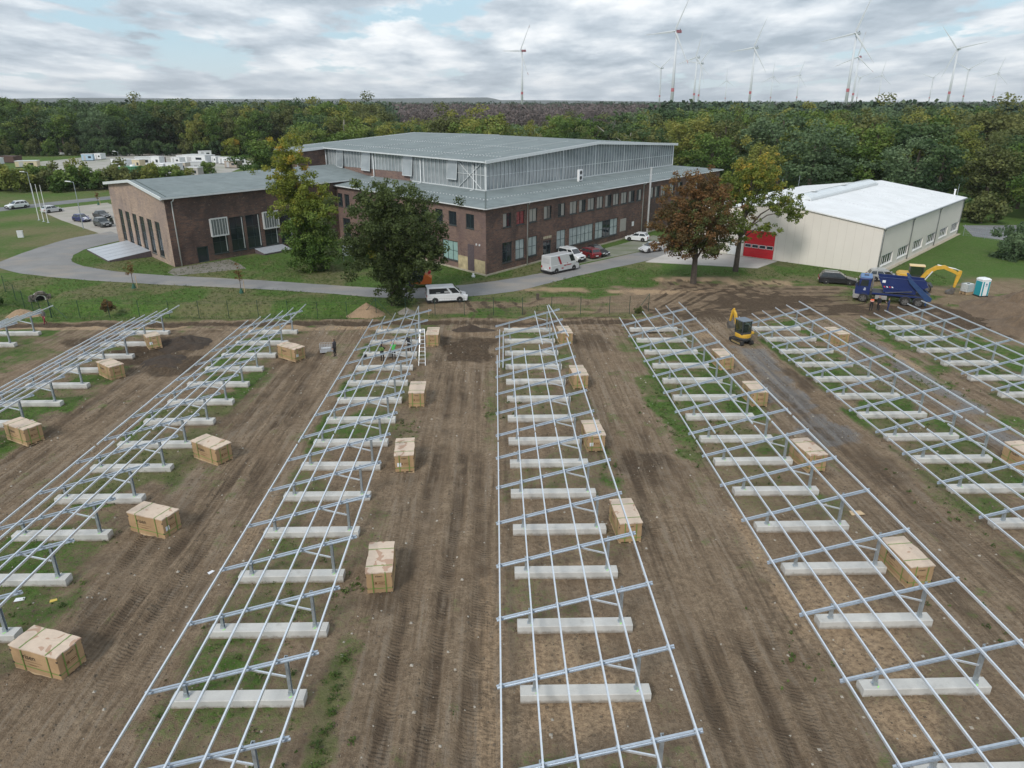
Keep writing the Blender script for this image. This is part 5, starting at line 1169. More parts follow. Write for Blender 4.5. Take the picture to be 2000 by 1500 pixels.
def arm(parent, name, pts, w, hs, m):
    """boom of box section through points in the x-z plane, half-heights hs"""
    b = MB(); rings = []
    for k, (x, z) in enumerate(pts):
        a = pts[max(k - 1, 0)]; c = pts[min(k + 1, len(pts) - 1)]; d = Vector((c[0] - a[0], 0, c[1] - a[1])).normalized(); n = Vector((-d.z, 0, d.x)); p = Vector((x, 0, z)); h = hs[k]
        rings.append([p - n * h + Vector((0, -w / 2, 0)), p - n * h + Vector((0, w / 2, 0)), p + n * h + Vector((0, w / 2, 0)), p + n * h + Vector((0, -w / 2, 0))])
    b.loft(rings); return b.build(name, m, parent, bevel=.02)
def tinted():
    m, nt, N, L, bs = new_mat('tinted_glass'); bs.inputs['Base Color'].default_value = (.03, .045, .035, 1); bs.inputs['Roughness'].default_value = .06
    tr = N.new('ShaderNodeBsdfTransparent'); tr.inputs[0].default_value = (.75, .82, .76, 1); mx = N.new('ShaderNodeMixShader'); mx.inputs[0].default_value = .55
    L.new(bs.outputs[0], mx.inputs[1]); L.new(tr.outputs[0], mx.inputs[2]); L.new(mx.outputs[0], N['Material Output'].inputs[0]); return m
M_tint = tinted()
def build_wheeled_excavator():
    t = thing('wheeled_excavator', 'yellow wheeled excavator with arched boom reaching over grass behind the truck', 'excavator', (53.7, 89.0, GZ), R(-24))
    b = MB(); b.box(-1.5, 1.5, -.45, .45, .55, 1.05); b.box(1.5, 1.9, -1.15, 1.15, .75, .95); b.build('undercarriage', M_dk, t)
    for x in (1.25, -1.25):
        for s in (-1, 1): add_wheel(t, x, s * .95, .55, .45, mat('dusty_rim', (.25, .24, .23)), s)
    b = MB(); b.box(-2.2, .6, -1.2, 1.2, 1.15, 1.55); b.prism([(-2.3, 1.5), (-.9, 1.5), (-.9, 2.25), (-2.0, 2.25), (-2.3, 2.0)], 'y', -1.2, 1.2); b.build('upper_body', M_yel, t, bevel=.06)
    MB().box(-2.35, -1.6, -1.21, 1.21, 1.2, 1.75).build('counterweight', M_dk, t, bevel=.08)
    c = MB()
    for (x, y) in ((-.85, .2), (-.85, 1.15), (.7, .2), (.75, 1.15)): c.bar((x, y, 1.5), (x * .97, y, 3.0), .09, .09, up=(1, 0, 0))
    c.box(-.88, .78, .18, 1.18, 1.5, 1.75); c.build('cab_frame', M_dk, t)
    for q in (((-.84, .165, 1.75), (.72, .165, 1.75), (.7, .165, 2.98), (-.84, .165, 2.98)), ((-.84, 1.19, 1.75), (.74, 1.19, 1.75), (.72, 1.19, 2.98), (-.84, 1.19, 2.98)), ((.79, .2, 1.75), (.79, 1.15, 1.75), (.74, 1.15, 2.98), (.74, .2, 2.98)), ((-.89, .2, 1.75), (-.89, 1.15, 1.75), (-.89, 1.15, 2.98), (-.89, .2, 2.98))):
        MB().quad(*q).build('cab_window', M_tint, t)
    MB().box(-.95, .85, .12, 1.24, 3.0, 3.14).build('cab_roof', M_cream_roof, t, bevel=.03)
    arm(t, 'boom', [(.5, 1.6), (1.1, 2.5), (1.95, 3.15), (2.8, 3.3), (4.1, 2.75), (4.55, 2.45)], .42, [.18, .25, .25, .22, .17, .13], M_yel).location.y = -.35
    arm(t, 'stick', [(4.65, 3.0), (4.55, 2.5), (4.4, 1.6), (4.3, .85)], .34, [.16, .24, .18, .12], M_yel).location.y = -.35
    b = MB(); 
    b.tube((.9, -.62, 1.5), (1.6, -.62, 2.7), .08, n=8); b.tube((2.0, -.35, 3.5), (4.1, -.35, 3.15), .07, n=8); b.tube((4.1, -.35, 3.15), (4.65, -.35, 2.95), .045, n=8); b.tube((4.72, -.2, 2.7), (4.5, -.2, 1.4), .05, n=8); b.build('hydraulic_ram', M_zinc, t)
    b = MB(); b.prism([(4.35, .9), (4.5, .65), (4.3, .05), (3.75, -.02), (3.45, .2), (3.6, .35), (3.95, .5)], 'y', -.8, .1); b.build('bucket', mat('worn_steel', (.13, .12, .11), .55, .4, .3, 4), t, bevel=.02)
build_wheeled_excavator()
def build_mini():
    t = thing('mini_excavator', 'small yellow tracked mini digger with dark cab standing between two rack rows', 'excavator', (24.35, 67.2, gh(24.35, 67.2) - .02), R(108))
    for s in (-1, 1):
        b = MB(); L_, r = .72, .22
        pr = [(L_ + r * math.sin(a), r - r * math.cos(a)) for a in np.linspace(0, math.pi, 7)] + [(-L_ - r * math.sin(a), r + r * math.cos(a)) for a in np.linspace(0, math.pi, 7)]
        b.prism(pr, 'y', s * .58 - .15, s * .58 + .15); tr = b.build('track', M_rubber, t)
        k = MB()
        for i in range(14):
            x = -L_ + i * 2 * L_ / 13; k.box(x - .03, x + .03, s * .58 - .155, s * .58 + .155, -.0, .012); k.box(x - .03, x + .03, s * .58 - .155, s * .58 + .155, .43, .455)
        k.build('track_lugs', mat('muddy_lugs', (.08, .065, .05), .9), tr)
        k = MB(); k.box(-.7, .7, s * .58 + s * .15 - .02, s * .58 + s * .15 + .02, .13, .31); k.build('track_frame', mat('muddy_yellow', (.25, .19, .09), .8, 0, .3), tr)
    b = MB(); b.box(-.5, .5, -.45, .45, .25, .55); b.build('undercarriage', M_dk, t)
    b = MB(); b.box(1.0, 1.1, -.75, .75, .1, .45); b.bar((.4, -.35, .3), (1.05, -.35, .28), .08, .1); b.bar((.4, .35, .3), (1.05, .35, .28), .08, .1); b.build('dozer_blade', M_dk, t)
    b = MB(); n = 10; rr = [(-.95 * math.cos(a) if math.cos(a) > 0 else -.75 * math.cos(a), .78 * math.sin(a)) for a in np.linspace(-math.pi, math.pi, 17)[:-1]]
    b.prism(rr, 'z', .55, .75); b.build('counterweight', M_dk, t, bevel=.04)
    b = MB(); b.prism([(x * .97, y * .97) for x, y in rr], 'z', .75, 1.12); b.box(-.75, -.1, -.78, -.5, 1.1, 1.32); b.build('body', M_yel, t, bevel=.05)
    c = MB(); c.box(-.68, .5, -.42, .62, 1.1, 1.3)
    for (x, y) in ((-.65, -.4), (-.65, .58), (.5, -.4), (.48, .58)): c.bar((x, y, 1.25), (x, y, 2.42), .08, .08, up=(1, 0, 0))
    c.build('cab_frame', M_dk, t)
    for q in (((-.69, -.36, 1.35), (-.69, .54, 1.35), (-.69, .54, 2.4), (-.69, -.36, 2.4)), ((-.62, -.44, 1.3), (.46, -.44, 1.3), (.46, -.44, 2.4), (-.62, -.44, 2.4)), ((-.62, .63, 1.3), (.46, .63, 1.3), (.46, .63, 2.4), (-.62, .63, 2.4)), ((.53, -.36, 1.3), (.53, .54, 1.3), (.53, .54, 2.4), (.53, -.36, 2.4))):
        MB().quad(*q).build('cab_window', M_tint, t)
    b = MB(); b.box(-.5, 0, -.2, .35, 1.3, 1.5); b.box(-.55, -.42, -.2, .35, 1.5, 2.05); b.build('seat', M_black, t, bevel=.04)
    MB().box(-.78, .62, -.5, .7, 2.42, 2.52).build('cab_roof', mat('grey_roof', (.16, .19, .23), .5), t, bevel=.03)
    arm(t, 'boom', [(.6, .95), (1.1, 1.7), (1.5, 2.6), (1.85, 2.95)], .2, [.12, .17, .16, .1], M_yel)
    arm(t, 'stick', [(1.75, 3.1), (1.95, 2.8), (2.2, 1.7)], .17, [.07, .13, .08], M_yel)
    b = MB(); b.prism([(2.2, 1.75), (2.35, 1.4), (2.1, 1.0), (1.75, 1.05), (1.8, 1.3), (2.0, 1.5)], 'y', -.3, .3); b.build('bucket', mat('worn_steel', (.13, .12, .11)), t)
    b = MB(); b.tube((.75, 0, 1.05), (1.4, 0, 2.2), .05, n=8); b.build('hydraulic_ram', M_zinc, t)
build_mini()
def build_forklift():
    t = thing('forklift', 'orange forklift with dark cab half hidden behind the big green tree', 'forklift', (-10.1, 92.3, GZ + .08), R(182))
    org = mat('forklift_orange', (.6, .14, .02), .45, 0, .06, coat=.2)
    b = MB(); b.prism([(-1.7, .45), (-1.75, 1.2), (-1.2, 1.65), (-.75, 1.6), (-.55, .75), (1.0, .7), (1.0, .35), (-.6, .35)], 'y', -.7, .7); b.build('body', org, t, bevel=.06)
    c = MB()
    for (x, y) in ((-.9, -.6), (-.9, .6), (.75, -.6), (.75, .6)): c.bar((x, y, .9), (x * (.75 if x < 0 else .8), y * .95, 2.55), .1, .1, up=(1, 0, 0))
    c.box(-.95, .75, -.66, .66, 2.5, 2.6); c.box(-.5, .9, -.68, .68, .7, .95); c.build('cab_frame', M_dk, t)
    MB().box(-.55, .5, -.4, .4, .95, 1.4).build('seat', M_black, t, bevel=.05)
    for s in (-1, 1): MB().quad((-.75, s * .69, 1.0), (.8, s * .69, 1.0), (.62, s * .65, 2.48), (-.72, s * .65, 2.48)).build('cab_window', M_cglass, t)
    b = MB(); b.tube((-1.45, -.35, 1.85), (-1.45, .35, 1.85), .2, n=14); b.build('gas_bottle', mat('bottle_red', (.4, .02, .03), .4), t, smooth=False)
    for s in (-1, 1):
        b = MB(); b.bar((1.2, s * .3, .1), (1.2, s * .3, 2.9), .12, .1, up=(1, 0, 0)); b.build('mast', M_dk, t); b = MB(); b.box(1.25, 2.4, s * .3 - .06, s * .3 + .06, .1, .15); b.build('fork', M_dk, t)
        add_wheel(t, .8, s * .58, .36, .28, mat('dusty_rim', (.25, .24, .23)), s); add_wheel(t, -1.15, s * .55, .3, .24, mat('dusty_rim', (.25, .24, .23)), s)
build_forklift()
# ---------------------------------------------------------------- vegetation
def leaves_mesh(name, clumps, per, size, mats, seed, flat=.35):
    """clumps: (x,y,z,r,tint,mat) -> many small bent leaf faces"""
    rg = np.random.RandomState(seed); Vs, T, MI = [], [], []
    for (x, y, z, r, tint, mi) in clumps:
        n = max(4, int(per * r * r)); d = rg.normal(size=(n, 3)); d /= np.linalg.norm(d, axis=1)[:, None]
        p = d * (r * rg.rand(n)[:, None] ** .42) * np.array([1, 1, .8]) + np.array([x, y, z])
        nr = d * .6 + rg.normal(size=(n, 3)) * .55 + np.array([0, 0, flat]); nr /= np.linalg.norm(nr, axis=1)[:, None]
        a = np.cross(nr, rg.normal(size=(n, 3))); a /= np.linalg.norm(a, axis=1)[:, None]; b = np.cross(nr, a)
        s = size * (.6 + .8 * rg.rand(n))[:, None]; w = s * (.55 + .3 * rg.rand(n)[:, None])
        q = np.stack([p - a * s, p - b * w + nr * s * .12, p + a * s, p + b * w - nr * s * .12], 1); Vs.append(q.reshape(-1, 3))
        T.append(np.clip(tint + rg.normal(size=n) * .09, 0, 1)); MI.append(np.full(n, mi))
    co = np.concatenate(Vs).astype(np.float32); nf = len(co) // 4; tv = np.concatenate(T).astype(np.float32)
    me = bpy.data.meshes.new(name); me.vertices.add(len(co)); me.vertices.foreach_set('co', co.ravel())
    me.loops.add(nf * 4); me.loops.foreach_set('vertex_index', np.arange(nf * 4, dtype=np.int32)); me.polygons.add(nf); me.polygons.foreach_set('loop_start', np.arange(0, nf * 4, 4, dtype=np.int32))
    me.update(calc_edges=True)
    at = me.attributes.new('tint', 'FLOAT', 'FACE'); at.data.foreach_set('value', tv)
    for m in mats: me.materials.append(m)
    if len(mats) > 1: me.polygons.foreach_set('material_index', np.concatenate(MI).astype(np.int32))
    return me
LH = leaf_mat('leaf_dull_green', [(.0, (.024, .034, .011)), (.4, (.045, .062, .019)), (.75, (.075, .094, .03)), (1, (.115, .13, .042))])
LG = leaf_mat('leaf_green', [(.0, (.018, .038, .008)), (.4, (.038, .07, .014)), (.75, (.07, .108, .022)), (1, (.115, .145, .035))])
LD = leaf_mat('leaf_dark', [(.0, (.014, .028, .012)), (.45, (.026, .05, .018)), (1, (.055, .085, .03))])
LB = leaf_mat('leaf_bluegreen', [(.0, (.03, .05, .024)), (.5, (.052, .082, .038)), (1, (.09, .125, .062))])
LY = leaf_mat('leaf_yellowing', [(.0, (.045, .065, .012)), (.35, (.085, .11, .018)), (.65, (.13, .14, .022)), (.85, (.2, .15, .022)), (1, (.26, .13, .02))])
LYG = leaf_mat('leaf_pale_yellow_green', [(.0, (.05, .07, .014)), (.5, (.085, .105, .022)), (1, (.15, .145, .035))])
LO = leaf_mat('leaf_olive', [(.0, (.032, .04, .013)), (.5, (.06, .072, .024)), (1, (.105, .11, .036))])
LR = leaf_mat('leaf_rusty', [(.0, (.035, .03, .012)), (.4, (.066, .045, .018)), (.7, (.11, .055, .022)), (1, (.085, .085, .025))])
LM = leaf_mat('leaf_maple', [(.0, (.045, .065, .012)), (.45, (.085, .11, .02)), (.75, (.17, .145, .025)), (1, (.28, .16, .03))])
M_bark = mat('bark', (.085, .068, .055), .95, 0, .3, 4, .4, 12); M_barkp = mat('pale_bark', (.42, .4, .36), .9, 0, .2, 5)
def fib(n):
    i = np.arange(n) + .5; ph = np.arccos(1 - 2 * i / n); th = math.pi * (1 + 5 ** .5) * i
    return np.stack([np.cos(th) * np.sin(ph), np.sin(th) * np.sin(ph), np.cos(ph)], -1)
def crown(rg, c, rad, n, cr, tint=(.45, .22), up=.25, mi=0, shell=.66, ragged=.42, low=-1.0):
    out = []
    for d in fib(n):
        d = d + rg.normal(size=3) * .16
        if d[2] < low: continue
        f = (shell + (1 - shell) * rg.rand()) * (1 + rg.normal() * ragged * .5) if rg.rand() < .78 else rg.rand() * shell
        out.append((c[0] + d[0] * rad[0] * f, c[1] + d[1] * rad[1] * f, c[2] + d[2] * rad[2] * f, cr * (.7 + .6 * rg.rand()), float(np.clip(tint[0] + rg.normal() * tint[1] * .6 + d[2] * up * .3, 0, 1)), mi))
    return out
def trunk_mb(h, r, limbs, lean=(0, 0), n=8, rg=None):
    b = MB(); pts = [(0, 0, -.3), (lean[0] * .1, lean[1] * .1, h * .3), (lean[0] * .5, lean[1] * .5, h * .65), (lean[0], lean[1], h)]
    b.path(pts, [r * 1.25, r * .95, r * .7, r * .3], n)
    for (z0, p, rr) in limbs:
        f = z0 / h; s = Vector((lean[0] * f * .8, lean[1] * f * .8, z0)); e = Vector(p); m = s.lerp(e, .5) + Vector((0, 0, .12 * (e - s).length)); b.path([s, m, e], [rr, rr * .65, rr * .2], 6)
    return b
# the four large trees in front of the buildings
def hero_trees():
    rg = np.random.RandomState(3)
    # 1: tall yellowing lime in front of the wing, leafy to the ground
    t = thing('lime_tree', 'tall tree with yellow-orange top, leafy to the ground, in front of the wing', 'tree', (-26.1, 101.8, GZ))
    cl = crown(rg, (.4, .1, 4.4), (3.5, 3.3, 4.7), 190, 0.8, (.45, .22), .6, 0) + crown(rg, (-.2, 0, 9.0), (3.7, 3.3, 3.2), 140, 0.72, (.28, .2), .5, 1)
    cl += crown(rg, (-2.2, .2, 12.4), (3.1, 2.7, 2.3), 76, 0.64, (.36, .22), .4, 1) + crown(rg, (-1.7, .1, 15.6), (2.4, 2.2, 2.5), 64, 0.58, (.5, .25), .4, 1) + crown(rg, (2.2, 0, 9.6), (2.0, 2, 1.6), 32, 0.53, (.35, .2), .4, 1)
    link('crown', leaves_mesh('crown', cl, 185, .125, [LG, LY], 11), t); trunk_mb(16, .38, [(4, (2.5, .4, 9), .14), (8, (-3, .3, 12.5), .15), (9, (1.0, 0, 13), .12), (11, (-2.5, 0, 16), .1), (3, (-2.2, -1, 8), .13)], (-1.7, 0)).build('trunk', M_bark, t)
    # 2: big dark green tree by the minibus
    t = thing('chestnut_tree', 'big dark green broadleaf tree beside the white minibus', 'tree', (-12.0, 83.2, GZ))
    cl = crown(rg, (.4, .2, 8.6), (5.6, 5.2, 4.6), 240, 0.83, (.35, .2), .5, 0) + crown(rg, (-.6, .2, 12.2), (3.4, 3.2, 2.2), 68, 0.66, (.45, .2), .5, 0) + crown(rg, (3.8, -.8, 6.2), (2.8, 2.6, 2.4), 56, 0.63, (.4, .2), .4, 0) + crown(rg, (-3.6, .4, 6.4), (2.4, 2.4, 2.2), 44, 0.63, (.35, .2), .4, 0)
    cl += crown(rg, (.2, -.6, 4.4), (3.0, 2.8, 2.2), 68, 0.63, (.3, .15), .4, 0) + crown(rg, (.4, -.3, 1.6), (1.9, 1.8, 1.9), 52, 0.49, (.45, .2), .5, 0) + crown(rg, (-2.0, -2.2, 6.5), (.5, .5, 1.7), 8, 0.40, (.75, .1), 0, 1)
    link('crown', leaves_mesh('crown', cl, 185, .125, [LH, LY], 12), t); trunk_mb(12, .45, [(3, (3.5, -.4, 7.5), .2), (3.2, (-3.4, .4, 8), .2), (5, (1.2, 1.8, 10.5), .15), (4.5, (-1, -2.2, 9), .14), (6, (2.6, 1, 10.5), .12)], (.4, 0)).build('trunk', M_bark, t)
    # 3: rusty oak
    t = thing('oak_tree', 'rusty red-brown broadleaf tree on a short trunk in front of the hall corner', 'tree', (26.3, 93.3, GZ))
    cl = crown(rg, (-.6, 0, 8.6), (4.9, 4.5, 4.6), 260, 0.69, (.55, .25), .1, 0, .7, .3) + crown(rg, (.2, 0, 12.3), (3.0, 2.9, 1.9), 60, 0.56, (.6, .2), 0, 0) + crown(rg, (-2.6, -.4, 5.2), (2.4, 2.2, 1.6), 44, 0.53, (.5, .2), 0, 0) + crown(rg, (-.4, -.6, 8.2), (4.9, 4.6, 4.4), 70, .7, (.45, .2), .3, 1) + crown(rg, (1.6, -1.0, 5.4), (2.6, 2.2, 1.6), 52, 0.53, (.35, .15), .3, 1)
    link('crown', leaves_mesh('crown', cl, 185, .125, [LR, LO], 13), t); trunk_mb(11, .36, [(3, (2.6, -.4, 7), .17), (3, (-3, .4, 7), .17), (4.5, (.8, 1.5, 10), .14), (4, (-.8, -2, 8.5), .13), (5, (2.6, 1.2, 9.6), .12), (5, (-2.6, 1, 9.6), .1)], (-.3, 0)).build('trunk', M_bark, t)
    # 4: maple with open branches
    t = thing('maple_tree', 'yellow-green maple with open branches beside the red gate', 'tree', (34.2, 100.4, GZ))
    cl = crown(rg, (1.2, 0, 13.2), (3.8, 3.4, 2.8), 112, 0.56, (.62, .3), .3, 0, .62, .4) + crown(rg, (-.8, 0, 10.4), (3.6, 3.4, 2.8), 100, 0.56, (.42, .2), .3, 0, .62, .4) + crown(rg, (5.3, -.6, 9.6), (2.9, 2.6, 1.9), 68, 0.49, (.4, .2), .3, 0, .6, .45) + crown(rg, (-1.6, -.6, 6.6), (3.2, 3.0, 1.9), 76, 0.49, (.35, .2), .2, 0, .6, .4)
    cl += crown(rg, (3.2, -1.0, 6.2), (2.2, 2.0, 1.1), 28, 0.40, (.4, .2), .2, 0, .6, .4) + crown(rg, (7.2, -.4, 8.0), (1.4, 1.4, 1.1), 24, 0.40, (.4, .2), .2, 0, .6, .4)
    link('crown', leaves_mesh('crown', cl, 175, .13, [LM], 14), t); trunk_mb(13, .34, [(5, (4.8, -.6, 9.6), .17), (5.5, (6.6, -.4, 8.6), .12), (4.6, (-2.8, -.4, 8), .15), (7, (3.2, .4, 13), .13), (7.5, (-1.2, .5, 12.6), .12), (4.4, (3.4, -1, 6.6), .1), (8.5, (1.8, -.5, 14.2), .1)], (.9, 0)).build('trunk', M_bark, t)
hero_trees()

# woods: a few tree shapes, each tree placed singly
def proto(kind, seed):
    rg = np.random.RandomState(seed)
    if kind == 'broad': cl = crown(rg, (0, 0, .54), (.3, .3, .42), 58, .105, (.45, .3), .8, 0, .75, .3, -.9) + crown(rg, (.05 * rg.normal(), 0, .8), (.2, .2, .16), 14, .08, (.6, .2), .6)
    elif kind == 'tall': cl = crown(rg, (0, 0, .55), (.21, .21, .44), 52, .09, (.45, .3), .8, 0, .75, .35, -.95)
    elif kind == 'round': cl = crown(rg, (0, 0, .52), (.36, .36, .44), 66, .108, (.45, .28), .8, 0, .8, .2, -.9)
    elif kind == 'ragged': cl = crown(rg, (0, 0, .55), (.26, .26, .42), 44, .085, (.5, .3), .6, 0, .55, .6, -.9) + crown(rg, (.1, .05, .85), (.12, .12, .12), 8, .06, (.5, .2), .4)
    elif kind == 'bush': cl = crown(rg, (0, 0, .42), (.62, .55, .5), 34, .2, (.45, .3), .9, 0, .7, .35, -.75)
    return cl
SHAPES = {}
def hash_(s): return sum(ord(c) for c in s) % 97
def shape(kind, m, seed):
    k = (kind, m.name, seed)
    if k not in SHAPES:
        cl = proto(kind, seed * 3 + hash_(m.name)); sc = {'bush': 150}.get(kind, 900)
        me = leaves_mesh('crown', cl, sc * 9 if kind != 'bush' else 2600, .017 if kind != 'bush' else .045, [m], seed + 50)
        rg = np.random.RandomState(seed); limbs = [(.3 + .3 * rg.rand(), (rg.normal() * .12, rg.normal() * .12, .6 + .2 * rg.rand()), .012) for _ in range(5)]
        tm = trunk_mb(.85, .022, limbs, (rg.normal() * .03, 0), 6).mesh('trunk', M_barkp if kind == 'ragged' and seed % 2 else M_bark) if kind != 'bush' else trunk_mb(.35, .04, [(.1, (.3, .1, .4), .025), (.08, (-.3, 0, .4), .025)], (0, 0), 5).mesh('stem', M_bark)
        SHAPES[k] = (me, tm)
    return SHAPES[k]
COLN = {'leaf_green': 'mid green', 'leaf_dark': 'dark green', 'leaf_bluegreen': 'grey-green', 'leaf_yellowing': 'yellow-tinged', 'leaf_pale_yellow_green': 'yellow-green', 'leaf_olive': 'olive green', 'leaf_rusty': 'rust brown'}
KN = {'broad': 'broad', 'tall': 'slender', 'round': 'round-crowned', 'ragged': 'loose-crowned', 'bush': 'bushy'}
def tree(x, y, h, kind, m, seed, where, group, w=1.0, name=None, label=None, cat='tree'):
    me, tm = shape(kind, m, seed); o = thing(name or ('bush' if kind == 'bush' else 'woodland_tree'), label or '%s %s tree %s' % (KN[kind], COLN[m.name], where), cat, (x, y, gz(y) - .1), rnd.uniform(0, 6.28), group)
    o.scale = (h * w * rnd.uniform(.9, 1.12), h * w * rnd.uniform(.9, 1.12), h)
    link('foliage' if kind == 'bush' else 'crown', me, o); link('stem' if kind == 'bush' else 'trunk', tm, o); return o
ORDN = 'first second third fourth fifth sixth seventh eighth ninth tenth eleventh twelfth thirteenth fourteenth fifteenth sixteenth seventeenth eighteenth nineteenth twentieth twenty-first twenty-second twenty-third twenty-fourth twenty-fifth twenty-sixth'.split()
def woods():
    rg = random.Random(21)
    def pick(opts): return opts[rg.randrange(len(opts))]
    # left wood beyond the storage yard
    for row, (y0, n, hh) in enumerate(((352, 38, 19), (366, 30, 21.5), (388, 26, 22.5))):
        for i in range(n):
            x = -262 + (i + rg.random() * .8) * (205 / n); y = y0 + rg.uniform(-5, 5) + max(0, (x + 120) * .04)
            m = pick([LD, LD, LG, LG, LO, LB] if x < -150 else [LG, LG, LO, LD, LG, LYG])
            tree(x, y, hh * rg.uniform(.82, 1.12), pick(['broad', 'round', 'tall', 'broad']), m, pick([1, 2]), '%s row of the left wood, %s' % (('in the front', 'in the middle', 'in the back')[row], ('its left third', 'its middle third', 'its right third')[min(2, int((x + 262) / 69))]), 'trees of the left wood', 1.1)
    # behind the halls
    for i in range(92):
        x = rg.uniform(-72, 112); y = rg.uniform(205, 330); h = rg.uniform(13, 18.5) * (.9 if y < 240 else 1.08)
        tree(x, y, h, pick(['broad', 'round', 'round', 'ragged', 'tall']), pick([LG, LG, LB, LO, LG, LD, LYG] if rg.random() < .8 else [LYG]), pick([1, 2]), 'behind the brick hall, %s and %s' % ('nearer' if y < 262 else 'farther back', ('above the wing', 'above the left glass side', 'above the ridge', 'beside the right end')[min(3, int((x + 72) / 46))]), 'trees behind the brick hall', 1.25)
    # right wood
    pts = []
    for i in range(1500):
        x = rg.uniform(66, 300); y = rg.uniform(146, 335)
        if y < 168 and x < 92: continue
        if x < 74 + (y - 146) * .05 and y < 190: continue
        if abs(math.atan2(x, y)) > .68: continue
        if all(math.hypot(x - a, y - b) > 8.2 for a, b in pts): pts.append((x, y))
        if len(pts) > 112: break
    for (x, y) in pts:
        h = rg.uniform(14, 19) if y < 200 else rg.uniform(16, 21.5); m = pick([LD, LG, LYG, LO, LB, LG, LO, LB]) if y < 260 else pick([LD, LD, LG, LG, LB, LYG])
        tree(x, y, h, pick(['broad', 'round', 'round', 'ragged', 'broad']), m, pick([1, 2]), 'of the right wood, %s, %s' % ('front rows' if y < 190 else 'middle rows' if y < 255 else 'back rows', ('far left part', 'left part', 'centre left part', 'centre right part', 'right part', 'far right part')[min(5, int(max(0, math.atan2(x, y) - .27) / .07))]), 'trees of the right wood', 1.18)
    for x, y, h, m in ((106, 178, 15, LYG), (122, 196, 16, LYG), (88, 205, 13.5, LYG), (70, 196, 13, LYG), (-10, 226, 14, LB), (128, 150, 15.5, LG), (112, 146, 14, LG)):
        tree(x, y, h, 'round', m, 2, 'standing out among the darker trees, %s' % ('far right' if x > 125 else 'right of the warehouse ridge' if x > 100 else 'above the warehouse' if x > 80 else 'left of the maple top' if x > 0 else 'behind the hall roof'), 'bright trees among the woods', 1.2)
    # bushes
    for i, (x, y, h) in enumerate([(-135, 205, 6.5), (-128, 202, 7), (-122, 206, 6), (-116, 203, 7.2), (-110, 207, 6.6), (-104, 208, 6.8), (-98, 212, 6.2), (-93, 215, 6), (-130, 214, 6.5), (-120, 215, 7), (-109, 217, 6.5), (-100, 220, 6), (-141, 196, 6), (-92, 222, 5)]):
        tree(x, y, h, 'bush', pick([LG, LG, LYG, LO]), pick([1, 2]), '', 'bushes along the upper road', 1.0, 'bush', 'bush in the thicket beyond the upper road, %s from left in %s row' % (('first', 'second', 'third', 'fourth', 'fifth', 'sixth', 'seventh', 'eighth', 'ninth')[(sorted([-135, -128, -122, -116, -110, -104, -98, -93, -141]).index(x) if i not in (8, 9, 10, 11, 13) else sorted([-130, -120, -109, -100, -92]).index(x))], 'front' if i not in (8, 9, 10, 11, 13) else 'back'), 'bush')
    for x, y, h, m, lab in ((-95.5, 250, 4.5, LG, 'round green bush beside the stored huts'), (-82, 268, 5.5, LD, 'dark conical shrub on the meadow behind the wing'), (-76, 252, 5, LYG, 'pale green shrub growing against the back of the wing'), (-60.2, 83.2, 2.6, LG, 'leafy bush at the left photo edge beside the fence'),
                            (-45, 81.6, 1.3, LR, 'small brownish shrub at the fence ditch'), (16.4, 79.0, .9, LO, 'tuft of tall weeds at the fence end post'), (79.5, 108, 4.6, LB, 'grey-green shrub beside the warehouse lawn'), (85, 113, 5, LB, 'taller grey-green shrub at the right photo edge'), (97, 143, 6, LO, 'brown-green bush at the wood edge behind the small lot'), (-85, 345, 9, LG, 'bright shrub at the edge of the left wood'), (-118, 342, 8, LY, 'yellowish shrub before the left wood'), (-132, 341, 6, LG, 'low green shrub before the left wood')):
        tree(x, y, h, 'bush', m, 1, '', None, .9, 'bush', lab, 'bush')
    for i in range(26):
        x = -250 + i * 6.6 + rg.uniform(-2, 2); tree(x, 341 + rg.uniform(-3, 4) + max(0, (x + 120) * .04), rg.uniform(4.5, 8.5), 'bush', pick([LG, LD, LO, LD]), pick([1, 2]), '', 'shrubs at the foot of the left wood', .75, 'bush', '%s shrub from the left along the foot of the left wood' % ORDN[i], 'bush')
    # bare pale birch
    t = thing('bare_tree', 'leafless pale-barked tree behind the hall roof', 'tree', (-80, 330, GZ)); b = trunk_mb(14, .3, [(4 + i * .9, (rg.uniform(-5, 5), rg.uniform(-3, 3), 9 + i * .7), .16) for i in range(10)]); b.build('trunk', M_barkp, t)
    # saplings with stakes and watering bags
    M_bag = mat('green_bag', (.02, .09, .06), .6)
    for x, y, h, lab in ((-47.0, 92.3, 3.6, 'young staked tree with green water bag left, in front of the wing gable'), (-32.2, 89.4, 3.9, 'young staked tree with green water bag beside the bend of the road'), (-93, 174, 3.2, 'young staked tree beyond the car park road')):
        t = thing('sapling', lab, 'sapling', (x, y, GZ), 0, 'staked young trees'); trunk_mb(h * .8, .045, [(h * .45, (.3, 0, h * .75), .02), (h * .5, (-.25, .1, h * .8), .02)]).build('trunk', M_bark, t)
        r2 = np.random.RandomState(int(-x)); link('crown', leaves_mesh('crown', crown(r2, (0, 0, h * .68), (.55, .5, h * .26), 16, .24, (.7, .2), 0), 420, .07, [LR], 5), t)
        MB().tube((.35, .2, 0), (.35, .2, 1.6), .04, n=6).build('stake', M_wood, t); b = MB(); b.loft([[(.3 * math.cos(a) - .02, .3 * math.sin(a), 0) for a in np.linspace(0, 6.28, 9)[:-1]], [(.12 * math.cos(a), .12 * math.sin(a), .6) for a in np.linspace(0, 6.28, 9)[:-1]]]); b.build('water_bag', M_bag, t)
woods()

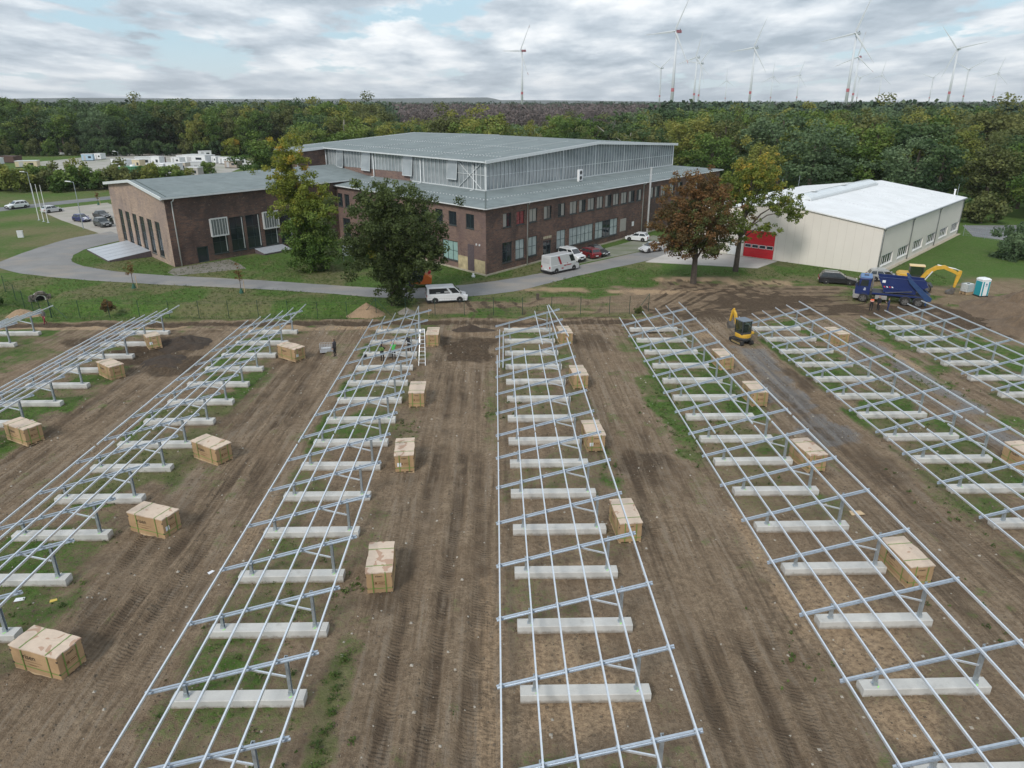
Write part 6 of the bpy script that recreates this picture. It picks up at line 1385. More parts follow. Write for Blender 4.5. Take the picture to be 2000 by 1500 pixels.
# far woods and hills: no single tree can be told apart there
def far_wood(name, label, x0, x1, y0, y1, n, h, m, seed, w=2.6, spike=False):
    rg = np.random.RandomState(seed); cl = []
    for i in range(n):
        y = y0 + (y1 - y0) * rg.rand() ** 1.6; x = x0 * y / y1 + (x1 - x0) * y / y1 * rg.rand(); hh = h * (.7 + .5 * rg.rand())
        if spike: cl += [(x, y, GZ + hh * f, hh * r, rg.rand(), 0) for f, r in ((.35, .16), (.62, .13), (.88, .07))]
        else: cl += [(x + rg.normal() * hh * .15, y, GZ + hh * f, hh * .3, rg.rand(), 0) for f in (.4, .75)]
    for k in range(0, len(cl)): pass
    me = leaves_mesh(name, cl, 16 / (h * .13) ** 2 * .6 if spike else 48 / (h * .3) ** 2, h * (.05 if spike else .06), [m], seed)
    o = link(name, me); tag(o, label, 'wood', None, 'stuff'); return o
LBR = leaf_mat('bare_twigs', [(.0, (.06, .05, .048)), (.5, (.1, .082, .078)), (1, (.15, .12, .115))], .3, 1.5)
LFD = leaf_mat('far_dark', [(.0, (.016, .03, .016)), (.5, (.03, .05, .028)), (1, (.055, .075, .04))], .1)
far_wood('bare_wood', 'distant grey-brown leafless wood below the wind turbines', -260, 1150, 620, 1350, 9000, 19, LBR, 31, spike=True)
far_wood('far_wood', 'distant dark wood along the horizon', -2600, 2600, 900, 2600, 4200, 20, LFD, 32)
far_wood('mid_wood', 'dark wood mass behind the left wood', -430, -90, 410, 640, 900, 20, LFD, 34)
far_wood('mid_wood', 'dark wood mass behind the right wood', 130, 640, 340, 620, 1300, 20, LFD, 35)
b = MB(); xs = np.linspace(-6500, 6500, 120)
for y0, hh, sd in ((6300, 46, 1),):
    top = [(x, y0 + 500 * math.sin(x * .0005), 18 + hh * (.25 + .75 * max(0, math.sin(x * .00055 + 2.2) * .6 + math.sin(x * .0017 + 1) * .3)) * (1.0 if x < 0 else .45)) for x in xs]; fr = [(x, y - 900, -2) for x, y, z in top]; bk = [(x, y + 900, -2) for x, y, z in top]
    n = len(xs); b.add(fr + top + bk, [(i, i + 1, n + i + 1, n + i) for i in range(n - 1)] + [(n + i, n + i + 1, 2 * n + i + 1, 2 * n + i) for i in range(n - 1)])
o = b.build('hills', mat('wooded_hills', (.03, .045, .035), .9, 0, .3, .004)); o['kind'] = 'structure'

# weeds and grass tufts of the field
def tufts():
    rg = np.random.RandomState(8); N0 = 60000
    x = rg.uniform(-46, 50, N0); y = 15 + 63 * rg.rand(N0) ** 1.25; mk = masks(x[None], y[None]); g = mk['grass'][0]
    keep = (rg.rand(N0) < sst(.3, .8, g) * .62) & (np.abs(x) < (y + 6) * .82); x, y = x[keep], y[keep]; z = ground_height(x[None], y[None])[0]
    cl = [(a, b_, c + .03, .1 + .16 * r * r, r2, 0) for a, b_, c, r, r2 in zip(x, y, z, rg.rand(len(x)), rg.rand(len(x)) * .8)]
    me = leaves_mesh('grass_tufts', cl[:16000], 260, .04, [LW], 9, 1.0); o = link('grass_tufts', me); tag(o, 'low green weeds and grass tufts growing on the bare field', 'weeds', None, 'stuff')
    # grass tufts of the verge and lawns
    n = 26000; x = rg.uniform(-66, 62, n); y = rg.uniform(77, 112, n); g = masks(x[None], y[None])['grass'][0]
    ok = (rg.rand(n) < sst(.35, .8, g)) & (np.abs(x) < y * .8); x, y = x[ok], y[ok]
    ro, ri = np.array(RO), np.array(RI); poly = np.concatenate([ro, ri[::-1]]); inside = np.zeros(len(x), bool); j = len(poly) - 1
    for i in range(len(poly)):
        xi, yi = poly[i]; xj, yj = poly[j]; cnd = ((yi > y) != (yj > y)) & (x < (xj - xi) * (y - yi) / (yj - yi + 1e-9) + xi); inside ^= cnd; j = i
    u, v, w = dirv(UA), dirv(VA), dirv(46); front = ((x + 1.3) * u.y - (y - 98.2) * u.x > .4) | ((x + 1.3) * -v.y + (y - 98.2) * v.x > .4)
    fw = ((x + 46.9) * u.y - (y - 105) * u.x > .4) | ((x + 46.9) * -v.y + (y - 105) * v.x > .4); fh = ((x - 53.3) * w.y - (y - 98.1) * w.x > .4) | ((x - 53.3) * -dirv(138).y + (y - 98.1) * dirv(138).x > .4)
    pav = ((x > 9) & (x < 34) & (y > 101 + (x - 9) * .0) & (np.abs((y - 106) - (x - 12.6) * .9) < 8)) | ((x > 22) & (x < 43) & (y > 101.6))
    ok = ~inside & front & fw & fh & ~pav; x, y = x[ok], y[ok]; z = ground_height(x[None], y[None])[0]
    cl = [(a, b_, c + .02, .12 + .14 * r, r2, 0) for a, b_, c, r, r2 in zip(x, y, z, rg.rand(len(x)), rg.rand(len(x)))]
    me = leaves_mesh('lawn_grass', cl, 170, .06, [LW], 19, 1.0); o = link('lawn_grass', me); tag(o, 'uneven grass of the verge and lawns behind the racks', 'grass', None, 'stuff')
    # leafy weeds
    sp = []
    for yy in np.linspace(17.5, 24, 16): sp.append((-6.45 + rg.normal() * .15, yy + rg.normal() * .12, .22))
    for (xx, yy, n, s) in ((13.3, 52, 70, 1.2), (12.9, 44, 40, .9), (16, 48, 40, 1.6), (-20.2, 33.6, 6, .3), (-20.6, 27, 14, .6), (-9.5, 24, 40, 1.8), (-7.2, 28.5, 18, .3), (12.4, 23, 16, .7), (2.2, 55, 26, 1.6), (7.3, 41, 16, .5), (-6.6, 47, 22, .5), (36.4, 55, 70, 1.3), (43, 66, 80, 3.5), (30, 47, 40, 1.6), (25.6, 35, 24, .8), (-.3, 50, 20, .4), (-22, 22, 20, 1.2), (21.6, 26, 12, .8)):
        for _ in range(n): sp.append((xx + rg.normal() * s, yy + rg.normal() * s * 2.2, .06 + .15 * rg.rand() ** 2))
    z = ground_height(np.array([[p[0] for p in sp]]), np.array([[p[1] for p in sp]]))[0]
    me = leaves_mesh('weeds', [(p[0], p[1], q + p[2] * .4, p[2], rg.rand() * .6 + .25, 0) for p, q in zip(sp, z)], 800, .05, [LW], 10, 1.0); o = link('weeds', me); tag(o, 'leafy green weeds in clumps along the rack rows', 'weeds', None, 'stuff')
    # clods and pebbles
    n = 26000; x = rg.uniform(-42, 46, n); y = 15 + 60 * rg.rand(n) ** 1.3; k = np.abs(x) < (y + 6) * .82; x, y = x[k], y[k]; z = ground_height(x[None], y[None])[0]
    b = MB()
    for a, c, q in zip(x, y, z):
        s = .015 + .06 * rg.rand() ** 2.6; j = rg.rand(4) * .6 + .7; b.add([(a - s * j[0], c - s, q - .01), (a + s, c - s * j[1], q - .01), (a + s * j[2], c + s, q - .01), (a - s, c + s * j[3], q - .01), (a, c, q + s * 1.1)], [(0, 1, 4), (1, 2, 4), (2, 3, 4), (3, 0, 4)], int(rg.rand() < .12))
    o = b.build('clods', [mat('soil_clod', (.13, .1, .07), .95, 0, .3), mat('pale_pebble', (.36, .33, .28), .9, 0, .2)]); tag(o, 'small clods and pebbles scattered over the soil', 'stones', None, 'stuff')
LW = leaf_mat('weed_leaf', [(.0, (.035, .058, .014)), (.4, (.05, .082, .018)), (.75, (.085, .125, .03)), (1, (.19, .17, .085))], .3, 1.3)
tufts()
# ---------------------------------------------------------------- people
SKIN = mat('skin', (.42, .24, .17), .6, 0, .05)
def cloth(n, c): return mat('cloth_' + n, c, .9, 0, .12, 8)
def person(label, x, y, head, top, legs, pose='stand', hair=(.03, .022, .018), vest=None, helmet=None, z=None, h=1.75, shoes=(.02, .02, .022), bands=False):
    t = thing('person', label, 'person', (x, y, gh(x, y) if z is None else z), R(head)); k = h / 1.75
    # joints, +x is forward, +y left
    J = {'pel': (0, 0, .95), 'wai': (.01, 0, 1.1), 'che': (.02, 0, 1.32), 'nek': (.0, 0, 1.47), 'hd0': (.02, 0, 1.56), 'hd1': (.03, 0, 1.66), 'hd2': (.02, 0, 1.72)}
    leg = {1: [(.0, .1, .88), (.03, .11, .5), (-.02, .11, .09), (.14, .12, .04)], -1: [(.0, -.1, .88), (.02, -.11, .5), (-.04, -.11, .09), (.12, -.12, .04)]}
    armp = {1: [(.0, .19, 1.38), (-.02, .25, 1.12), (.06, .25, .88), (.09, .24, .79)], -1: [(.0, -.19, 1.38), (-.02, -.25, 1.12), (.06, -.25, .88), (.09, -.24, .79)]}
    if pose == 'walk': leg[1] = [(0, .1, .88), (.16, .11, .5), (.2, .11, .09), (.36, .12, .04)]; leg[-1] = [(0, -.1, .88), (.02, -.11, .48), (-.24, -.11, .13), (-.12, -.12, .05)]
    if pose in ('hold', 'reach'):
        up = .12 if pose == 'hold' else .5
        for s in (1, -1): armp[s] = [(.0, s * .19, 1.38), (.14, s * .24, 1.16 + up * .5), (.36, s * .17, 1.12 + up), (.45, s * .13, 1.14 + up * 1.2)]
    if pose == 'bend':
        for n_, p in dict(wai=(.08, 0, 1.08), che=(.26, 0, 1.24), nek=(.38, 0, 1.33), hd0=(.46, 0, 1.37), hd1=(.54, 0, 1.42), hd2=(.59, 0, 1.43)).items(): J[n_] = p
        for s in (1, -1): armp[s] = [(.27, s * .19, 1.28), (.4, s * .22, 1.04), (.52, s * .16, .86), (.58, s * .13, .8)]
    if pose == 'phone': armp[1] = [(.0, .19, 1.38), (.1, .26, 1.15), (.28, .16, 1.22), (.34, .12, 1.3)]
    names = list(J); vs = [J[n_] for n_ in names]; rad = [.135, .125, .15, .062, .085, .1, .07]; es = [(i, i + 1) for i in range(len(names) - 1)]
    for s in (1, -1):
        b0 = len(vs); vs += leg[s]; rad += [.1, .068, .045, .042]; es += [(0, b0), (b0, b0 + 1), (b0 + 1, b0 + 2), (b0 + 2, b0 + 3)]
        b0 = len(vs); vs += armp[s]; rad += [.072, .05, .036, .038]; es += [(2, b0), (b0, b0 + 1), (b0 + 1, b0 + 2), (b0 + 2, b0 + 3)]
    me = bpy.data.meshes.new('body'); me.from_pydata(vs, es, []); o = bpy.data.objects.new('body', me); COL.objects.link(o)
    sk = o.modifiers.new('skin', 'SKIN'); 
    if not me.skin_vertices: pass
    bm = bmesh.new(); bm.from_mesh(me); lay = bm.verts.layers.skin.verify(); bm.verts.ensure_lookup_table()
    for i, v in enumerate(bm.verts): v[lay].radius = (rad[i], rad[i]); v[lay].use_root = (i == 0)
    bm.to_mesh(me); bm.free(); ss = o.modifiers.new('sub', 'SUBSURF'); ss.levels = 2; ss.render_levels = 2
    bpy.context.view_layer.update(); ev = bpy.data.meshes.new_from_object(o.evaluated_get(bpy.context.evaluated_depsgraph_get())); bpy.data.objects.remove(o)
    V_ = [tuple(v.co) for v in ev.vertices]; F_ = [tuple(p.vertices) for p in ev.polygons]; b = MB(); b.v = V_; b.f = F_; b.m = [0] * len(F_)
    for s in (1, -1):   # five fingers on each hand
        w, e = Vector(armp[s][2]), Vector(armp[s][3]); d = (e - w).normalized(); sd = d.orthogonal().normalized(); up = d.cross(sd)
        for i, l in enumerate((.07, .085, .08, .065)):
            p0 = e + d * .025 + sd * (-.028 + .0185 * i); p1 = p0 + d * l * .5 + up * .012; b.path([p0, p1, p1 + d * l * .45 + up * .03], [.01, .009, .006], 5, 0)
        p0 = e - sd * .03; b.path([p0, p0 - sd * .03 + d * .03, p0 - sd * .035 + d * .06], [.011, .01, .007], 5, 0)
    hz = Vector(J['hd1']); hc = []; nk = Vector(J['nek'])
    for f in b.f:
        c = sum((Vector(b.v[i]) for i in f), Vector()) / len(f); wr = min((c - Vector(armp[s][q])).length for s in (1, -1) for q in (3,))
        if (c - nk).dot((hz - nk).normalized()) > .03:
            r_ = c - hz; mi = 4 if (r_.z > .035 or r_.x < -.03) else 3
        elif wr < .11: mi = 3
        elif c.z < .1: mi = 2
        elif c.z < .93 and min(abs(c.y), 9) < .2 and not (pose == 'bend' and c.x > .2): mi = 1
        else: mi = 0
        hc.append(mi)
    b.m = hc; hm = mat('hair_%d' % int(hair[0] * 1000), hair, .8); bo = b.build('body', [top, legs, mat('shoe_%d' % int(shoes[0] * 1000), shoes, .7), SKIN, hm], t, smooth=True)
    t.scale = (k, k, k)
    # face
    fd = Vector((1, 0, 0)); fc = MB(); c = hz + Vector((.075, 0, -.03)); fc.add([c + Vector((.0, -.016, -.02)), c + Vector((.0, .016, -.02)), c + Vector((.0, 0, .03)), c + Vector((.035, 0, -.018))], [(0, 1, 3), (1, 2, 3), (2, 0, 3), (0, 2, 1)]); fc.build('nose', SKIN, t)
    ey = MB()
    for s in (-1, 1): ey.tube(hz + Vector((.07, s * .034, .0)), hz + Vector((.084, s * .034, .0)), .011, n=6)
    ey.tube(hz + Vector((.07, -.025, -.075)), hz + Vector((.07, .025, -.075)), .007, n=5); ey.build('face_features', mat('dark_features', (.08, .04, .035), .6), t)
    er = MB()
    for s in (-1, 1): er.tube(hz + Vector((0, s * .085, -.01)), hz + Vector((-.01, s * .102, -.005)), .028, .022, n=7)
    er.build('ears', SKIN, t)
    if vest:
        ch, wa = Vector(J['che']), Vector(J['wai']); vb = MB(); rings = []
        for f, rx, ry in ((-.05, .16, .2), (.3, .165, .21), (.75, .175, .225), (1.15, .16, .215), (1.35, .12, .17)):
            c = wa.lerp(ch, f); rings.append([c + Vector((rx * math.cos(a), ry * math.sin(a), 0)) for a in np.linspace(0, 2 * math.pi, 13)[:-1]])
        vb.loft(rings, caps=False); vb.build('vest', vest, t, smooth=True)
        if bands:
            bb = MB(); c = wa.lerp(ch, .35); rr = [[c + Vector((.176 * math.cos(a), .222 * math.sin(a), dz)) for a in np.linspace(0, 2 * math.pi, 13)[:-1]] for dz in (-.03, .03)]; bb.loft(rr, caps=False); bb.build('reflective_band', M_lens, t)
    if helmet:
        hb = MB(); rings = [[hz + Vector((.115 * q * math.cos(a) + .0, .108 * q * math.sin(a), dz)) for a in np.linspace(0, 2 * math.pi, 13)[:-1]] for q, dz in ((1.12, .03), (1.0, .04), (.85, .1), (.45, .14), (.05, .15))]; hb.loft(rings); hb.build('helmet', helmet, t, smooth=True)
    return t
DK = cloth('black', (.02, .02, .023)); NV = cloth('navy', (.025, .035, .1)); DG = cloth('dark_grey', (.06, .055, .065)); RD = cloth('wine_red', (.2, .025, .045)); HG = cloth('hi_vis_green', (.08, .42, .1)); HO = cloth('hi_vis_orange', (.7, .13, .04)); GB = cloth('grey_green', (.1, .105, .1)); DKG = cloth('dark_green', (.03, .04, .03))
person('person in dark grey shirt and black trousers standing beside a wire crate', -15.1, 63.8, 160, DG, DK, 'stand')
person('person in dark jacket with bright shoulder bands, left of two working under the rack', -10.5, 62.5, 75, DKG, DK, 'hold', vest=cloth('lime_vest', (.16, .26, .07)))
person('person in bright green shirt, right of two working under the rack', -9.5, 62.9, 100, HG, DK, 'reach')
person('person bent over with yellow helmet at the far rack post beside the ladder', -8.3, 65.0, 120, DK, DK, 'bend', helmet=mat('yellow_helmet', (.7, .4, .03), .4))
person('person in dark top and wine-red trousers walking near the left fence', -49.2, 76.4, 250, GB, RD, 'walk', hair=(.35, .25, .15))
person('person in orange reflective vest standing beside the truck', 43.4, 79.5, 70, DK, DK, 'hold', vest=HO, bands=True)
person('person in grey-black jacket in the middle of the group by the truck', 44.3, 79.6, 200, DK, DK, 'stand')
person('person in navy work clothes, rightmost of the three by the truck', 44.9, 78.6, 160, NV, NV, 'phone')

# ---------------------------------------------------------------- small things on the site
def site_things():
    # aluminium ladder leaning on the rack
    t = thing('ladder', 'white aluminium ladder leaning beside the fourth rack row', 'ladder', (-6.75, 61.2, gh(-6.75, 61.2))); M_al = mat('aluminium', (.74, .76, .78), .4, .4, .05)
    for s in (-1, 1): MB().bar((s * .3, 0, 0), (s * .2, 1.7, 2.9), .05, .07).build('rail', M_al, t)
    for i in range(9):
        f = (i + .7) / 9.4; w = .3 - .1 * f; MB().bar((-w, 1.7 * f, 2.9 * f), (w, 1.7 * f, 2.9 * f), .07, .04).build('rung', M_al, t)
    b = MB(); b.tube((0, 0, 0), (0, 0, .32), .13, .16, 12); o = b.build('bucket', M_black, None, (-12.0, 62.2, gz(62.2) + .4)); tag(o, 'small black bucket on a concrete beam of the fourth rack row', 'bucket')
    # wire crate
    t = thing('wire_crate', 'pale wire mesh crate on the ground beside the standing person', 'crate', (-16.3, 65.6, gh(-16.3, 65.6)), .2); M_w = mat('pale_wire', (.55, .57, .6), .4, .4, .05); b = MB()
    for x in np.linspace(-.6, .6, 9): b.bar((x, -.4, .1), (x, -.4, .8), .02, .02, up=(1, 0, 0)); b.bar((x, .4, .1), (x, .4, .8), .02, .02, up=(1, 0, 0))
    for y in np.linspace(-.4, .4, 6): b.bar((-.6, y, .1), (-.6, y, .8), .02, .02, up=(1, 0, 0)); b.bar((.6, y, .1), (.6, y, .8), .02, .02, up=(1, 0, 0))
    for z in np.linspace(.1, .8, 5):
        for p, q in (((-.6, -.4), (.6, -.4)), ((.6, -.4), (.6, .4)), ((.6, .4), (-.6, .4)), ((-.6, .4), (-.6, -.4))): b.bar((*p, z), (*q, z), .02, .02)
    b.build('wire_walls', M_w, t); MB().box(-.6, .6, -.4, .4, .05, .1).build('floor_panel', M_w, t)
    MB().box(-.5, .4, -.3, .25, .1, .4).build('contents', mat('pale_contents', (.5, .52, .54), .7), t)
    # survey tripod at the left fence
    t = thing('post_with_braces', 'green fence corner post with two slanting braces at the left', 'fence post', (-49.8, 78.6, gz(78.6))); M_gr = mat('fence_green', (.02, .055, .04), .5, .1, .1)
    MB().tube((0, 0, -.3), (0, 0, 2.1), .035, n=6).build('post', M_gr, t); MB().tube((0, 0, 1.9), (2.0, -.3, -.1), .028, n=6).build('brace', M_gr, t); MB().tube((0, 0, 1.9), (-.4, 1.3, -.3), .028, n=6).build('brace', M_gr, t)
    # IBC tank on pallets
    t = thing('pallet_stack', 'two wooden pallets stacked under the water tank', 'pallet', (59.3, 87.0, GZ), .35)
    for k in range(2):
        z = k * .16
        for y in (-.45, 0, .45): MB().box(-.6, .6, y - .06, y + .06, z + .02, z + .12).build('stringer', M_wood, t)
        for x in np.linspace(-.53, .53, 6): MB().box(x - .06, x + .06, -.5, .5, z + .122, z + .145).build('board', M_wood, t)
    t = thing('water_tank', 'white caged water tank standing on pallets beside the toilet cabin', 'tank', (59.3, 87.0, GZ + .31), .35); MB().box(-.58, .58, -.48, .48, .02, 1.0).build('tank', mat('milky_plastic', (.62, .65, .64), .5, 0, .06), t, bevel=.07); b = MB()
    for x in np.linspace(-.6, .6, 7):
        for y in (-.5, .5): b.bar((x, y, 0), (x, y, 1.0), .02, .02, up=(1, 0, 0))
    for y in np.linspace(-.5, .5, 6):
        for x in (-.6, .6): b.bar((x, y, 0), (x, y, 1.0), .02, .02, up=(1, 0, 0))
    for z in (.05, .3, .55, .8, 1.0):
        for p, q in (((-.6, -.5), (.6, -.5)), ((.6, -.5), (.6, .5)), ((.6, .5), (-.6, .5)), ((-.6, .5), (-.6, -.5))): b.bar((*p, z), (*q, z), .02, .02)
    b.build('cage', M_galvd, t); MB().tube((0, 0, 1.0), (0, 0, 1.06), .16, n=12).build('cap', M_black, t)
    # portable toilet
    t = thing('portable_toilet', 'white and turquoise portable toilet cabin on the lawn', 'toilet cabin', (60.4, 85.9, GZ), R(8)); M_tq = mat('turquoise_panel', (.02, .3, .36), .45, 0, .04); M_wt = mat('toilet_white', (.76, .79, .8), .4, 0, .03)
    MB().box(-.56, .56, -.56, .56, .12, 2.05).build('cabin', M_wt, t, bevel=.04); MB().box(-.6, .6, -.6, .6, 0, .12).build('base', M_black, t)
    b = MB(); b.loft([[(-.6, -.6, 2.05), (.6, -.6, 2.05), (.6, .6, 2.05), (-.6, .6, 2.05)], [(-.58, -.58, 2.18), (.58, -.58, 2.18), (.58, .58, 2.18), (-.58, .58, 2.18)], [(-.4, -.4, 2.32), (.4, -.4, 2.32), (.4, .4, 2.32), (-.4, .4, 2.32)]]); b.build('roof', M_wt, t, bevel=.04)
    for x in (-.47, .3): MB().box(x, x + .2, -.572, -.56, .15, 1.9).build('side_panel', M_tq, t)
    MB().box(-.572, -.56, -.5, .5, .15, 1.9).build('side_panel', M_tq, t); MB().box(-.22, .25, -.575, -.56, .2, 1.85).build('door', M_wt, t); b = MB(); b.box(-.1, .12, -.58, -.575, 1.45, 1.68); b.box(-.16, .18, -.58, -.575, 1.3, 1.34); b.build('logo', mat('logo_blue', (.1, .2, .35), .5), t)
    # heaps
    def heap(name, lab, x, y, rx, ry, h, m, seed, lumps=.25, rz=0):
        rg = np.random.RandomState(seed); n, k = 64, 24; vs = []; fs = []
        for j in range(k + 1):
            r = j / k
            for i in range(n):
                a = 2 * math.pi * i / n; xx, yy = math.cos(a) * r * rx, math.sin(a) * r * ry
                e = 1 + .25 * (fbm(np.array([math.cos(a) * 1.5 + seed]), np.array([math.sin(a) * 1.5]), 2, 2)[0] - .5)
                zz = h * (1 - r) ** 1.15 * (1 + lumps * 2 * (fbm(np.array([xx * .9 + seed * 3]), np.array([yy * .9]), 4, 3)[0] - .5)) + (lumps * .9 * h * .35 * (fbm(np.array([xx * 1.7]), np.array([yy * 1.7 + seed]), 3, 5)[0] - .35) * min(1, (1 - r) * 4)) - .12 * r
                vs.append((xx * e, yy * e, zz))
        fs = [(j * n + i, j * n + (i + 1) % n, (j + 1) * n + (i + 1) % n, (j + 1) * n + i) for j in range(k) for i in range(n)]
        o = MB().add(vs, fs).build(name, m, None, (x, y, gz(y) - .02), rz, smooth=True); tag(o, lab, 'heap')
    def soil_mat(nm, c0, c1, c2):
        m, nt, N, L, bs = new_mat(nm); a = nnoise(N, L, .9, 6, .65); c = nnoise(N, L, 6, 5, .65)
        q = nmix(N, L, nramp(N, L, c, [(.35, .6), (.65, 0.0)]), nramp(N, L, a, [(.35, c0), (.65, c1)]), c2); L.new(q, bs.inputs['Base Color']); bs.inputs['Roughness'].default_value = .95; nbump(N, L, bs, c, .9, .1); MATS[nm] = m; return m
    ms = soil_mat('heap_soil', (.15, .105, .068), (.22, .155, .1), (.085, .06, .04)); msa = soil_mat('heap_sand', (.3, .205, .125), (.38, .265, .165), (.22, .15, .095)); mg = soil_mat('heap_grey', (.22, .2, .17), (.3, .27, .23), (.15, .14, .12))
    heap('soil_heap', 'long brown soil heap at the right photo edge behind the rack', 60.5, 77.5, 6.8, 7.5, 2.7, ms, 3, .45, .2); heap('soil_heap', 'smaller brown soil heap in front of the long one at the right edge', 56.2, 71.3, 4.4, 4.8, 1.6, ms, 5, .5)
    heap('sand_heap', 'light brown sand heap at the fence left of the big green tree', -14.7, 79.3, 2.3, 2.0, 1.45, msa, 7, .12); heap('rubble_heap', 'small grey rubble heap behind the fourth rack row', -10.2, 79.8, 1.4, 1.1, .7, mg, 9, .4); heap('soil_heap', 'low brown soil heap at the fence near the walking person', -53.6, 79.6, 2.2, 1.6, 1.0, msa, 11, .3)
    heap('soil_heap', 'dark soil heap in the dug strip right of the second rack row', -31.0, 68.0, 3.2, 3.0, .85, soil_mat('heap_dark', (.05, .036, .026), (.085, .06, .042), (.03, .022, .016)), 13, .8)
    heap('soil_heap', 'low dark churned soil heap in front of the tilted carton', -30.6, 62.6, 2.4, 2.6, .55, MATS['heap_dark'], 17, .8); heap('soil_heap', 'low dark spoil ridge at the back edge of the square pit', -2.6, 72.4, 3.2, .9, .5, MATS['heap_dark'], 19, .7)
    # culvert
    t = thing('culvert', 'concrete drain pipe mouth in the ditch bank at the left', 'culvert', (-57.6, 89.6, GZ - 1.15), R(38)); b = MB(); n = 20
    ring = lambda r, y: [(r * math.cos(2 * math.pi * i / n), y, r * math.sin(2 * math.pi * i / n) + .45) for i in range(n)]
    b.loft([ring(.62, -.2), ring(.62, 1.6)], caps=False); b.loft([ring(.62, -.2), ring(.5, -.2)], caps=False); b.loft([ring(.5, -.2), ring(.5, 1.6)], caps=False); b.build('pipe_ring', M_conc, t, smooth=False); MB().tube((0, .6, .45), (0, .62, .45), .49, n=20).build('dark_inside', M_black, t); b = MB()
    for x in (-.3, -.1, .1, .3): b.bar((x, -.12, .0), (x, -.12, .95), .03, .03, up=(1, 0, 0))
    b.build('grate', M_black, t)
    rs = np.random.RandomState(4); b = None
    for i in range(26):
        a = rs.uniform(-.25, math.pi + .25); r = rs.uniform(.75, 1.2); s = rs.uniform(.14, .3); q = MB(); q.add(*cube((0, 0, 0), s * 2, s * 1.5, s * 1.2, rs.uniform(0, 90))); q.build('stone', mat('bank_stone', (.16, .14, .12), .9, 0, .3), t, (r * math.cos(a), rs.uniform(-.25, .2), r * math.sin(a) * .75 + .45))
    # paper litter, puddle, board
    for (x, y, s, m, lab) in ((-22.2, 27.8, .22, M_paper, 'white scrap of paper on the soil near the third rack row'), (-20.6, 27.7, .16, mat('yellow_scrap', (.6, .45, .1), .8), 'yellow scrap on the soil near the third rack row'), (-14.2, 29.9, .16, M_paper, 'white scrap in the wheel track left of the fourth rack row'), (20.3, 34.6, .4, M_wood, 'loose brown board on the soil under the sixth rack row')):
        o = MB().add([(-s, -s * .6, .02), (s, -s * .5, .035), (s * .8, s * .6, .02), (-s * .9, s * .5, .04), (-s, -s * .6, .0), (s, -s * .5, .015), (s * .8, s * .6, .0), (-s * .9, s * .5, .02)], [(0, 1, 2, 3), (7, 6, 5, 4), (0, 4, 5, 1), (1, 5, 6, 2), (2, 6, 7, 3), (3, 7, 4, 0)]).build('litter', m, None, (x, y, gh(x, y) + .015), rnd.random()); tag(o, lab, 'litter')
    # utility box, flagpoles, lamps
    b = MB(); b.box(-.45, .45, -.2, .2, 0, 1.15); b.box(-.48, .48, -.23, .23, 1.15, 1.22); o = b.build('utility_cabinet', mat('cabinet_grey', (.62, .64, .65), .5, 0, .05), None, (-84.6, 130.5, GZ), .3, bevel=.03); tag(o, 'light grey utility cabinet standing on the grass at the far left', 'cabinet')
    for x, y, w in ((-93.3, 150.9, 'leftmost'), (-91.2, 148.9, 'middle'), (-89.5, 147.5, 'rightmost')):
        t = thing('flagpole', w + ' of three bare white flagpoles beside the car park', 'flagpole', (x, y, GZ), 0, 'flagpoles beside the car park'); MB().tube((0, 0, 0), (0, 0, 7.2), .075, .045, 10).build('pole', M_white, t); MB().tube((0, 0, 7.2), (0, 0, 7.32), .07, n=8).build('cap', M_zinc, t); MB().box(-.2, .2, -.2, .2, 0, .08).build('foot_plate', M_galvd, t)
    for x, y, h, d, lab in ((-107.4, 173.5, 7.5, 200, 'street lamp beside the driving white car'), (-78.5, 139.8, 8.6, 180, 'tall street lamp in front of the car park'), (-118, 238, 8, 180, 'dark lamp post beside the green container')):
        t = thing('street_lamp', lab, 'street lamp', (x, y, GZ), R(d), 'street lamps'); MB().tube((0, 0, 0), (0, 0, h), .09, .05, 10).build('pole', M_galvd, t); MB().bar((0, 0, h), (.9, 0, h + .1), .06, .06).build('bracket', M_galvd, t); b = MB(); b.prism([(.5, h + .05), (1.5, h + .14), (1.45, h + .26), (.6, h + .2)], 'y', -.15, .15); b.build('lamp_head', M_white, t)
    # marker stake
    o = MB().tube((0, 0, -.1), (0, 0, .9), .03, n=6).build('marker_stake', M_wood, None, (-7.6, 78.4, gz(78)), 0); tag(o, 'thin wooden marker stake at the fence beside the fourth rack row', 'stake')
    o = MB().add(*cube((0, 0, .35), .3, .3, .7, 10)).build('tree_stump', M_bark, None, (5.1, 85.5, GZ)); tag(o, 'small weathered stump on the grass behind the middle rack row', 'stump')
    b = MB(); b.box(-.2, .2, -.2, .2, 0, .3); b.box(-.12, .12, -.12, .12, .3, .55); o = b.build('garden_box', M_white, None, (-3.1, 97.6, GZ), .4, bevel=.02); tag(o, 'small white box at the foot of the brick hall corner', 'box')
    t = thing('info_board', 'white notice board on two legs between the two trees by the hall', 'notice board', (-22.3, 109.0, GZ), R(20)); MB().box(-.9, .9, -.03, .03, .8, 2.4).build('board', M_white, t)
    for x in (-.8, .8): MB().bar((x, 0, 0), (x, 0, 2.4), .06, .06, up=(1, 0, 0)).build('leg', M_galvd, t)
    b = MB(); b.box(-.5, .3, -.034, -.031, 1.3, 2.0); b.build('printed_panel', mat('board_print', (.3, .4, .48), .6), t)
site_things()

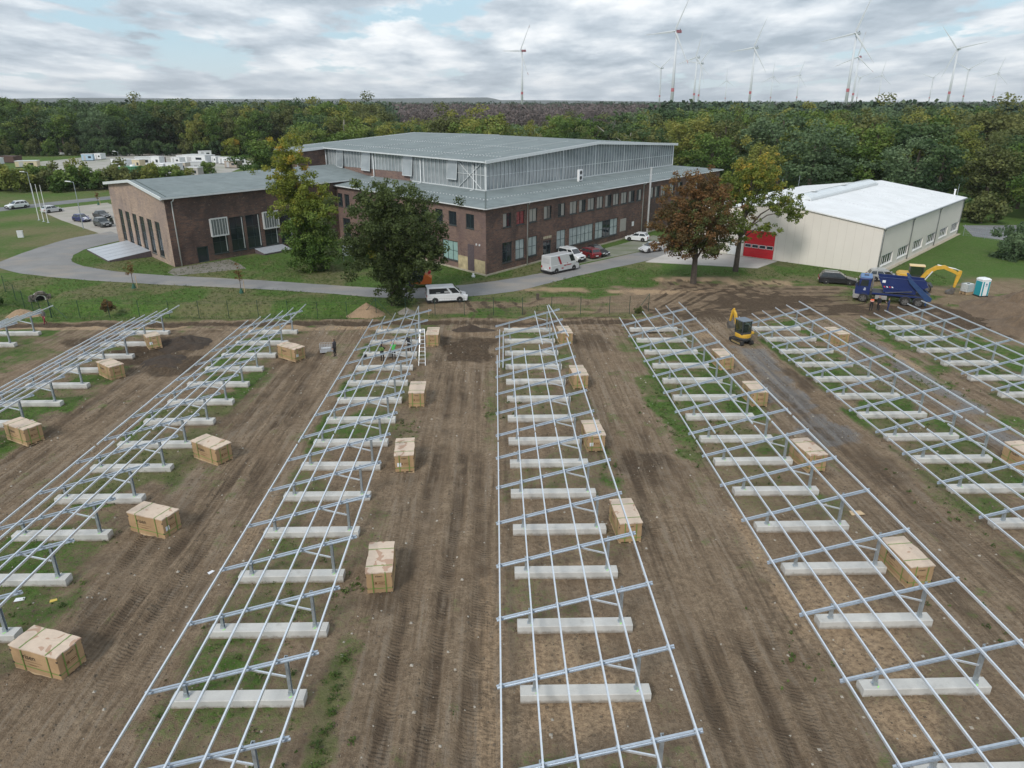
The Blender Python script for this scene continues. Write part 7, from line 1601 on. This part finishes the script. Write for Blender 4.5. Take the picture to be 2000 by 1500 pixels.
# ---------------------------------------------------------------- fences
def fence(label, pts, hgt, m):
    t = thing('fence', label, 'fence', (pts[0][0], pts[0][1], gz(pts[0][1]))); o = Vector(t.location)
    P_ = [Vector((x, y, gh(x, y))) - o for x, y in pts]
    for p in P_: MB().tube(p - ZZ * .3, p + ZZ * hgt, .034, n=6).build('post', m, t)
    for a, c in zip(P_[:-1], P_[1:]):
        b = MB()
        for z in (.15, .55, .95, 1.35, 1.75, hgt - .1): b.tube(a + ZZ * z, c + ZZ * z, .006, n=3, caps=False)
        n = 12
        for i in range(1, n): q = a.lerp(c, i / n); b.tube(q + ZZ * .1, q + ZZ * (hgt - .1), .004, n=3, caps=False)
        b.build('wire_panel', m, t)
    return t
fx = [-49.8 + 3.3 * k for k in range(1, 20)]
M_fg = mat('fence_green', (.02, .055, .04))
f = fence('dark green wire mesh fence running along the ditch behind the rack rows', [(-62.5, 90.8), (-59.3, 87.6), (-57.0, 85.4), (-54.5, 83.0), (-52.3, 80.8), (-49.8, 78.7)] + [(x, 78.4 + .02 * abs(x + 20) * (x > -20) * .5) for x in fx] + [(15.2, 78.8), (17.6, 79.9)], 2.1, M_fg)
MB().tube(Vector((17.6, 79.9, GZ + 2)) - f.location, Vector((15.9, 78.9, GZ)) - f.location, .028, n=6).build('brace', M_fg, f)
for sx in (-1.7, 1.7): MB().tube(Vector((-13.5, 78.45, GZ + 2)) - f.location, Vector((-13.5 + sx, 78.45, GZ)) - f.location, .028, n=6).build('brace', M_fg, f)
fence('thin wire fence on posts between the warehouse lawn and the small lot', [(84.5, 128.5), (86.3, 125.2), (87.6, 122), (88.2, 118.5), (88.6, 115), (88.8, 111.5), (89, 108)], 2.0, M_galvd)

# ---------------------------------------------------------------- huts stored in the yard, scrap
HUTS = [(-112.7, 252.9, 3.8, 3.2, 'w'), (-108.8, 254.1, 6.3, 3.3, 'w'), (-106.2, 258.6, 2.7, 3.2, 'b'), (-103.4, 263.7, 5.4, 3.1, 'w'), (-96.4, 241.4, 4.7, 3.0, 'g'), (-118.4, 303.0, 11.6, 2.8, 'w'), (-128.8, 336.9, 5.2, 2.2, 'w'), (-125.2, 306.1, 5.9, 2.3, 'w'), (-126.5, 283.9, 4.6, 3.5, 'w'), (-131.9, 284.0, 5.2, 3.3, 'w'), (-128.4, 272.7, 4.0, 3.2, 'c'), (-139.4, 283.7, 7.6, 2.5, 'w'), (-131.9, 296.6, 5.3, 2.2, 'r'), (-124.0, 296.2, 4.9, 2.3, 'w'), (-105.0, 293.8, 4.1, 2.5, 'w'), (-96.3, 285.2, 4.2, 2.7, 'w'), (-95.6, 275.7, 5.6, 2.6, 't'), (-110.0, 298.5, 2.8, 2.5, 'w'), (-166.9, 311.7, 4.2, 2.6, 'u'), (-166.0, 319.6, 3.9, 2.3, 'w'), (-111.5, 232.1, 5.7, 4.0, 'n'), (-117.0, 235.5, 3.0, 3.6, 'n'), (-192.0, 293.8, 3.2, 2.4, 'w'), (-192.9, 302.9, 7.3, 2.4, 'r'), (-173.2, 281.3, 7.1, 2.2, 'c')]
HC = {'w': ('white', (.68, .7, .71)), 'b': ('beige', (.45, .4, .33)), 'g': ('grey', (.38, .37, .35)), 'c': ('cream', (.55, .47, .32)), 'r': ('rust brown', (.09, .05, .04)), 't': ('tan', (.33, .28, .24)), 'u': ('pale blue', (.36, .5, .62)), 'n': ('green', (.06, .2, .1))}
WHERE = {4: 'nearest the wing roof', 20: 'larger of two beside the lamp post', 21: 'smaller of two beside the lamp post', 18: 'standing alone at the yard edge', 22: 'at the far left', 23: 'long and low at the far left', 24: 'with flat roof behind the thicket', 2: 'wedged between two white ones', 10: 'with dark underside in the middle of the yard', 16: 'at the right end of the yard', 12: 'behind the white ones', 5: 'longest, at the back of the yard', 0: 'first of a front row of three', 1: 'second of a front row, longest of it', 3: 'last of the front row beside the round bush', 6: 'smallest, far behind the longest one', 7: 'behind and left of the longest one', 8: 'right of two tall ones in the yard middle', 9: 'left of two tall ones in the yard middle', 11: 'long and half hidden behind the thicket', 13: 'low, behind the brown one', 14: 'near the yard back right', 15: 'at the right end on the meadow', 17: 'small and narrow near the yard back right', 19: 'beside the pale blue one'}
for i, (x, y, w, h, c) in enumerate(HUTS):
    nm, cc = HC[c]; lab = '%s site hut %s' % (nm, WHERE[i]) if i in WHERE else 'white site hut stored among others in the yard'
    t = thing('site_hut', lab, 'hut', (x, y, GZ), R(rnd.uniform(-12, 12) + (-25 if i % 3 else 15)), 'huts stored in the yard'); m = mat('hut_' + nm.replace(' ', '_'), cc, .6, 0, .08, .8); d = min(5.5, max(2.4, w * .55))
    MB().box(-w / 2, w / 2, -d / 2, d / 2, .25, h).build('walls', m, t); MB().box(-w / 2 - .1, w / 2 + .1, -d / 2 - .1, d / 2 + .1, h, h + .14).build('roof', M_white if c not in 'nr' else m, t); MB().box(-w / 2 + .1, w / 2 - .1, -d / 2 + .1, d / 2 - .1, 0, .25).build('skid', M_black, t)
    if c not in 'rn':
        MB().box(-w * .32, -w * .12, -d / 2 - .03, -d / 2, .3, 2.1 if h > 2.3 else h - .3).build('door', mat('hut_door', (.42, .43, .44), .6), t)
        MB().box(w * .08, w * .34, -d / 2 - .03, -d / 2, h * .42, h * .72).build('window', M_glass, t)
    if c == 'n':
        for xx in np.linspace(-w / 2, w / 2, 9): MB().box(xx - .05, xx + .05, -d / 2 - .06, -d / 2, .3, h - .05).build('rib', m, t)
        MB().tube((0, 0, h + .14), (0, 0, h + .6), .7, .5, 12).build('roof_vent', M_white, t)
for (x, y, w, h, lab) in ((-196, 350, 9, 1.2, 'white boat-shaped scrap hull at the far yard edge'), (-176, 350, 8, 1.4, 'white scrap parts heaped at the far yard edge')):
    b = MB(); n = 10; up = [(-w / 2 + w * i / n, h * (.55 + .45 * abs(2 * i / n - 1) ** 2)) for i in range(n + 1)]; b.prism([(-w / 2 + .8, .1), (w / 2 - .8, .1)] + up[::-1], 'y', -.8, .8); o = b.build('scrap_hull', M_white, None, (x, y, GZ), .1); tag(o, lab, 'scrap')

# ---------------------------------------------------------------- wind turbines
TB = [(70, 1948, 58, 1, 'nearest left wind turbine, alone left of the others, one blade pointing left'), (328, 1418, 62, 1, 'tallest-looking wind turbine with its blade cut by the top photo edge'), (577, 2221, 75, 0, 'left of two wind turbines standing close together'), (683, 2569, 50, 0, 'right of two wind turbines standing close together'), (609, 1828, 66, 0, 'white wind turbine alone between the close pair and the tall right one'), (669, 1451, 70, 0, 'tall white wind turbine with a smaller red-topped one right behind it'), (1025, 2186, 80, 1, 'smaller wind turbine with red nacelle just right of a tall one'), (1103, 1851, 10, 0, 'wind turbine at the right with one blade pointing up right'),
      (1407, 3902, 85, 0, 'faint far wind turbine, first of two thin ones in mid right'), (1452, 3676, 70, 0, 'faint far wind turbine, second of two thin ones in mid right'), (1404, 4662, 90, 0, 'tiny far wind turbine left of the lone white one'), (1844, 3667, 80, 0, 'small far wind turbine between the tall pair and the right one'), (1925, 4056, 20, 0, 'very small wind turbine at the foot of the tall pair'), (2310, 4047, 40, 0, 'very small wind turbine left of the blade-up-right one'), (1863, 3026, 30, 0, 'small wind turbine just right of the blade-up-right one'), (2225, 3396, 75, 0, 'rightmost small wind turbine'), (627, 2917, 35, 0, 'small wind turbine left of the tallest-looking one')]
M_tw = mat('turbine_white', (.6, .63, .66), .5, 0, .02, .01); M_tr = mat('turbine_red', (.45, .1, .12), .5, 0, 0)
def build_turbines():
    ax = Vector((-.77, -.64, 0)).normalized(); e1 = Vector((-ax.y, ax.x, 0)) * -1; hub = 140.0
    if e1.x < 0: e1 = -e1
    for (x, y, phi, red, lab) in TB:
        t = thing('wind_turbine', lab, 'wind turbine', (x, y, GZ), 0, 'wind turbines on the horizon'); o = Vector((0, 0, 0))
        MB().tube(o, (0, 0, hub - 2), 3.2, 1.7, 14).build('tower', M_tw, t, smooth=True); MB().tube((0, 0, 40), (0, 0, 46), 2.95, 2.9, 14, caps=False).build('red_band', M_tr, t)
        n = MB(); c = Vector((0, 0, hub)); n.bar(c + ax * 3.5, c - ax * 11, 4.6, 4.8); n.build('nacelle', M_tr if red else M_tw, t, bevel=.6)
        MB().box(-.6, .6, -.6, .6, hub + 2.4, hub + 4.6).build('beacon_box', M_black, t, Vector(-ax * 9))
        h = c + ax * 6; MB().path([h - ax * 2.5, h, h + ax * 1.8, h + ax * 2.6], [2.0, 2.0, 1.2, .2], 12).build('hub', M_tw, t)
        for k in range(3):
            a = R(phi + 120 * k); d = e1 * math.cos(a) + ZZ * math.sin(a); s = d.cross(ax).normalized(); B = MB(); rings = []
            for r, ch, th in ((1.5, 1.3, 1.0), (6, 2.3, .7), (14, 2.2, .5), (36, 1.4, .32), (60, .7, .16), (68, .2, .06)):
                p = h + d * r - ax * (-.02 * r); rings.append([p - s * ch, p + ax * th, p + s * ch * .7, p - ax * th])
            B.loft(rings); bo = B.build('blade', M_tw, t)
            if red:
                q = MB()
                q.loft([[p_ + (p_ - (h + d * r0)) * .04 for p_ in [h + d * r0 - s * c0, h + d * r0 + ax * .2, h + d * r0 + s * c0 * .7, h + d * r0 - ax * .2]] for r0, c0 in ((57, .85), (63, .6))]); q.build('tip_mark', M_tr, bo)
build_turbines()

# ---------------------------------------------------------------- the air
def haze():
    m = bpy.data.materials.new('haze_air'); m.use_nodes = True; N = m.node_tree.nodes; L = m.node_tree.links; N.clear()
    out = N.new('ShaderNodeOutputMaterial'); v = N.new('ShaderNodeVolumePrincipled')
    v.inputs['Color'].default_value = (.93, .96, 1.0, 1); v.inputs['Density'].default_value = 0.00007; v.inputs['Anisotropy'].default_value = 0.0
    L.new(v.outputs[0], out.inputs['Volume'])
    o = MB().box(-8600, 8600, -700, 9900, -6, 240).build('haze', m); tag(o, 'pale thin air fading the far woods', 'haze', None, 'stuff')
haze()
